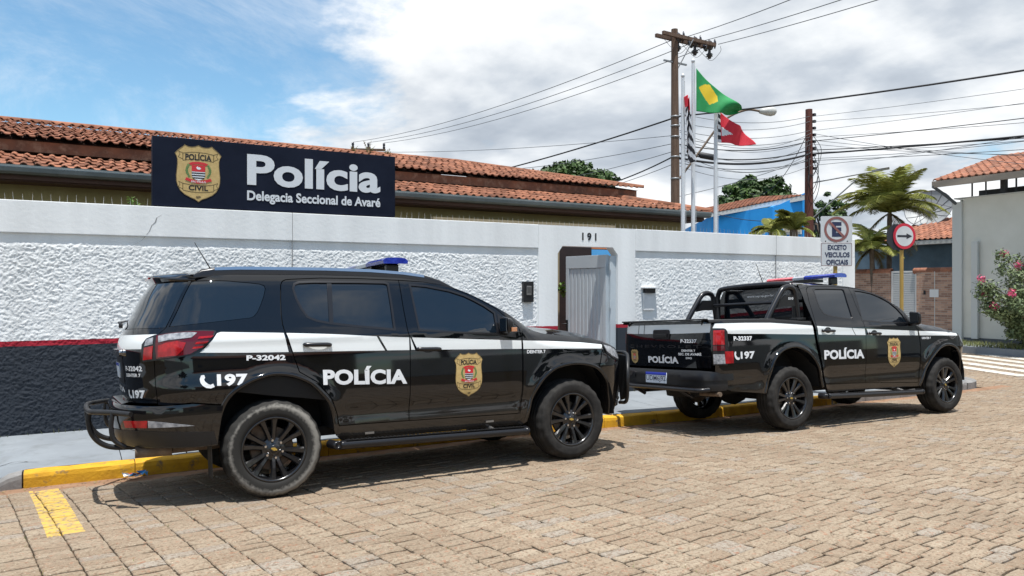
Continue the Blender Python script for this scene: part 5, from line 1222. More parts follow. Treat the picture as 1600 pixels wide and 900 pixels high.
def palm(name, base, top, nf, L_, label, seed, dry=3, upright=.6):
    rg = random.Random(seed); base, top = Vector(base), Vector(top); t = thing(name, base, label, 'palm'); tp = top - base
    q = MB(); pts = smooth_path([(0, 0, 0), tp * .4 + Vector((.05, 0, 0)), tp], 8); q.tube(pts, [.11 - .03 * i / len(pts) + (.008 if i % 2 else 0) for i in range(len(pts))], 8); obj('trunk', q.build([MATS['bark']]), t)
    for k in range(nf):
        a = k * 2.4 + rg.uniform(-.3, .3); el = rg.uniform(.5, 1.42) if upright > .5 else rg.uniform(.4, 1.4); l = L_ * rg.uniform(.8, 1.1); d = Vector((math.cos(a), math.sin(a), 0)); q = MB()
        isdry = k < dry; el = -.5 if isdry else el
        p = Vector(tp); prev = p; v = d * math.cos(el) + Vector((0, 0, math.sin(el))); N = 12; spine = [p.copy()]
        for i in range(N): p = p + v * (l / N); v = (v + Vector((0, 0, -.13 - .05 * i / N))).normalized(); spine.append(p.copy())
        q.tube(spine, [.018 * (1 - i / (N + 2)) + .003 for i in range(N + 1)], 4)
        sd_ = Vector((-d.y, d.x, 0))
        for i in range(1, N * 5):
            f = i / (N * 5); j = min(N - 1, int(f * N)); b = spine[j].lerp(spine[j + 1], f * N - j); tg = (spine[j + 1] - spine[j]).normalized(); ll = l * .30 * math.sin(math.pi * (f * .85 + .12)) + .06
            for s in (-1, 1):
                e = b + (sd_ * s * .9 + tg * .55 + Vector((0, 0, -.28 + rg.uniform(-.12, .12)))).normalized() * ll; w = tg * .013 + Vector((0, 0, .006)); mid = b.lerp(e, .5) + Vector((0, 0, .02))
                q.add([b - w, b + w, mid + w, e, mid - w], [(0, 1, 2, 3, 4)])
        obj('frond', q.build([MATS['leaf_dry' if isdry else 'leaf_palm']]), t)
    return t
b = pix(1386, 449, 29.6); palm('palm_tree', (b.x, b.y, 0), pix(1390, 332, 29.6), 34, 2.25, 'taller palm with arching fronds behind the brick wall', 3)
b = pix(1364, 449, 28.9); palm('palm_tree', (b.x, b.y, 0), pix(1362, 388, 28.9), 22, 1.35, 'shorter palm with upright fronds behind the brick wall', 8, 2, .4)
for k, (px, top, w) in enumerate(((1207, 362, 'left'), (1240, 358, 'right'))):
    b = pix(px, 449, 17.5); palm('small_palm', (b.x, b.y, .2), pix(px, top, 17.5), 10, .62, f'{w} one of two small palms just above the white wall', 20 + k, 0, .4)
# crape myrtle with pink panicles
rg = random.Random(9); sb = Vector((24.9, 12.15, -.12)); st = thing('flowering_shrub', sb, 'leafy shrub with pink flower clusters against the grey building', 'shrub')
tips = []
for k in range(24):
    a = rg.uniform(0, 6.28); rr = rg.uniform(.5, 1.75); h = rg.uniform(1.15, 3.0) - .2 * rr
    if k < 6: a = R(150) + rg.uniform(-.8, .8); rr = rg.uniform(1.0, 1.9); h = (.85, 1.2, 1.6, 2.0, 2.4, 2.75)[k]
    tips.append(Vector((rr * math.cos(a), rr * math.sin(a), h)))
q = MB()
for t_ in tips: q.tube(smooth_path([(0, 0, 0), (t_.x * .15, t_.y * .15, t_.z * .35), (t_.x * .55, t_.y * .55, t_.z * .75), t_], 4), [.035 - .0022 * i for i in range(13)], 5)
obj('stems', q.build([MATS['bark']]), st)
q = MB(); qf = MB()
for t_ in tips:
    for s in range(16): p = Vector((t_.x, t_.y, t_.z)) * (.36 + .64 * s / 15); p.z = t_.z * (.26 + .74 * s / 15) ; leaves(q, p + Vector((rg.gauss(0, .12), rg.gauss(0, .12), rg.gauss(0, .09))), (.27, .27, .22), 60, .06, rg, 0, .1)
    leaves(qf, t_ + Vector((0, 0, .05)), (.13, .13, .15), 90, .035, rg, 0, .1)
obj('foliage', q.build([MATS['leaf_mid']]), st); obj('blossom', qf.build([MATS['flower_pink']]), st)
# weeds and grass on the far verge and at the pavement corner
mat('grass', (.10, .14, .03), .8, c2=(.22, .20, .08), scale=3, rnd=.3)
def grass(name, region, n, h, label, seed, zf):
    rg = random.Random(seed); q = MB(); (x0, x1), (y0, y1) = region
    for _ in range(n):
        x, y = rg.uniform(x0, x1), rg.uniform(y0, y1); z = zf(x, y)
        for k in range(4):
            a = rg.uniform(0, 6.28); l = h * rg.uniform(.5, 1.3); d = Vector((math.cos(a), math.sin(a), 0)) * l * rg.uniform(.2, .8); b = Vector((x, y, z)); w = Vector((-d.y, d.x, 0)).normalized() * .006
            q.add([b - w, b + w, b + d + Vector((0, 0, l))], [(0, 1, 2)])
    o = obj(name, q.build([MATS['grass']])); o['kind'] = 'stuff'; o['label'] = label; o['category'] = 'grass'; return o
grass('verge_grass', ((23.9, 25.3), (9, 16)), 1500, .13, 'dry grass on the verge below the grey building', 1, lambda x, y: -.13)
grass('corner_grass', ((14.2, 16.0), (9.6, 12.5)), 900, .10, 'green weeds on the pavement corner', 2, lambda x, y: zs(15, 8.7) - .01)
# moss and grass blades in the paving joints
rg = random.Random(12); q = MB()
for _ in range(420):
    i = rg.randrange(-20, 60); p = dv * ((i + .5) * PA) + du * rg.uniform(3, 8) + Vector((0, -.4, 0))
    if not (2.2 < p.y < KYc(p.x) - .2) or p.x > 14 or p.x < -3: continue
    for s in range(rg.choice((3, 5, 12))):
        b = Vector((p.x + rg.gauss(0, .02), p.y + rg.gauss(0, .05), zg(p.x, p.y) - .015)); a = rg.uniform(0, 6.28); l = rg.uniform(.012, .035); d = Vector((math.cos(a), math.sin(a), 0)) * l * .7; w = Vector((-d.y, d.x, 0)).normalized() * .0025
        q.add([b - w, b + w, b + d + Vector((0, 0, l))], [(0, 1, 2)])
o = obj('joint_weeds', q.build([MATS['grass']]), road); o['kind'] = 'stuff'
# crumpled litter by the kerb
rg = random.Random(5); lt = Vector((.52, 8.07, zg(.52, 8.07) + .015)); q = MB()
for k in range(9):
    c = Vector((rg.uniform(-.13, .13), rg.uniform(-.04, .04), rg.uniform(.01, .03))); V = [c + Vector((rg.uniform(-.05, .05), rg.uniform(-.03, .03), rg.uniform(-.015, .035))) for _ in range(5)]; q.add(V, [(0, 1, 2), (0, 2, 3), (0, 3, 4), (1, 2, 4)], rg.choice((0, 0, 1, 2)))
tag(obj('litter', q.build([MATS['flag_white'], MATS['notice_blue'], MATS['decal_red']]), None, lt), 'crumpled snack wrapper lying against the yellow kerb', 'litter')

rg = random.Random(77); q = MB()      # dry bits and sand swept against the kerb, weeds along the wall foot
for _ in range(520):
    x = rg.uniform(-2, 14); y = KYc(x) - abs(rg.gauss(0, .12)) - .02; z = zg(x, y) + .012; a = rg.uniform(0, 6.28); s = rg.uniform(.006, .022); c, d = math.cos(a) * s, math.sin(a) * s
    q.add([(x - c, y - d, z), (x + d * .4, y - c * .4, z + .004), (x + c, y + d, z + .002), (x - d * .4, y + c * .4, z)], [(0, 1, 2, 3)], rg.choice((0, 0, 1)))
o = obj('gutter_debris', q.build([MATS['leaf_dry'], MATS['bark']]), ground); o['kind'] = 'stuff'
q = MB()
for _ in range(260):
    x = rg.choice((rg.uniform(-1, 6.4), rg.uniform(7.8, 13.4))); 
    if rg.random() < .55: x = rg.choice((.55, .62, 2.9, 4.4, 9.2, 11.8)) + rg.gauss(0, .08)
    b = Vector((x, WY - .012, zs(x, WY - .02))); l = rg.uniform(.02, .07); a = rg.uniform(-1, 1); q.add([b - Vector((.004, 0, 0)), b + Vector((.004, 0, 0)), b + Vector((a * l * .6, -.02, l))], [(0, 1, 2)])
o = obj('wall_foot_weeds', q.build([MATS['grass']]), pave); o['kind'] = 'stuff'
# ================================================================ CAR BUILDING
def resample(P, sp):
    out = []; n = len(P)
    for i in range(n):
        a, b = P[i], P[(i + 1) % n]; k = max(1, int(math.hypot(b[0] - a[0], b[1] - a[1]) / sp + .5))
        for j in range(k): out.append((a[0] + (b[0] - a[0]) * j / k, a[1] + (b[1] - a[1]) * j / k))
    return out
def inside(p, P):
    x, y = p; c = False; j = len(P) - 1
    for i in range(len(P)):
        xi, yi = P[i]; xj, yj = P[j]
        if (yi > y) != (yj > y) and x < (xj - xi) * (y - yi) / (yj - yi) + xi: c = not c
        j = i
    return c
def area2(P): return sum(P[i][0] * P[(i + 1) % len(P)][1] - P[(i + 1) % len(P)][0] * P[i][1] for i in range(len(P)))
def offset_poly(P, d):
    """positive d grows the polygon"""
    n = len(P); s = 1 if area2(P) > 0 else -1; out = []
    for i in range(n):
        a, b, c = Vector(P[i - 1]), Vector(P[i]), Vector(P[(i + 1) % n])
        e1 = (b - a); e2 = (c - b)
        if e1.length < 1e-6 or e2.length < 1e-6: out.append(tuple(b)); continue
        n1 = Vector((e1.y, -e1.x)).normalized() * s; n2 = Vector((e2.y, -e2.x)).normalized() * s
        m = n1 + n2; k = m.length_squared
        out.append(tuple(b + m * (2 * d / max(k, .6)) * 1.0) if k > 1e-6 else tuple(b + n1 * d))
    return out
def fillet(P, r, n=4):
    """round every corner of a coarse polygon"""
    out = []; N = len(P)
    for i in range(N):
        a, b, c = Vector(P[i - 1]), Vector(P[i]), Vector(P[(i + 1) % N]); u = (a - b); v = (c - b); k = min(r, u.length * .45, v.length * .45)
        p0 = b + u.normalized() * k; p1 = b + v.normalized() * k
        for j in range(n + 1): t = j / n; out.append(tuple(p0 * (1 - t) ** 2 + b * 2 * t * (1 - t) + p1 * t * t))
    return out
def tess(outer, holes, sp):
    outer = resample(outer, sp); holes = [resample(h, sp) for h in holes]
    V = []; E = []; loops = []
    for P in [outer] + holes:
        b = len(V); V += P; E += [(b + i, b + (i + 1) % len(P)) for i in range(len(P))]
    x0 = min(p[0] for p in outer); x1 = max(p[0] for p in outer); y0 = min(p[1] for p in outer); y1 = max(p[1] for p in outer)
    arr = np.array(V); st = sp * 1.05; j = 0; y = y0 + st * .5
    while y < y1:
        x = x0 + st * (.5 if j % 2 else 1.0)
        while x < x1:
            if np.min((arr[:, 0] - x) ** 2 + (arr[:, 1] - y) ** 2) > (sp * .55) ** 2 and inside((x, y), outer) and not any(inside((x, y), h) for h in holes): V.append((x, y))
            x += st
        y += st * .87; j += 1
    r = delaunay_2d_cdt([Vector(v) for v in V], E, [], 0, 1e-6)
    vo = [tuple(v) for v in r[0]]; T = []
    for t in r[2]:
        c = (sum(vo[i][0] for i in t) / 3, sum(vo[i][1] for i in t) / 3)
        if inside(c, outer) and not any(inside(c, h) for h in holes):
            a, b, d = [vo[i] for i in t]
            T.append(tuple(t) if (b[0] - a[0]) * (d[1] - a[1]) - (d[0] - a[0]) * (b[1] - a[1]) > 0 else tuple(t[::-1]))
    return vo, T, [outer] + holes
class Shell:
    def __init__(s, body, side): s.B = body; s.side = side          # side -1 = right flank
    def at(s, u, z, off=0.0):
        p = s.B.P(u, z); n = s.B.N(u, z); return (p[0] + n[0] * off, s.side * (p[1] + n[1] * off), p[2] + n[2] * off)
    def nrm(s, u, z): n = s.B.N(u, z); return (n[0], s.side * n[1], n[2])
    def cv(s, P):
        out = []
        for p in P:
            if len(p) == 2: out.append((s.B.ux(p[0], p[1]), p[1]))
            elif p[0] == 'y': 
                u = s.B.uy(abs(p[1]), p[2], p[3] if len(p) > 3 else True)
                if p[1] < 0:
                    k = s.B.x0 - math.pi / 2 if (len(p) < 4 or p[3]) else s.B.x1 + math.pi / 2
                    u = 2 * k - u
                out.append((u, p[2]))
        return out
    def map(s): return lambda x, z, o: s.at(s.B.ux(x, z), z, o)
    def panel(s, outer, holes, m, sp=.05, off=0.0, thick=.014, raw=False):
        O = outer if raw else s.cv(outer); Hh = [h if raw else s.cv(h) for h in holes]
        v, T, loops = tess(O, Hh, sp)
        V = [s.at(u, z, off) for u, z in v]; N_ = [s.nrm(u, z) for u, z in v]
        F = [t if s.side < 0 else t[::-1] for t in T]
        if thick:
            for P in loops:
                b = len(V); n = len(P); ccw = area2(P) > 0
                for u, z in P: V.append(s.at(u, z, off)); N_.append((0, 0, 0))
                for u, z in P: V.append(s.at(u, z, off - thick)); N_.append((0, 0, 0))
                for i in range(n):
                    j = (i + 1) % n; f = (b + i, b + n + i, b + n + j, b + j)
                    F.append(f if s.side < 0 else f[::-1])
        return mesh(V, F, MATS[m] if isinstance(m, str) else m, True, None, N_)
def strip_mesh(rows, m, flip=False, smooth=True):
    V = [p for r in rows for p in r]; n = len(rows[0]); F = []
    for i in range(len(rows) - 1):
        for j in range(n - 1):
            f = (i * n + j, (i + 1) * n + j, (i + 1) * n + j + 1, i * n + j + 1); F.append(f[::-1] if flip else f)
    return mesh(V, F, MATS[m], smooth)
def arch_lip(sh, curve, m, w=.05, out=.014, depth=.10):
    """wheel arch flare: a rolled lip along the arch curve, turned in under the body"""
    pts = [Vector(p) for p in curve]; dense = smooth_path([(p.x, p.y, 0) for p in pts], 4); rows = []
    cen = Vector(((pts[0].x + pts[-1].x) / 2, .45))
    for i, p in enumerate(dense):
        t = (dense[min(i + 1, len(dense) - 1)] - dense[max(i - 1, 0)]).normalized(); n = Vector((-t.y, t.x)); c = Vector((p.x, p.y))
        if n.dot(c - cen) < 0: n = -n
        row = []
        for a, o in ((w, .001), (w * .86, out * .75), (w * .5, out), (.006, out), (-.004, out * .6), (-.006, -.02), (-.004, -depth)):
            q = c + n * a; row.append(sh.at(sh.B.ux(q.x, q.y), q.y, o))
        rows.append(row)
    return strip_mesh(rows, m, sh.side > 0)
def well(curve, y0, y1, side, m='under'):
    d = smooth_path([(p[0], p[1], 0) for p in curve], 3); rows = [[(p.x, side * y0, p.y + .01), (p.x, side * y1, p.y + .01)] for p in d]; me = strip_mesh(rows, m)
    return me
WHEEL = {}
def wheel_meshes():
    if WHEEL: return WHEEL
    Rt, rr, w = .388, .252, .262        # tyre radius, bead radius, width; axle along Y, outer face at y=0, inner at +w
    tread = [(rr, .020), (rr + .012, .004), (rr + .035, .0), (rr + .075, -.004), (rr + .105, .002), (Rt - .028, .012), (Rt - .010, .026), (Rt - .003, .040), (Rt, .060)]
    mid_ = []
    for c in (.085, .131, .177): mid_ += [(Rt + .001, c - .010), (Rt - .008, c - .006), (Rt - .008, c + .006), (Rt + .001, c + .010)]
    prof = tread + mid_ + [(r, w - h) for r, h in tread[::-1]]
    q = MB(); q.lathe(prof, 96, 0, None, True, 'Y', lambda k, j: (-.006 if (k // 2) % 2 and (5 <= j <= 8 or len(prof) - 9 <= j <= len(prof) - 6) else 0)); WHEEL['tyre'] = q
    q = MB(); q.lathe([(rr - .002, .022), (rr + .006, .012), (rr + .004, .006), (rr - .008, .008), (rr - .016, .022), (rr - .022, .06), (rr - .03, .20), (rr, w - .02)], 64, 0, None, True, 'Y'); WHEEL['barrel'] = q
    # six twin spokes
    sp = MB()
    for k in range(6):
        for s in (-1, 1):
            a0 = k * math.pi / 3 + math.pi / 6 + R(30)
            rad = [.055, .10, .15, .205, .236]; ang = [s * .18, s * .185, s * .19, s * .20, s * .21]; hw_ = [.026, .021, .021, .026, .032]; y_ = [.050, .040, .032, .026, .022]
            V = []
            for r, a, h, y in zip(rad, ang, hw_, y_):
                th = a0 + a; c, d = math.cos(th), math.sin(th); t = (-d, c)
                for e, yy in ((-1, .016), (-.55, 0), (.55, 0), (1, .016), (1, .05), (-1, .05)): V.append((c * r + t[0] * h * e, y + yy, d * r + t[1] * h * e))
            F = []
            for i in range(4):
                for j in range(6): p = i * 6 + j; n_ = i * 6 + (j + 1) % 6; F.append((p, n_, n_ + 6, p + 6))
            F += [(24, 25, 26, 27, 28, 29)]
            sp.add(V, F)
    sp.lathe([(0, .034), (.046, .034), (.052, .040), (.060, .046), (.088, .048), (.094, .056), (.094, .10)], 32, 0, None, True, 'Y'); WHEEL['spokes'] = sp
    q = MB(); q.lathe([(0, .105), (.165, .105), (.170, .110), (.170, .130), (0, .132)], 36, 0, None, False, 'Y'); q.box((-.20, .10, .02), (-.10, .17, .14)); WHEEL['disc'] = q
    q = MB(); q.lathe([(0, .026), (.010, .026), (.012, .031), (.0125, .052)], 6, 0, None, False, 'Y'); WHEEL['nut'] = q
    q = MB(); q.lathe([(0, .028), (.026, .029), (.031, .032), (.032, .040)], 24, 0, None, True, 'Y'); WHEEL['cap'] = q
    q = MB(); mp = lambda x, z, o: (x, .0275 - o, z)
    put_poly(q, [(-.026, -.007), (-.010, -.007), (-.010, -.012), (.009, -.012), (.012, -.007), (.026, -.007), (.022, .007), (.010, .007), (.010, .012), (-.009, .012), (-.012, .007), (-.022, .007)], mp, 0, .0005); WHEEL['bowtie'] = q
    return WHEEL
WM = {}
def add_wheel(root, x, y, side, rot, tyre='rubber'):
    """side -1: outer face looks to -Y"""
    w = wheel_meshes()
    def g(k, m):
        if (k, m) not in WM: WM[(k, m)] = w[k].build([MATS[m]])
        return WM[(k, m)]
    b = obj('wheel', g('barrel', 'rim'), root, (x, y, .388), (0, rot, 0) if side < 0 else (0, rot, math.pi))
    for n, k, m in (('tyre', 'tyre', tyre), ('spokes', 'spokes', 'rim'), ('brake_disc', 'disc', 'rust_steel'), ('hub_cap', 'cap', 'satin'), ('hub_emblem', 'bowtie', 'emblem_gold')): obj(n, g(k, m), b)
    for k in range(6): a = k * math.pi / 3; obj('lug_nut', g('nut', 'chrome'), b, (.070 * math.cos(a), 0, .070 * math.sin(a)))
    return b
def phone_icon(q, mapf, x0, x1, z0, z1, m=0, off=.003):
    """telephone handset silhouette"""
    P = []
    N = 14; w = x1 - x0; h = z1 - z0
    outer = [(.10, .98), (.0, .72), (.04, .45), (.18, .22), (.42, .05), (.72, .0), (.98, .10), (.88, .34), (.70, .26), (.55, .32), (.36, .50), (.28, .66), (.36, .80), (.30, 1.0)]
    put_poly(q, [(x0 + a * w, z0 + b * h) for a, b in outer], mapf, m, off)
def hood_patch(B, xs, zf, m, crown, ny=16, halfw=None, root=None, name='hood', lip=.02, edge=.006):
    rows = []
    for x in xs:
        zt = B.zt(x); w = (B.W(min(x, B.x1), zt) if halfw is None else halfw(x)) - edge; row = []
        for j in range(ny + 1):
            t = -1 + 2 * j / ny; row.append((x + zf(t), w * t, zt + crown(x) * (1 - abs(t) ** 2.6)))
        rows.append(row)
    return strip_mesh(rows, m)
# ================================================================ SUV
def px_axes(loc, rot): return loc, rot
CAR_SUV_LOC = Vector((1.386, 7.16846618, -.05324672)); CAR_SUV_ROT = (R(-3.3), 0, 0)
suv = thing('police_suv', CAR_SUV_LOC, 'black police SUV with white side stripe parked nearest at the kerb', 'car', 'police vehicles at the kerb', CAR_SUV_ROT)
ARCH_R = [(-.423, .47), (-.403, .627), (-.367, .764), (-.296, .859), (-.191, .925), (-.103, .957), (-.006, .977), (.116, .965), (.217, .929), (.31, .871), (.428, .733), (.473, .607), (.486, .49)]
ARCH_F = [(2.342, .405), (2.386, .571), (2.451, .707), (2.532, .806), (2.642, .88), (2.754, .911), (2.883, .923), (3.014, .911), (3.131, .873), (3.235, .796), (3.315, .69), (3.35, .55), (3.36, .39)]
REAR_DOOR = [(.121, 1.738), (.105, 1.708), (.092, 1.595), (.083, 1.462), (.085, 1.383), (.095, 1.33), (.128, 1.216), (.200, .991), (.345, .90), (.46, .76), (.512, .62), (.525, .528), (1.150, .517), (1.156, .746), (1.160, .995), (1.164, 1.246), (1.153, 1.288), (1.147, 1.501), (1.150, 1.752), (.785, 1.766), (.447, 1.769), (.201, 1.757), (.15, 1.752)]
FRONT_DOOR = [(1.150, .517), (2.25, .492), (2.286, .669), (2.292, .97), (2.294, 1.168), (2.285, 1.241), (2.277, 1.300), (2.215, 1.352), (2.078, 1.478), (1.87, 1.598), (1.626, 1.692), (1.381, 1.738), (1.150, 1.752), (1.147, 1.501), (1.153, 1.288), (1.164, 1.246), (1.160, .995), (1.156, .746)]
R_WIN = [(.208, 1.675), (.223, 1.712), (.257, 1.725), (.382, 1.731), (.774, 1.730), (1.007, 1.725), (1.037, 1.714), (1.037, 1.531), (1.031, 1.318), (.716, 1.352), (.472, 1.385), (.368, 1.408), (.297, 1.440), (.258, 1.507), (.225, 1.594)]
F_WIN = [(1.253, 1.706), (1.40, 1.694), (1.628, 1.650), (1.769, 1.604), (1.859, 1.560), (1.96, 1.503), (2.045, 1.440), (2.036, 1.250), (1.662, 1.273), (1.268, 1.304)]
Q_WIN = [(-.575, 1.742), (-.432, 1.746), (-.301, 1.742), (-.166, 1.729), (-.066, 1.717), (-.028, 1.702), (-.02, 1.676), (-.039, 1.612), (-.068, 1.543), (-.101, 1.48), (-.132, 1.446), (-.167, 1.434), (-.456, 1.406), (-.717, 1.382), (-.752, 1.380)]
TG_EDGE = [(-.60, 1.768), (-.592, 1.748), (-.770, 1.372), (-.800, 1.345), (-.845, 1.30), (-.852, 1.12), (-.845, .95), (-.83, .79)]
CANT = [(x, SUV.zt(x)) for x in (2.36, 2.33, 2.25, 2.15, 2.05, 1.95, 1.82, 1.7, 1.55, 1.4, 1.2, 1.0, .7, .4, .1, -.2, -.4, -.58)]
def suv_side(side):
    sh = Shell(SUV, side); det = side < 0; sp = .045 if det else .08
    P = lambda o, h, m, **k: sh.panel(o, h, m, **k)
    O = TG_EDGE[::-1] + CANT[::-1] + [(2.300, 1.245), (2.300, 1.168), (2.298, .97), (2.292, .669), (2.258, .49), (2.35, .41), (2.30, .385), (.55, .40), (.50, .45)] + [(x, z) for x, z in ARCH_R[::-1][:-3]] + [(-.385, .775), (-.43, .777), (-.60, .800), (-.776, .785)]
    O2 = sh.cv(O)
    doors = offset_poly(REAR_DOOR + [], .0); 
    ap = [p for p in REAR_DOOR[:13]] + FRONT_DOOR[1:13] + REAR_DOOR[19:]
    bsd = obj('body_side', sh.panel(O, [offset_poly(ap, .004), Q_WIN], 'paint', sp=sp), suv)
    obj('quarter_window', sh.panel(offset_poly(Q_WIN, -.004), [], 'glass_dark', sp=.05, off=-.003, thick=.01), suv)
    inner = sh.panel([(-.55, .9), (2.3, .45), (2.4, 1.3), (1.6, 1.70), (-.5, 1.74)], [], 'under', sp=.15, off=-.030, thick=0); obj('inner_shell', inner, suv)
    for nm, D, Wn in (('rear_door', REAR_DOOR, R_WIN), ('front_door', FRONT_DOOR, F_WIN)):
        d = obj(nm, sh.panel(offset_poly(D, -.0035), [offset_poly(Wn, .016)], 'paint', sp=sp), suv)
        obj('window_trim', sh.panel(offset_poly(Wn, .015), [offset_poly(Wn, -.004)], 'satin', sp=.05, off=.001, thick=.016), d)
        obj('window', sh.panel(offset_poly(Wn, -.005), [], 'glass_dark', sp=.055, off=-.010, thick=0), d)
        if nm == 'rear_door':
            obj('window_divider', sh.panel([(.497, 1.738), (.536, 1.738), (.505, 1.376), (.470, 1.380)], [], 'satin', sp=.06, off=-.002, thick=.01), d)
            hx, hz = .35, 1.203
        else: hx, hz = 1.335, 1.130
        # handle: cup and bar
        q = MB(); mp = sh.map()
        cup = [mp(hx + .0 + .065 * math.cos(k * math.pi / 8), hz + .008 + .040 * math.sin(k * math.pi / 8), .0012) for k in range(16)]; c0 = mp(hx, hz + .008, -.012 + .0125); q.add(cup + [c0], [(k, (k + 1) % 16, 16) if det else ((k + 1) % 16, k, 16) for k in range(16)], 0, True)
        q.tube(smooth_path([mp(hx - .11, hz + .006, .002), mp(hx - .095, hz + .004, .022), mp(hx - .03, hz, .034), mp(hx + .05, hz - .002, .034), mp(hx + .10, hz - .004, .022), mp(hx + .112, hz - .004, .002)], 4), [.010, .013, .0155, .017, .0175, .018, .018, .018, .018, .018, .018, .018, .018, .018, .018, .0175, .017, .0155, .014, .013, .010][:21], 8)
        obj('door_handle', q.build([MATS['satin']]), d)
        # white band on the door
        ST = PC([(-.406, 1.330), (.081, 1.308), (.486, 1.286), (.929, 1.253), (1.468, 1.222), (2.272, 1.175), (2.777, 1.146), (3.24, 1.104)]); SB = PC([(-.6, 1.178), (-.232, 1.163), (.124, 1.154), (1.158, 1.129), (2.267, 1.097), (3.24, 1.063)])
        def band(x0, x1, l_sk=0.0, r_sk=0.0):
            n = 10; top = [(x0 + (x1 - x0) * k / n, ST(x0 + (x1 - x0) * k / n)) for k in range(n + 1)]; bot = [(x1 + r_sk + (x0 + l_sk - x1 - r_sk) * k / n, SB(x1 + r_sk + (x0 + l_sk - x1 - r_sk) * k / n)) for k in range(n + 1)]; return (top + bot)[::-1]
        if nm == 'rear_door':
            obj('stripe', sh.panel(band(.108, .862, .046, .069), [], 'stripe_white', sp=.028, off=.0028, thick=.0026), d); obj('stripe', sh.panel(band(.884, 1.158, .069, -.003), [], 'stripe_white', sp=.028, off=.0028, thick=.0026), d)
        else:
            obj('stripe', sh.panel([(1.170, 1.237), (1.172, 1.131), (1.208, 1.130)][::1], [], 'stripe_white', sp=.028, off=.0028, thick=.0026), d); obj('stripe', sh.panel(band(1.184, 2.289, .050, -.002), [], 'stripe_white', sp=.028, off=.0028, thick=.0026), d)
        if nm == 'rear_door' and det:
            q = MB(); put_text(q, 'POLÍCIA', sh.map(), (.392, 1.128, .872, 1.028, .838, .994), 0, .045, .0035, 1.03); obj('lettering', q.build([MATS['decal_white']]), d)
        if nm == 'front_door' and det: obj('badge', badge(sh.map(), 1.726, .884, .285, .400, .0009, .0025), d)
    # stripe on the quarter panel, ahead of the lamp
    n = 8
    top = [(-.392 + .478 * k / n, ST(-.392 + .478 * k / n)) for k in range(n + 1)]; bot = [(.118 - .665 * k / n, SB(.118 - .665 * k / n)) for k in range(n + 1)]
    obj('stripe', sh.panel((top + bot + [(-.505, 1.215), (-.455, 1.270), (-.42, 1.320)])[::-1], [], 'stripe_white', sp=.028, off=.0028, thick=.0026), bsd)
    fe = [(2.306, 1.243), (2.345, 1.343), (2.40, 1.308)] + [(x, SUV.zt(x)) for x in (2.45, 2.52, 2.6, 2.75, 2.9, 3.05, 3.2)] + [(3.262, 1.128), (3.245, 1.085), (3.225, 1.02), (3.165, .875)] + [(x, z) for x, z in ARCH_F[:9][::-1]] + [(2.262, .455), (2.264, .49), (2.298, .669), (2.304, .97), (2.306, 1.168)]
    fen = obj('fender', sh.panel(offset_poly(fe, -.001), [], 'paint', sp=sp), suv)
    obj('stripe', sh.panel([(2.307, 1.094), (2.6, 1.085), (2.9, 1.075), (3.226, 1.062), (3.245, 1.085), (3.246, 1.102), (2.9, 1.137), (2.6, 1.158), (2.307, 1.174)], [], 'stripe_white', sp=.028, off=.0028, thick=.0026), fen)
    if det:
        q = MB(); put_text(q, 'DEINTER 7', sh.map(), (2.345, 2.552, 1.050, 1.083, 1.045, 1.076), 0, .03, .003); obj('lettering', q.build([MATS['decal_white']]), fen)
        q = MB(); put_text(q, 'P-32042', sh.map(), (-.209, .093, 1.100, 1.142, 1.090, 1.133), 0, .04, .003); obj('lettering', q.build([MATS['decal_white']]), bsd)
        q = MB(); put_text(q, '197', sh.map(), (-.430, -.204, .915, 1.006, .905, .999), 0, .045, .003, 1.05); obj('lettering', q.build([MATS['decal_white']]), bsd); q = MB(); phone_icon(q, sh.map(), -.551, -.445, .900, 1.004); obj('phone_icon', q.build([MATS['decal_white']]), bsd)
    obj('wheel_arch', arch_lip(sh, ARCH_R, 'paint', .030, .009), suv); obj('wheel_arch', arch_lip(sh, ARCH_F, 'paint', .030, .009), suv)
    obj('wheel_well', well(ARCH_R, .90, .50, side), suv); obj('wheel_well', well(ARCH_F, .90, .50, side), suv)
    # tail lamp, standing proud of the corner
    LAMP = [(-.90, 1.292), (-.845, 1.318), (-.77, 1.334), (-.70, 1.341), (-.596, 1.346), (-.506, 1.347), (-.440, 1.342), (-.424, 1.335), (-.44, 1.305), (-.489, 1.247), (-.535, 1.20), (-.602, 1.159), (-.733, 1.139), (-.848, 1.125), (-.922, 1.115), (-.934, 1.18), (-.928, 1.25)]
    lamp = obj('tail_lamp', sh.panel(LAMP[::-1], [], 'satin', sp=.05, off=.009, thick=.02), suv)
    zi = lambda P, m, o, n: obj(n, sh.panel(P, [], m, sp=.05, off=o, thick=.003), lamp)
    zi([(-.835, 1.138), (-.74, 1.148), (-.612, 1.168), (-.545, 1.208), (-.50, 1.255), (-.452, 1.305), (-.44, 1.332), (-.52, 1.338), (-.61, 1.337), (-.70, 1.332), (-.77, 1.325), (-.832, 1.312)], 'deep_red', .012, 'lens')
    zi([(-.825, 1.150), (-.70, 1.160), (-.66, 1.20), (-.64, 1.255), (-.70, 1.268), (-.77, 1.258), (-.822, 1.238)], 'red_lens', .0145, 'brake_lens')
    zi([(-.82, 1.262), (-.76, 1.275), (-.66, 1.283), (-.60, 1.290), (-.56, 1.325), (-.61, 1.331), (-.70, 1.327), (-.77, 1.320), (-.82, 1.308)], 'clear_lens', .0145, 'reverse_lens')
    for k in range(3): z = 1.205 + k * .036; zi([(-.60 + k * .02, z), (-.535 + k * .035, z + .006), (-.515 + k * .035, z + .022), (-.59 + k * .02, z + .016)], 'red_lens', .0145, 'lens_rib')
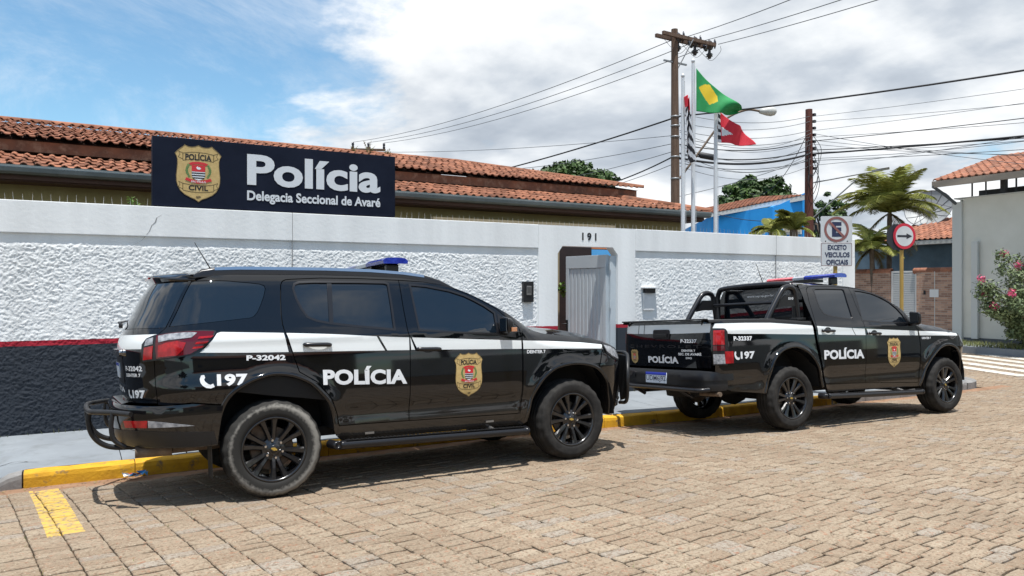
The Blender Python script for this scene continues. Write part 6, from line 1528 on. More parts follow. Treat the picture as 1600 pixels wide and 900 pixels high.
    zi([(-.918, 1.130), (-.862, 1.138), (-.856, 1.238), (-.912, 1.225)], 'red_lens', .0135, 'inner_lens'); zi([(-.910, 1.236), (-.856, 1.250), (-.853, 1.298), (-.898, 1.284)], 'clear_lens', .0135, 'inner_clear_lens')
    # side step
    q = MB(); yv = side * .965
    q.tube(smooth_path([(.46, side * .86, .38), (.50, yv, .378), (.60, yv, .374), (1.4, yv, .356), (2.22, yv, .336), (2.29, yv, .335), (2.33, side * .86, .335)], 5), .036, 12); stp = obj('side_step', q.build([MATS['satin']]), suv)
    q = MB(); q.add([(.56, yv - .028, .412), (2.26, yv - .028, .374), (2.26, yv + .028, .374), (.56, yv + .028, .412)], [(0, 1, 2, 3)])
    for k in range(46): x = .58 + k * .0365; z = .4135 - (x - .56) * .02235; q.box((x, yv - .026, z - .004), (x + .02, yv + .026, z + .003))
    obj('tread_strip', q.build([MATS['trim']]), stp)
    for x in (.80, 1.95):
        q = MB(); q.tube([(x, side * .55, .45), (x, yv, .365)], .02, 6); q.box((x - .05, side * .90 - .004, .435), (x + .03, side * .90 + .004, .452)); obj('bracket', q.build([MATS['steel']]), stp)
    # mirror
    q = MB(); s = side
    V = [(2.06, s * .935, 1.235), (2.075, s * 1.075, 1.245), (2.07, s * 1.085, 1.395), (2.06, s * .925, 1.415), (2.19, s * .925, 1.255), (2.155, s * 1.04, 1.262), (2.145, s * 1.045, 1.365), (2.18, s * .92, 1.385)]
    bm = bmesh.new(); vs = [bm.verts.new(v) for v in V]
    for f in ((0, 1, 2, 3), (4, 7, 6, 5), (0, 4, 5, 1), (1, 5, 6, 2), (2, 6, 7, 3), (3, 7, 4, 0)): bm.faces.new([vs[i] for i in f])
    bmesh.ops.recalc_face_normals(bm, faces=bm.faces[:]); bmesh.ops.bevel(bm, geom=bm.edges[:], offset=.028, segments=3, affect='EDGES', profile=.5); q.bm(bm, 0, None, True); mir = obj('door_mirror', q.build([MATS['satin']]), suv)
    q = MB(); q.tube([(2.13, s * .86, 1.24), (2.125, s * .95, 1.27)], .03, 8); obj('mirror_arm', q.build([MATS['satin']]), mir)
    q = MB(); q.box((2.052, s * 1.0 - .06, 1.27), (2.059, s * 1.0 + .06, 1.385)); obj('mirror_glass', q.build([MATS['glass_dark']]), mir)
    q = MB(); q.box((2.10, s * 1.072 - .012, 1.262), (2.155, s * 1.072 + .006, 1.300), 0, None, .004); obj('indicator', q.build([MATS['orange_lens']]), mir)
    obj('corner_trim', sh.panel([(2.055, 1.225), (2.235, 1.205), (2.222, 1.33), (2.075, 1.435)], [], 'satin', sp=.05, off=.003, thick=.004), suv)
    # roof rail
    q = MB(); yr = lambda x: side * (SUV.W(x, SUV.zt(x)) - .025)
    xs = [-.56, -.50, -.40, -.2, .1, .5, .9, 1.2, 1.4, 1.55, 1.68]; hh = [.0, .042, .055, .06, .06, .06, .06, .058, .055, .035, .0]
    rows = []
    for x, h in zip(xs, hh): z = SUV.zt(x) + .002; rows.append([(x, yr(x) - side * .028, z - .02), (x, yr(x) - side * .022, z + h * .6), (x, yr(x) - side * .012, z + h), (x, yr(x) + side * .016, z + h), (x, yr(x) + side * .024, z + h * .6), (x, yr(x) + side * .026, z - .02)])
    rail = obj('roof_rail', strip_mesh(rows, 'satin', side > 0), suv)
    rows2 = [[(x, yr(x) + side * .0168, SUV.zt(x) + .0035 + h), (x, yr(x) + side * .0258, SUV.zt(x) + .0025 + h * .58)] for x, h in zip(xs[2:-2], hh[2:-2])]
    obj('rail_sheen', strip_mesh(rows2, 'chrome', side > 0), rail)  # bright strip stands in for the sky's reflection on the dark rail edge
    add_wheel(suv, 0, side * .925 if side < 0 else .925, side, .35, 'rubber_scuffed' if det else 'rubber'); add_wheel(suv, 2.845, side * .925, side, .15)
    # headlamp
    HL = [(3.250, 1.098), (3.262, 1.122), (3.36, 1.098), (3.46, 1.065), ('y', .55, 1.03, False), ('y', .42, 1.0, False), ('y', .40, .95, False), ('y', .58, .93, False), (3.50, .925), (3.40, .955), (3.30, 1.01)]
    hl = obj('headlamp', sh.panel(HL[::-1], [], 'satin', sp=.05, off=.006, thick=.02), suv)
    obj('lens', sh.panel([(3.27, 1.095), (3.37, 1.075), (3.47, 1.04), ('y', .55, 1.005, False), ('y', .46, .96, False), (3.50, .945), (3.38, .985), (3.30, 1.035)][::-1], [], 'clear_lens', sp=.05, off=.009, thick=.003), hl)
suv_side(-1); suv_side(1)
SR = Shell(SUV, -1)
# ---- roof, windscreen, hood
xs = [-.60, -.5, -.3, 0, .3, .6, .9, 1.2, 1.4, 1.55, 1.68, 1.78]
obj('roof', hood_patch(SUV, xs, lambda t: 0, 'paint', lambda x: .055 + .012 * sst(-.6, 0, x), 18, lambda x: SUV.W(x, SUV.zt(x))), suv)
rows = []
for k in range(11):
    s = k / 10; x = 1.785 + (2.40 - 1.785) * s; z = SUV.zt(x); w = SUV.W(x, z) - .02; row = []
    for j in range(17): t = -1 + j / 8; row.append((x + .20 * s * (1 - t * t) + .06 * (1 - s) * (1 - t * t) * 0, w * t, z + .064 * (1 - s) * (1 - abs(t) ** 2.6) + .01 * s))
    rows.append(row)
obj('windscreen', strip_mesh(rows, 'glass_dark'), suv)
xs = [2.40, 2.5, 2.6, 2.75, 2.9, 3.05, 3.2, 3.3, 3.4, 3.5]
def hoodw(x): return SUV.ysurf(x, SUV.zt(x))
rows = []
for x in xs:
    zt = SUV.zt(x); w = max(.35, hoodw(x) - .010); row = []
    for j in range(21):
        t = -1 + j / 10; c = .075 if x < 3.2 else .075 - .03 * (x - 3.2) / .3; bul = .018 * (math.exp(-((abs(t) - .55) / .16) ** 2)); row.append((x + .10 * (1 - t * t) * sst(3.2, 3.5, x), w * t, zt + c * (1 - abs(t) ** 2.4) + bul * (1 - sst(3.3, 3.5, x))))
    rows.append(row)
obj('hood', strip_mesh(rows, 'paint'), suv)
# ---- nose
NB = Shell(SUV, -1); mir_ = lambda P: P + [('y', -p[1], p[2], False) if p[0] == 'y' else ('y', -SUV.ysurf(p[0], p[1]), p[1], False) for p in P[::-1]]
BF = [(3.36, .39), (3.36, .50), (3.35, .60), (3.318, .70), (3.24, .80), (3.172, .868), (3.232, 1.02), (3.25, 1.05), (3.30, 1.0), (3.40, .945), (3.50, .915), ('y', .56, .92, False), ('y', .40, .94, False), ('y', .38, .84, False)]
bot = [('y', .0, .34, False), ('y', .5, .34, False), (3.45, .36)]
full = mir_([('y', .3, .84, False)] + BF[::-1] + bot[::-1][:2])
obj('front_bumper', NB.panel(full, [], 'paint', sp=.06, off=.004), suv)
obj('grille', NB.panel(mir_([('y', .36, .85, False), ('y', .36, 1.06, False)][::-1])[::-1], [], 'satin', sp=.06, off=-.01, thick=.02), suv)
# push bar
pb = []
q = MB()
for s in (-1, 1):
    V = [(3.66, s * .34, .36), (3.80, s * .38, .42), (3.84, s * .38, .70), (3.80, s * .38, 1.00), (3.74, s * .36, 1.06), (3.68, s * .34, 1.0), (3.72, s * .34, .6)]
    M = Matrix(((1, 0, 0, 0), (0, 0, 1, 0), (0, 1, 0, 0), (0, 0, 0, 1)))
    q.prism([(v[0], v[2]) for v in V], .02, 0, Matrix.Translation((0, s * .38, 0)) @ M)
q.tube([(3.78, -.40, 1.0), (3.78, .40, 1.0)], .03, 10); q.tube([(3.80, -.62, .78), (3.83, -.4, .78), (3.83, .4, .78), (3.80, .62, .78)], .028, 10); q.tube([(3.78, -.40, .5), (3.78, .40, .5)], .028, 10)
for s in (-1, 1): q.tube(smooth_path([(3.80, s * .4, 1.0), (3.76, s * .62, .98), (3.66, s * .76, .86), (3.62, s * .80, .70), (3.66, s * .72, .50), (3.74, s * .5, .46)], 5), .020, 10)
for s in (-1, 1):
    V = [(3.765, s * .42, .98), (3.745, s * .62, .96), (3.665, s * .75, .85), (3.63, s * .785, .70), (3.665, s * .71, .52), (3.745, s * .5, .48)]; q.add(V, [(0, 1, 2, 3, 4, 5)])
obj('push_bar', q.build([MATS['trim']]), suv)
# ---- tailgate
RS = Shell(SUV, -1)
mr = lambda P: P + [('y', -p[1], p[2]) if p[0] == 'y' else ('y', -SUV.ysurf(p[0], p[1]), p[1]) for p in P[::-1]]
tg_low = [(-.805, 1.345), (-.850, 1.30), (-.857, 1.12), (-.850, .95), (-.836, .80)]
tg = obj('tailgate', RS.panel(mr([(-.775, 1.372)] + tg_low), [], 'paint', sp=.05), suv)
gl = [(-.600, 1.735), (-.776, 1.376)]
obj('rear_window', RS.panel(mr(gl), [], 'glass_dark', sp=.05, off=-.002, thick=.008), tg)
obj('tailgate_stripe', RS.panel(mr([(-.815, 1.325), (-.845, 1.285), (-.848, 1.268), ('y', .70, 1.215), ('y', .30, 1.215)]), [], 'stripe_white', sp=.028, off=.0028, thick=.0026), tg)
pl = obj('number_plate', RS.panel([('y', .20, 1.105), ('y', .20, .985), ('y', -.20, .985), ('y', -.20, 1.105)], [], 'plate_white', sp=.06, off=.012, thick=.008), tg)
obj('plate_band', RS.panel([('y', .20, 1.105), ('y', .20, 1.080), ('y', -.20, 1.080), ('y', -.20, 1.105)], [], 'plate_blue', sp=.06, off=.0128, thick=.001), pl)
obj('plate_recess', RS.panel([('y', .34, 1.165), ('y', .34, .94), ('y', -.34, .94), ('y', -.34, 1.165)], [], 'satin', sp=.06, off=.003, thick=.002), tg)
obj('handle_bar', RS.panel([('y', .36, 1.212), ('y', .36, 1.160), ('y', -.36, 1.160), ('y', -.36, 1.212)], [], 'chrome', sp=.06, off=.028, thick=.028), tg)
ry = lambda y, z, o: RS.at(RS.cv([('y', y, z)])[0][0], z, o)
flip = lambda x, z, o: ry(x, z, o)     # x grows to the viewer's right when seen from behind
def letters(parent, mapf, items):
    for s, qd, bold, sp_ in items: q = MB(); put_text(q, s, mapf, qd, 0, bold, .003, sp_); obj('lettering', q.build([MATS['decal_white']]), parent)
letters(tg, flip, [('P-32042', (.42, .66, 1.045, 1.085, 1.045, 1.085), .03, 1), ('DEINTER 7', (.42, .64, 1.000, 1.026, 1.000, 1.026), .03, 1), ('197', (.52, .68, .835, .90, .835, .90), .04, 1), ('POLÍCIA', (-.33, .33, .872, .925, .872, .925), .045, 1)])
q = MB(); phone_icon(q, flip, .44, .51, .832, .90); obj('phone_icon', q.build([MATS['decal_white']]), tg)
q = MB(); q.tube([ry(.0, 1.40, .03), ry(-.1, 1.41, .055), ry(-.45, 1.44, .03)], [.012, .010, .006], 6); q.lathe([(0, .03), (.02, .028), (.024, 0)], 10, 0, Matrix.Translation(ry(0, 1.40, .02)) @ Matrix.Rotation(R(-90), 4, 'Y')); obj('wiper', q.build([MATS['trim']]), tg)
# spoiler lip above the rear window
rows = []
for j in range(25):
    t = -1 + j / 12; w = SUV.W(-.6, SUV.zt(-.6)) - .004; y = w * t; zr_ = SUV.zt(-.60) + .055 * (1 - abs(t) ** 2.6); zl_ = 1.742
    xg = -.2 - .625 * max(0, 1 - abs(.93 * t) ** 2.9) ** .345; xe = xg - .022 * (1 - t ** 4)
    ze = zl_ + .012 + (zr_ - .034 - zl_ - .012) * (1 - t ** 4)
    rows.append([(-.59, y, zr_ + .001), (-.59 + (xe + .59) * .5, y, zr_ + (ze + .012 - zr_) * .36), (xe + .03, y, ze + .014), (xe + .006, y, ze + .006), (xe, y, ze - .002), (xe + .008, y, ze - .010), (xg + .01, y, min(zl_ - .004, ze - .012))])
spl = obj('roof_spoiler', strip_mesh(rows, 'paint', True), suv)
q = MB(); q.box((-.850, -.16, 1.788), (-.838, .16, 1.802)); obj('brake_light', q.build([MATS['red_lens']]), spl)
# ---- rear bumper
SUVB = Body(wz=[(.28, .85), (.45, .900), (.6, .922), (.72, .934), (.80, .93), (.9, .925)], xr=[(.40, -1.02), (.47, -1.07), (.56, -1.12), (.70, -1.155), (.77, -1.15), (.82, -1.10)], xf=[(.2, 3.5), (1, 3.6)], zt=[(-2, 2), (4, 2)], x0=-.2, x1=3, pr=3.0, pf=3, arches=[], crease=[], half=1.2)
BB = Shell(SUVB, -1)
mrb = lambda P: P + [('y', -p[1], p[2]) if p[0] == 'y' else ('y', -SUVB.ysurf(p[0], p[1]), p[1]) for p in P[::-1]]
bmp = obj('rear_bumper', BB.panel(mrb([('y', .30, .800), (-.83, .782), (-.70, .785), (-.60, .788), (-.43, .768), (-.385, .762), (-.405, .62), (-.425, .46), (-.55, .455), ('y', .70, .462), ('y', .3, .47)]), [], 'paint', sp=.05, thick=.10), suv)
obj('lower_trim', BB.panel(mrb([('y', .4, .60), ('y', .72, .60), (-.70, .582), (-.45, .568), (-.425, .468), (-.55, .462), ('y', .70, .468), ('y', .3, .476)]), [], 'trim', sp=.06, off=.004, thick=.004), bmp)
for s in (1, -1):
    k = lambda P: P if s > 0 else [('y', -p[1], p[2]) for p in P][::-1]
    obj('reflector', BB.panel(k([('y', .775, .675), ('y', .60, .672), ('y', .60, .622), ('y', .765, .622)]), [], 'red_lens', sp=.05, off=.006, thick=.004), bmp)
    obj('fog_lens', BB.panel(k([('y', .895, .624), ('y', .84, .66), ('y', .78, .675), ('y', .77, .622)]), [], 'clear_lens', sp=.05, off=.006, thick=.004), bmp)
# ---- tubular guard behind the bumper
q = MB(); zt_ = .745
q.tube(smooth_path([(-1.02, -.80, zt_ - .01), (-1.13, -.66, zt_), (-1.23, -.52, zt_), (-1.285, -.40, zt_), (-1.30, 0, zt_), (-1.285, .40, zt_), (-1.23, .52, zt_), (-1.13, .66, zt_), (-1.02, .80, zt_ - .01)], 6), .020, 12)
for y in (-.30, .30): q.tube(smooth_path([(-1.285, y, zt_ - .01), (-1.29, y, .66), (-1.265, y, .56), (-1.20, y, .48), (-1.10, y, .44), (-.92, y, .43)], 6), .021, 12)
for y in (-.66, .66): q.tube(smooth_path([(-1.135, y, zt_), (-1.145, y, .64), (-1.125, y, .54), (-1.05, y, .48)], 5), .018, 10)
obj('rear_guard', q.build([MATS['trim']]), suv)
q = MB(); q.tube([(-.98, -.60, .425), (-.72, -.62, .425)], .045, 12); q.tube([(-.72, -.62, .425), (-.30, -.60, .43)], .032, 10); q.tube([(-.92, -.62, .43), (-.92, .62, .43)], .03, 10); obj('exhaust', q.build([MATS['rust_steel']]), suv)
q = MB(); q.box((-.80, -.62, .42), (3.3, .62, .50)); q.box((-.44, -.52, .501), (.50, .52, .975)); q.box((2.36, -.52, .501), (3.34, .52, .915)); q.box((-.2, -.45, .30), (.15, .45, .42)); q.tube([(0, -.75, .388), (0, .75, .388)], .05, 8); q.lathe([(0, -.16), (.11, -.14), (.15, 0), (.11, .14), (0, .16)], 14, 0, Matrix.Translation((0, .1, .388)), True, 'X'); q.tube([(2.845, -.75, .388), (2.845, .75, .388)], .045, 8); q.box((2.4, -.4, .28), (3.2, .4, .42)); obj('chassis', q.build([MATS['under']]), suv)
q = MB()
for s in (-1, 1): q.add([(-.47, s * .90, .50), (-.47, s * .66, .50), (-.46, s * .66, .20), (-.46, s * .90, .20)], [(0, 1, 2, 3)])
obj('mud_flap', q.build([MATS['rubber']]), suv)
# ---- light bar and aerial
def light_bar(root, x, z, cols, hw_=.58):
    t = MB(); t.box((x - .11, -.22, z - .075), (x + .11, .22, z - .035)); lb = obj('light_bar', t.build([MATS['satin']]), root)
    for s in (-1, 1): q = MB(); q.box((x - .06, s * .47 - .03, z - .12), (x + .06, s * .47 + .03, z - .03), 0, None, .01); obj('bar_foot', q.build([MATS['satin']]), lb)
    for a, b, m in cols:
        q = MB(); V = []
        for y, k in ((a, .84 if a == -hw_ else 1), (b, .84 if b == hw_ else 1)):
            V += [(x - .14 * k, y, z - .030), (x + .14 * k, y, z - .030), (x + .145 * k, y, z - .002), (x + .11 * k, y, z + .022), (x, y, z + .028), (x - .11 * k, y, z + .022), (x - .145 * k, y, z)]
        F = [(i, (i + 1) % 7, (i + 1) % 7 + 7, i + 7) for i in range(7)] + [tuple(range(6, -1, -1)), tuple(range(7, 14))]; q.add(V, F); obj('lens', q.build([MATS[m]]), lb)
    return lb
light_bar(suv, 1.18, 1.945, [(-.58, -.16, 'blue_lens'), (-.158, .158, 'clear_bar'), (.16, .58, 'blue_lens')])
q = MB(); q.tube([(-.30, .05, 1.86), (-.33, .05, 1.90), (-.46, .05, 2.13)], [.016, .006, .003], 6); obj('aerial', q.build([MATS['trim']]), suv)
# ================================================================ PICKUP
pick = thing('police_pickup', (7.68011888, 7.44325595, -.12436438), 'black double cab police pickup with tubular sport bar parked ahead of the SUV', 'pickup', 'police vehicles at the kerb', (R(-3.4), R(.34), R(-1.0)))
PA_R = [(-.424, .47), (-.37, .65), (-.331, .79), (-.264, .890), (-.171, .959), (-.058, .998), (.076, 1.01), (.205, .980), (.301, .927), (.395, .835), (.479, .69), (.535, .49)]
PA_F = [(2.532, .40), (2.596, .547), (2.714, .711), (2.829, .814), (2.973, .908), (3.13, .945), (3.29, .915), (3.43, .83), (3.515, .70), (3.545, .55), (3.54, .42)]
P_RD = [(.556, 1.735), (.511, 1.58), (.478, 1.30), (.494, 1.073), (.547, .726), (.600, .535), (1.374, .503), (1.377, .815), (1.397, 1.117), (1.387, 1.268), (1.371, 1.526), (1.390, 1.768), (1.0, 1.785), (.728, 1.783), (.61, 1.770)]
P_FD = [(1.374, .503), (2.475, .453), (2.515, .683), (2.53, .948), (2.502, 1.155), (2.475, 1.20), (2.43, 1.27), (2.30, 1.42), (2.077, 1.575), (1.87, 1.668), (1.715, 1.718), (1.55, 1.752), (1.390, 1.768), (1.371, 1.526), (1.387, 1.268), (1.397, 1.117), (1.377, .815)]
P_RW = [(.690, 1.732), (.735, 1.747), (.94, 1.752), (1.25, 1.748), (1.274, 1.738), (1.238, 1.578), (1.207, 1.342), (.942, 1.372), (.776, 1.397), (.70, 1.425), (.666, 1.50), (.668, 1.60)]
P_FW = [(1.475, 1.728), (1.60, 1.720), (1.80, 1.688), (1.97, 1.630), (2.10, 1.560), (2.20, 1.475), (2.262, 1.39), (2.295, 1.285), (1.788, 1.294), (1.385, 1.328)]
PST = PC([(-1.3, 1.322), (-.544, 1.322), (.428, 1.268), (.759, 1.246), (2.498, 1.161), (3.5, 1.115)]); PSB = PC([(-1.3, 1.214), (-1.02, 1.204), (.42, 1.159), (.747, 1.148), (2.489, 1.10), (3.5, 1.072)])
def pk_side(side):
    sh = Shell(S10, side); det = side < 0; sp = .05 if det else .09
    def band(x0, x1, l=0.0, r=0.0, n=10):
        top = [(x0 + (x1 - x0) * k / n, PST(x0 + (x1 - x0) * k / n)) for k in range(n + 1)]; bot = [(x1 + r + (x0 + l - x1 - r) * k / n, PSB(x1 + r + (x0 + l - x1 - r) * k / n)) for k in range(n + 1)]; return (top + bot)[::-1]
    stripe = lambda P, par: obj('stripe', sh.panel(P, [], 'stripe_white', sp=.028, off=.0028, thick=.0026), par)
    # load bed side with the lamp corner
    bed = [('y', .812, .60), ('y', .812, 1.352), (-1.10, 1.356), (-.53, 1.352), (.10, 1.332), (.392, 1.316), (.404, 1.27), (.435, 1.07), (.50, .76), (.562, .50)] + PA_R[::-1] + [(-.435, .470), (-.70, .50), (-1.0, .542)]
    b = obj('bed_side', sh.panel(bed[::-1], [], 'paint', sp=sp), pick)
    stripe([(-1.06, 1.2055), (-.5, PSB(-.5)), (.10, PSB(.1)), (.418, PSB(.418)), (.405, PST(.405)), (.10, PST(.1)), (-.3, PST(-.3)), (-.7, PST(-.7)), (-1.05, 1.3205), ('y', .83, 1.3215), ('y', .822, 1.268), (-1.06, 1.264), (-1.035, 1.25), (-1.028, 1.22)], b)
    rows = []
    for x in (-1.24, -1.1, -.8, -.4, 0, .25, .40): z = 1.357 - .042 * sst(-.4, .42, x); w = S10.ysurf(max(x, -1.15), z - .01); rows.append([(x, side * (w + .004), z - .022), (x, side * (w + .003), z + .004), (x, side * (w - .03), z + .014), (x, side * (w - .12), z + .010), (x, side * (w - .125), z - .05)])
    obj('rail_cap', strip_mesh(rows, 'trim', side > 0), b)
    lamp = obj('tail_lamp', sh.panel([('y', .822, 1.258), ('y', .822, .838), (-1.045, .835), (-1.026, .86), (-1.020, 1.22), (-1.045, 1.256)], [], 'satin', sp=.04, off=.008, thick=.02), pick)
    zi = lambda P, m, o, n: obj(n, sh.panel(P, [], m, sp=.04, off=o, thick=.003), lamp)
    zi([('y', .832, 1.242), ('y', .832, 1.075), (-1.075, 1.075), (-1.07, 1.242)], 'red_lens', .011, 'brake_lens'); zi([('y', .832, 1.065), ('y', .832, 1.005), (-1.075, 1.005), (-1.075, 1.065)], 'deep_red', .011, 'mid_lens')
    zi([('y', .905, .995), ('y', .905, .855), (-1.10, .855), (-1.08, .90), (-1.075, .995)], 'red_lens', .011, 'lower_lens'); zi([('y', .832, .965), ('y', .832, .852), ('y', .893, .852), ('y', .893, .965)], 'clear_lens', .012, 'reverse_lens')
    # cab
    cant = [(x, S10.zt(x)) for x in (.47, .6, .8, 1.0, 1.2, 1.4, 1.55, 1.7, 1.85, 2.0, 2.12, 2.25, 2.35, 2.45, 2.54)]
    cab = [(.455, 1.268), (.447, 1.349), (.432, 1.58), (.445, 1.74)] + cant + [(2.56, 1.31), (2.508, 1.19), (2.512, 1.155), (2.54, .948), (2.525, .683), (2.485, .456), (2.52, .40), (.66, .42), (.615, .50), (.556, .73), (.482, 1.07)]
    ap = P_RD[:7] + P_FD[1:13] + P_RD[12:]
    c = obj('cab_side', sh.panel(cab[::-1], [offset_poly(ap, .004)], 'paint', sp=sp), pick)
    obj('inner_shell', sh.panel([(.55, .55), (2.45, .5), (2.45, 1.25), (1.7, 1.68), (.55, 1.72)], [], 'under', sp=.15, off=-.03, thick=0), pick)
    for nm, D, Wn in (('rear_door', P_RD, P_RW), ('front_door', P_FD, P_FW)):
        d = obj(nm, sh.panel(offset_poly(D, -.0035), [offset_poly(Wn, .016)], 'paint', sp=sp), pick)
        obj('window_trim', sh.panel(offset_poly(Wn, .015), [offset_poly(Wn, -.004)], 'satin', sp=.05, off=.001, thick=.016), d)
        obj('window', sh.panel(offset_poly(Wn, -.005), [], 'glass_dark', sp=.055, off=-.010, thick=0), d)
        mp = sh.map(); hx, hz = (.675, 1.200) if nm == 'rear_door' else (1.568, 1.146); q = MB()
        cup = [mp(hx + .06 * math.cos(k * math.pi / 8), hz + .008 + .038 * math.sin(k * math.pi / 8), .0036) for k in range(16)]; q.add(cup + [mp(hx, hz + .008, .0042)], [(k, (k + 1) % 16, 16) if det else ((k + 1) % 16, k, 16) for k in range(16)], 0, True)
        q.tube(smooth_path([mp(hx - .11, hz + .006, .002), mp(hx - .095, hz + .004, .022), mp(hx - .03, hz, .034), mp(hx + .05, hz - .002, .034), mp(hx + .10, hz - .004, .022), mp(hx + .112, hz - .004, .002)], 4), .017, 8)
        obj('door_handle', q.build([MATS['satin']]), d)
        if nm == 'rear_door':
            stripe(band(.487, 1.128, .010, .055), d); stripe(band(1.142, 1.384, .055, .004), d)
            if det: q = MB(); put_text(q, 'POLÍCIA', sh.map(), (.580, 1.340, .838, .985, .826, .972), 0, .045, .004, 1.03); obj('lettering', q.build([MATS['decal_white']]), d)
        else:
            stripe(band(1.420, 2.488, .035, .004), d)
            if det: obj('badge', badge(sh.map(), 1.955, .881, .285, .408, .0009, .0032), d)
    fe = [(2.512, 1.19), (2.568, 1.312), (2.62, 1.285)] + [(x, S10.zt(x)) for x in (2.7, 2.8, 2.95, 3.1, 3.25, 3.4)] + [(3.465, 1.108), (3.455, 1.06), (3.43, .98), (3.40, .875)] + PA_F[:7][::-1] + [(2.49, .43), (2.492, .456), (2.532, .683), (2.547, .948), (2.520, 1.155)]
    fe = fe[:13] + [(3.40, .87), (3.30, .918)] + PA_F[:6][::-1] + [(2.49, .43), (2.492, .456), (2.532, .683), (2.547, .948), (2.520, 1.155)]
    f = obj('fender', sh.panel(offset_poly(fe, -.001), [], 'paint', sp=sp), pick)
    stripe([(2.526, 1.099), (2.8, 1.092), (3.1, 1.084), (3.435, 1.074), (3.45, 1.105), (3.1, 1.136), (2.8, 1.149), (2.520, 1.160)], f)
    if det:
        q = MB(); put_text(q, 'DEINTER 7', sh.map(), (2.572, 2.774, 1.046, 1.076, 1.042, 1.072), 0, .03, .003); obj('lettering', q.build([MATS['decal_white']]), f)
        q = MB(); put_text(q, 'P-32337', sh.map(), (-.928, -.636, 1.115, 1.168, 1.111, 1.163), 0, .04, .003); obj('lettering', q.build([MATS['decal_white']]), b)
        q = MB(); put_text(q, '197', sh.map(), (-.832, -.608, .898, .985, .895, .985), 0, .045, .003, 1.05); obj('lettering', q.build([MATS['decal_white']]), b); q = MB(); phone_icon(q, sh.map(), -.930, -.845, .888, .990); obj('phone_icon', q.build([MATS['decal_white']]), b)
        obj('side_marker', sh.panel([(-.47, .69), (-.40, .69), (-.395, .722), (-.47, .722)], [], 'trim', sp=.04, off=.006, thick=.006), b)
    obj('wheel_arch', arch_lip(sh, PA_R, 'paint', .034, .012), pick); obj('wheel_arch', arch_lip(sh, PA_F, 'paint', .034, .012), pick)
    obj('wheel_well', well(PA_R, .89, .50, side), pick); obj('wheel_well', well(PA_F, .89, .50, side), pick)
    q = MB(); yv = side * .955
    q.tube(smooth_path([(.52, side * .86, .385), (.56, yv, .383), (.66, yv, .379), (1.5, yv, .355), (2.38, yv, .332), (2.44, yv, .331), (2.48, side * .86, .331)], 5), .036, 12); stp = obj('side_step', q.build([MATS['satin']]), pick)
    q = MB()
    for k in range(46): x = .78 + k * .0355; z = .4135 - (x - .62) * .0270; q.box((x, yv - .026, z - .006), (x + .018, yv + .026, z + .001))
    obj('tread_strip', q.build([MATS['trim']]), stp)
    for x in (.95, 2.05): q = MB(); q.tube([(x, side * .55, .45), (x, yv, .365)], .02, 6); obj('bracket', q.build([MATS['steel']]), stp)
    s = side; q = MB(); V = [(2.30, s * .925, 1.235), (2.315, s * 1.08, 1.245), (2.31, s * 1.09, 1.42), (2.30, s * .915, 1.44), (2.42, s * .915, 1.255), (2.39, s * 1.045, 1.262), (2.38, s * 1.05, 1.39), (2.41, s * .91, 1.41)]
    bm = bmesh.new(); vs = [bm.verts.new(v) for v in V]
    for fq in ((0, 1, 2, 3), (4, 7, 6, 5), (0, 4, 5, 1), (1, 5, 6, 2), (2, 6, 7, 3), (3, 7, 4, 0)): bm.faces.new([vs[i] for i in fq])
    bmesh.ops.recalc_face_normals(bm, faces=bm.faces[:]); bmesh.ops.bevel(bm, geom=bm.edges[:], offset=.028, segments=3, affect='EDGES', profile=.5); q.bm(bm, 0, None, True); mir = obj('door_mirror', q.build([MATS['satin']]), pick)
    q = MB(); q.tube([(2.37, s * .84, 1.25), (2.365, s * .94, 1.27)], .03, 8); obj('mirror_arm', q.build([MATS['satin']]), mir)
    q = MB(); q.box((2.292, s * 1.0 - .06, 1.27), (2.299, s * 1.0 + .06, 1.41)); obj('mirror_glass', q.build([MATS['glass_dark']]), mir)
    obj('corner_trim', sh.panel([(2.31, 1.262), (2.42, 1.248), (2.425, 1.30), (2.30, 1.40)], [], 'satin', sp=.05, off=.003, thick=.004), pick)
    add_wheel(pick, 0, side * .915, side, .1); add_wheel(pick, 3.096, side * .915, side, .55)
    HL = [(3.462, 1.085), (3.472, 1.112), (3.56, 1.08), (3.66, 1.05), ('y', .55, 1.03, False), ('y', .42, 1.0, False), ('y', .40, .93, False), ('y', .58, .90, False), (3.66, .89), (3.54, .93), (3.48, .99)]
    hl = obj('headlamp', sh.panel(HL[::-1], [], 'satin', sp=.05, off=.005, thick=.02), pick)
    obj('lens', sh.panel([(3.482, 1.085), (3.57, 1.062), (3.66, 1.03), ('y', .55, 1.005, False), ('y', .46, .95, False), (3.64, .91), (3.55, .95), (3.495, 1.01)][::-1], [], 'clear_lens', sp=.05, off=.008, thick=.003), hl)
    # sport bar side hoop
    q = MB(); y = side * .735; hp_ = smooth_path([(-.20, y, 1.36), (-.13, y, 1.46), (.04, y, 1.68), (.11, y, 1.745), (.20, y, 1.765), (.285, y, 1.73), (.315, y, 1.62), (.335, y, 1.48), (.35, y, 1.36)], 5); q.tube(hp_, .036, 12); hoop = obj('sport_bar_hoop', q.build([MATS['satin']]), pick)
    q = MB(); M = Matrix(((1, 0, 0, 0), (0, 0, 1, y - .012), (0, 1, 0, 0), (0, 0, 0, 1))); q.prism([(.02, 1.60), (.10, 1.66), (.30, 1.66), (.315, 1.60), (.31, 1.52), (.10, 1.52), (-.03, 1.50)], .024, 0, M); plq = obj('sport_bar_plate', q.build([MATS['trim']]), hoop)
    if det: q = MB(); put_text(q, 'S10', lambda x, z, o: (x, y - .0125 - o, z), (.17, .26, 1.605, 1.635, 1.605, 1.635), 0, .03, .003); obj('plate_letters', q.build([MATS['decal_white']]), plq)
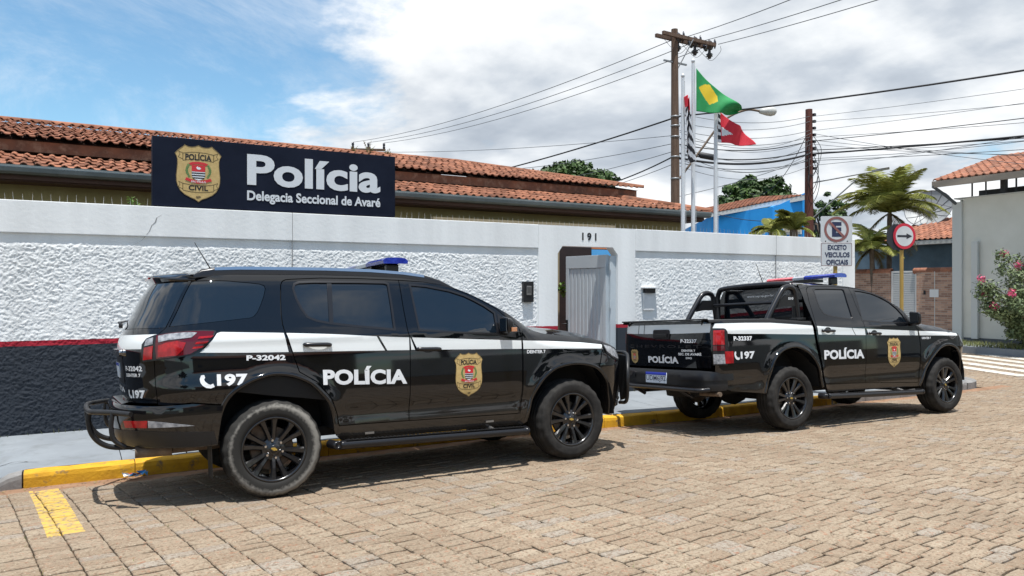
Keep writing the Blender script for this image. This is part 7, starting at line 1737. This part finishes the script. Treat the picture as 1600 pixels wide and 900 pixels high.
    for x in (-.20, .35): q = MB(); q.box((x - .09, y - .06, 1.335), (x + .08, y + .06, 1.375), 0, None, .012); obj('sport_bar_foot', q.build([MATS['trim']]), hoop)
pk_side(-1); pk_side(1)
# cross hoop of the sport bar
q = MB(); q.tube(smooth_path([(.345, -.69, 1.36), (.345, -.69, 1.65), (.345, -.655, 1.765), (.345, -.55, 1.815), (.345, 0, 1.83), (.345, .55, 1.815), (.345, .655, 1.765), (.345, .69, 1.65), (.345, .69, 1.36)], 7), .036, 12)
q.tube([(.28, -.70, 1.585), (.28, .70, 1.585)], .022, 8); obj('sport_bar', q.build([MATS['satin']]), pick)
# cab back wall, roof, glass, hood
bw_ = lambda z: S10.W(.47, z) - .012
rows = [[(.455 - .02 * k / 8, t * bw_(1.25 + k * .066), 1.25 + k * .066) for t in (-1, -.8, -.5, 0, .5, .8, 1)] for k in range(9)]
cb_ = obj('cab_back', strip_mesh(rows, 'paint', True), pick)
P = fillet([(-.64, 1.39), (.64, 1.39), (.58, 1.735), (-.58, 1.735)], .06)
q = MB(); bk = lambda y, z, o: (.452 - .0375 * (z - 1.25) - o, -y, z); put_poly(q, [(y, z) for y, z in P], bk, 0, .006); rw = obj('rear_window', q.build([MATS['glass_dark']]), cb_)
q = MB(); put_text(q, 'www.ssp.sp.gov.br', bk, (-.20, .28, 1.665, 1.70, 1.665, 1.70), 0, .01, .009); obj('lettering', q.build([MATS['decal_white']]), rw)
xs = [.45, .55, .7, .9, 1.1, 1.3, 1.45, 1.6, 1.72, 1.82]
obj('roof', hood_patch(S10, xs, lambda t: 0, 'paint', lambda x: .050 + .012 * sst(.45, .8, x), 18, lambda x: S10.W(x, S10.zt(x))), pick)
rows = []
for k in range(11):
    s = k / 10; x = 1.825 + (2.60 - 1.825) * s; z = S10.zt(x); w = S10.W(x, z) - .02; rows.append([(x + .20 * s * (1 - t * t), w * t, z + .060 * (1 - s) * (1 - abs(t) ** 2.6) + .01 * s) for t in [-1 + j / 8 for j in range(17)]])
obj('windscreen', strip_mesh(rows, 'glass_dark'), pick)
rows = []
for x in [2.62, 2.7, 2.8, 2.95, 3.1, 3.25, 3.4, 3.5, 3.6, 3.7]:
    zt = S10.zt(x); w = max(.35, S10.ysurf(x, zt) - .010); rows.append([(x + .10 * (1 - t * t) * sst(3.4, 3.7, x), w * t, zt + (.075 if x < 3.4 else .075 - .03 * (x - 3.4) / .3) * (1 - abs(t) ** 2.4) + .018 * math.exp(-((abs(t) - .55) / .16) ** 2) * (1 - sst(3.5, 3.7, x))) for t in [-1 + j / 10 for j in range(21)]])
obj('hood', strip_mesh(rows, 'paint'), pick)
NP = Shell(S10, -1); mp2 = lambda P: P + [('y', -p[1], p[2], False) if p[0] == 'y' else ('y', -S10.ysurf(p[0], p[1]), p[1], False) for p in P[::-1]]
fb_ = [('y', .3, .83, False), ('y', .40, .83, False), ('y', .42, .92, False), ('y', .58, .89, False), (3.66, .88), (3.54, .92), (3.475, .985), (3.462, 1.06), (3.435, .97), (3.412, .872), (3.44, .835), (3.52, .70), (3.552, .55), (3.548, .42), (3.60, .40), ('y', .5, .34, False)]
obj('front_bumper', NP.panel(mp2(fb_), [], 'paint', sp=.06, off=.004), pick)
obj('grille', NP.panel(mp2([('y', .38, 1.04, False), ('y', .38, .84, False)]), [], 'satin', sp=.06, off=-.01, thick=.02), pick)
# tailgate
TR = Shell(S10, -1); ty = lambda y, z, o: TR.at(TR.cv([('y', y, z)])[0][0], z, o); tf = lambda x, z, o: ty(x, z, o)
mt = lambda P: P + [('y', -p[1], p[2]) for p in P[::-1]]
tg2 = obj('tailgate', TR.panel(mt([('y', .800, 1.362), ('y', .800, .80)]), [], 'paint', sp=.05), pick)
obj('stripe', TR.panel(mt([('y', .796, 1.322), ('y', .796, 1.218), ('y', .3, 1.210)]), [], 'stripe_white', sp=.035, off=.0025, thick=.0024), tg2)
for a in (.36, .48): q = MB(); put_poly(q, [(-a, 1.205), (-a + .012, 1.205), (-a + .022, 1.325), (-a + .010, 1.325)], tf, 0, .004); obj('slash', q.build([MATS['decal_black']]), tg2)
q = MB(); q.prism(rrect(-.155, .155, 1.14, 1.262, .03), .016, 0, Matrix.Translation((ty(0, 1.2, 0)[0] + .002, 0, 0)) @ Matrix(((0, 0, -1, 0), (-1, 0, 0, 0), (0, 1, 0, 0), (0, 0, 0, 1)))); th = obj('tailgate_handle', q.build([MATS['satin']]), tg2)
q = MB(); q.box((ty(0, 1.2, 0)[0] - .03, -.115, 1.165), (ty(0, 1.2, 0)[0] - .0145, .115, 1.21), 0, None, .006); obj('handle_grip', q.build([MATS['trim']]), th)
q = MB(); put_text(q, 'CHEVROLET', tf, (-.70, .70, 1.035, 1.072, 1.035, 1.072), 0, .02, .004, 1.25); obj('embossed_letters', q.build([MATS['satin']]), tg2)
letters(tg2, tf, [('P-32337', (.355, .625, 1.098, 1.142, 1.098, 1.142), .03, 1), ('DEINTER 7', (.37, .60, .992, 1.018, .992, 1.018), .03, 1), ('SEC. DE AVARÉ', (.31, .69, .948, .985, .948, .985), .03, 1), ('DIG', (.44, .54, .905, .928, .905, .928), .03, 1), ('POLÍCIA', (-.275, .305, .845, .948, .845, .948), .045, 1.03)])
obj('badge', badge(tf, -.568, .918, .17, .19, .0007, .0025), tg2)
q = MB(); q.box((-1.285, -.80, 1.364), (-1.225, .80, 1.382), 0, None, .006); obj('top_cap', q.build([MATS['trim']]), tg2)
q = MB(); q.add([(-1.22, -.80, 1.348), (.43, -.76, 1.305), (.43, .76, 1.305), (-1.22, .80, 1.348)], [(0, 1, 2, 3)]); obj('bed_cover', q.build([MATS['trim']]), pick)
# rear bumper with step
S10B = Body(wz=[(.28, .84), (.45, .885), (.6, .905), (.8, .90)], xr=[(.40, -1.30), (.52, -1.35), (.60, -1.37), (.72, -1.37), (.80, -1.33)], xf=[(.2, 3.5), (1, 3.6)], zt=[(-2, 2), (4, 2)], x0=-.95, x1=3, pr=4.0, pf=3, arches=[], crease=[], half=1.3)
PB_ = Shell(S10B, -1); by = lambda y, z, o: PB_.at(PB_.cv([('y', y, z)])[0][0], z, o); bf = lambda x, z, o: by(x, z, o)
mb2 = lambda P: P + [('y', -p[1], p[2]) if p[0] == 'y' else ('y', -S10B.ysurf(p[0], p[1]), p[1]) for p in P[::-1]]
bp2 = obj('rear_bumper', PB_.panel(mb2([('y', .30, .775), ('y', .70, .775), ('y', .82, .765), (-1.10, .74), (-1.035, .72), (-1.03, .56), (-1.06, .54), ('y', .8, .535), ('y', .3, .535)]), [], 'trim', sp=.05, thick=.09), pick)
obj('bumper_pad', PB_.panel([('y', .90, .733), ('y', .42, .738), ('y', .42, .662), ('y', .90, .655)][::1], [], 'satin', sp=.05, off=.012, thick=.012), bp2)
obj('bumper_pad', PB_.panel([('y', -.42, .738), ('y', -.90, .733), ('y', -.90, .655), ('y', -.42, .662)][::-1], [], 'satin', sp=.05, off=.012, thick=.012), bp2)
pl = obj('number_plate', PB_.panel([('y', .20, .735), ('y', .20, .605), ('y', -.20, .605), ('y', -.20, .735)], [], 'plate_white', sp=.06, off=.008, thick=.006), bp2)
obj('plate_band', PB_.panel([('y', .20, .735), ('y', .20, .704), ('y', -.20, .704), ('y', -.20, .735)], [], 'plate_blue', sp=.06, off=.0095, thick=.001), pl)
q = MB(); put_text(q, 'UDM6J92', bf, (-.185, .185, .615, .695, .615, .695), 0, .004, .0105); obj('plate_letters', q.build([MATS['sign_blue']]), pl)
q = MB(); q.tube(smooth_path([(-1.30, -.86, .56), (-1.40, -.80, .555), (-1.42, -.6, .553), (-1.42, .6, .553), (-1.40, .80, .555), (-1.30, .86, .56)], 5), .026, 10); q.tube([(-1.41, -.45, .55), (-1.2, -.45, .44)], .022, 8); q.tube([(-1.41, .45, .55), (-1.2, .45, .44)], .022, 8); obj('bumper_tube', q.build([MATS['satin']]), bp2)
q = MB(); q.tube([(-1.15, -.88, .50), (-1.15, -.30, .485)], .028, 10); q.tube([(-1.15, -.30, .485), (-.6, -.25, .47)], .03, 8); obj('exhaust', q.build([MATS['rust_steel']]), pick)
q = MB(); q.box((-1.2, -.55, .46), (3.5, -.42, .60)); q.box((-1.2, .42, .46), (3.5, .55, .60)); q.box((-1.1, -.52, .60), (3.4, .52, .64)); q.box((-.44, -.52, .641), (.54, .52, 1.0)); q.box((2.55, -.52, .641), (3.58, .52, .94)); q.box((.56, -.8, .60), (2.5, .8, .64)); q.box((-1.15, -.8, .60), (-.44, .8, .64)); q.box((.7, -.6, .42), (2.4, .6, .60)); q.tube([(0, -.75, .388), (0, .75, .388)], .05, 8); q.lathe([(0, -.16), (.11, -.14), (.15, 0), (.11, .14), (0, .16)], 14, 0, Matrix.Translation((0, .1, .388)), True, 'X'); q.tube([(3.096, -.75, .388), (3.096, .75, .388)], .045, 8); q.box((2.7, -.4, .30), (3.4, .4, .45)); q.lathe([(0, -.1), (.36, -.08), (.37, .0), (.36, .08), (0, .1)], 24, 0, Matrix.Translation((-.75, 0, .50)), True, 'Z'); obj('chassis', q.build([MATS['under']]), pick)
light_bar(pick, 1.36, 1.945, [(-.60, -.10, 'blue_lens'), (-.098, .098, 'clear_bar'), (.10, .60, 'red_bar')], .60)
q = MB(); q.tube([(.72, .20, 1.85), (.74, .20, 1.885), (.62, .20, 2.16)], [.016, .006, .003], 6); obj('aerial', q.build([MATS['trim']]), pick)
# ================================================================ THE OTHER SIDE OF THE STREET (seen only as reflections in the cars)
oh = thing('opposite_house', (2, -13, 0), 'beige house across the street mirrored in the car paint', 'house')
tbox('wall', oh, (-7, -17, -.3), (8, -12.5, 3.3), 'beige_wall'); tbox('eave', oh, (-7.6, -17.5, 3.3), (8.6, -12.0, 3.45), 'dark_fascia')
q = MB(); q.add([(-7.6, -12.0, 3.46), (8.6, -12.0, 3.46), (8.6, -14.8, 4.5), (-7.6, -14.8, 4.5)], [(0, 1, 2, 3)]); q.add([(-7.6, -17.5, 3.46), (8.6, -17.5, 3.46), (8.6, -14.8, 4.5), (-7.6, -14.8, 4.5)], [(0, 3, 2, 1)]); wobj('roof', q.build([MATS['far_tile']]), oh)
for x in (-5, -1.2, 4.2): tbox('window', oh, (x, -12.52, 1.1), (x + 1.5, -12.49, 2.3), 'win_dark')
tbox('door', oh, (1.6, -12.52, 0), (2.6, -12.49, 2.2), 'dark_wood')
ow2 = thing('opposite_wall', (14, -10, 0), 'low grey garden wall across the street mirrored in the car paint', 'wall'); tbox('panel', ow2, (8.5, -10.2, -.3), (30, -10, 1.9), 'grey_wall'); tbox('panel', ow2, (-30, -10.2, -.3), (-7.5, -10, 1.9), 'grey_wall')
for k, (x, y, h) in enumerate(((-12, -11, 5.6), (11.5, -12.5, 6.4), (17.5, -13, 5.2), (24, -12, 6.0))):
    tree('opposite_tree', (x, y, 0), h * .8, (0, h - 1.4, 2.3, 1.7), ('tree at the left end', 'tree beside the house', 'small tree behind the wall', 'tree at the right end')[k] + ' across the street mirrored in the car paint', 70, 40, .26, 40 + k)
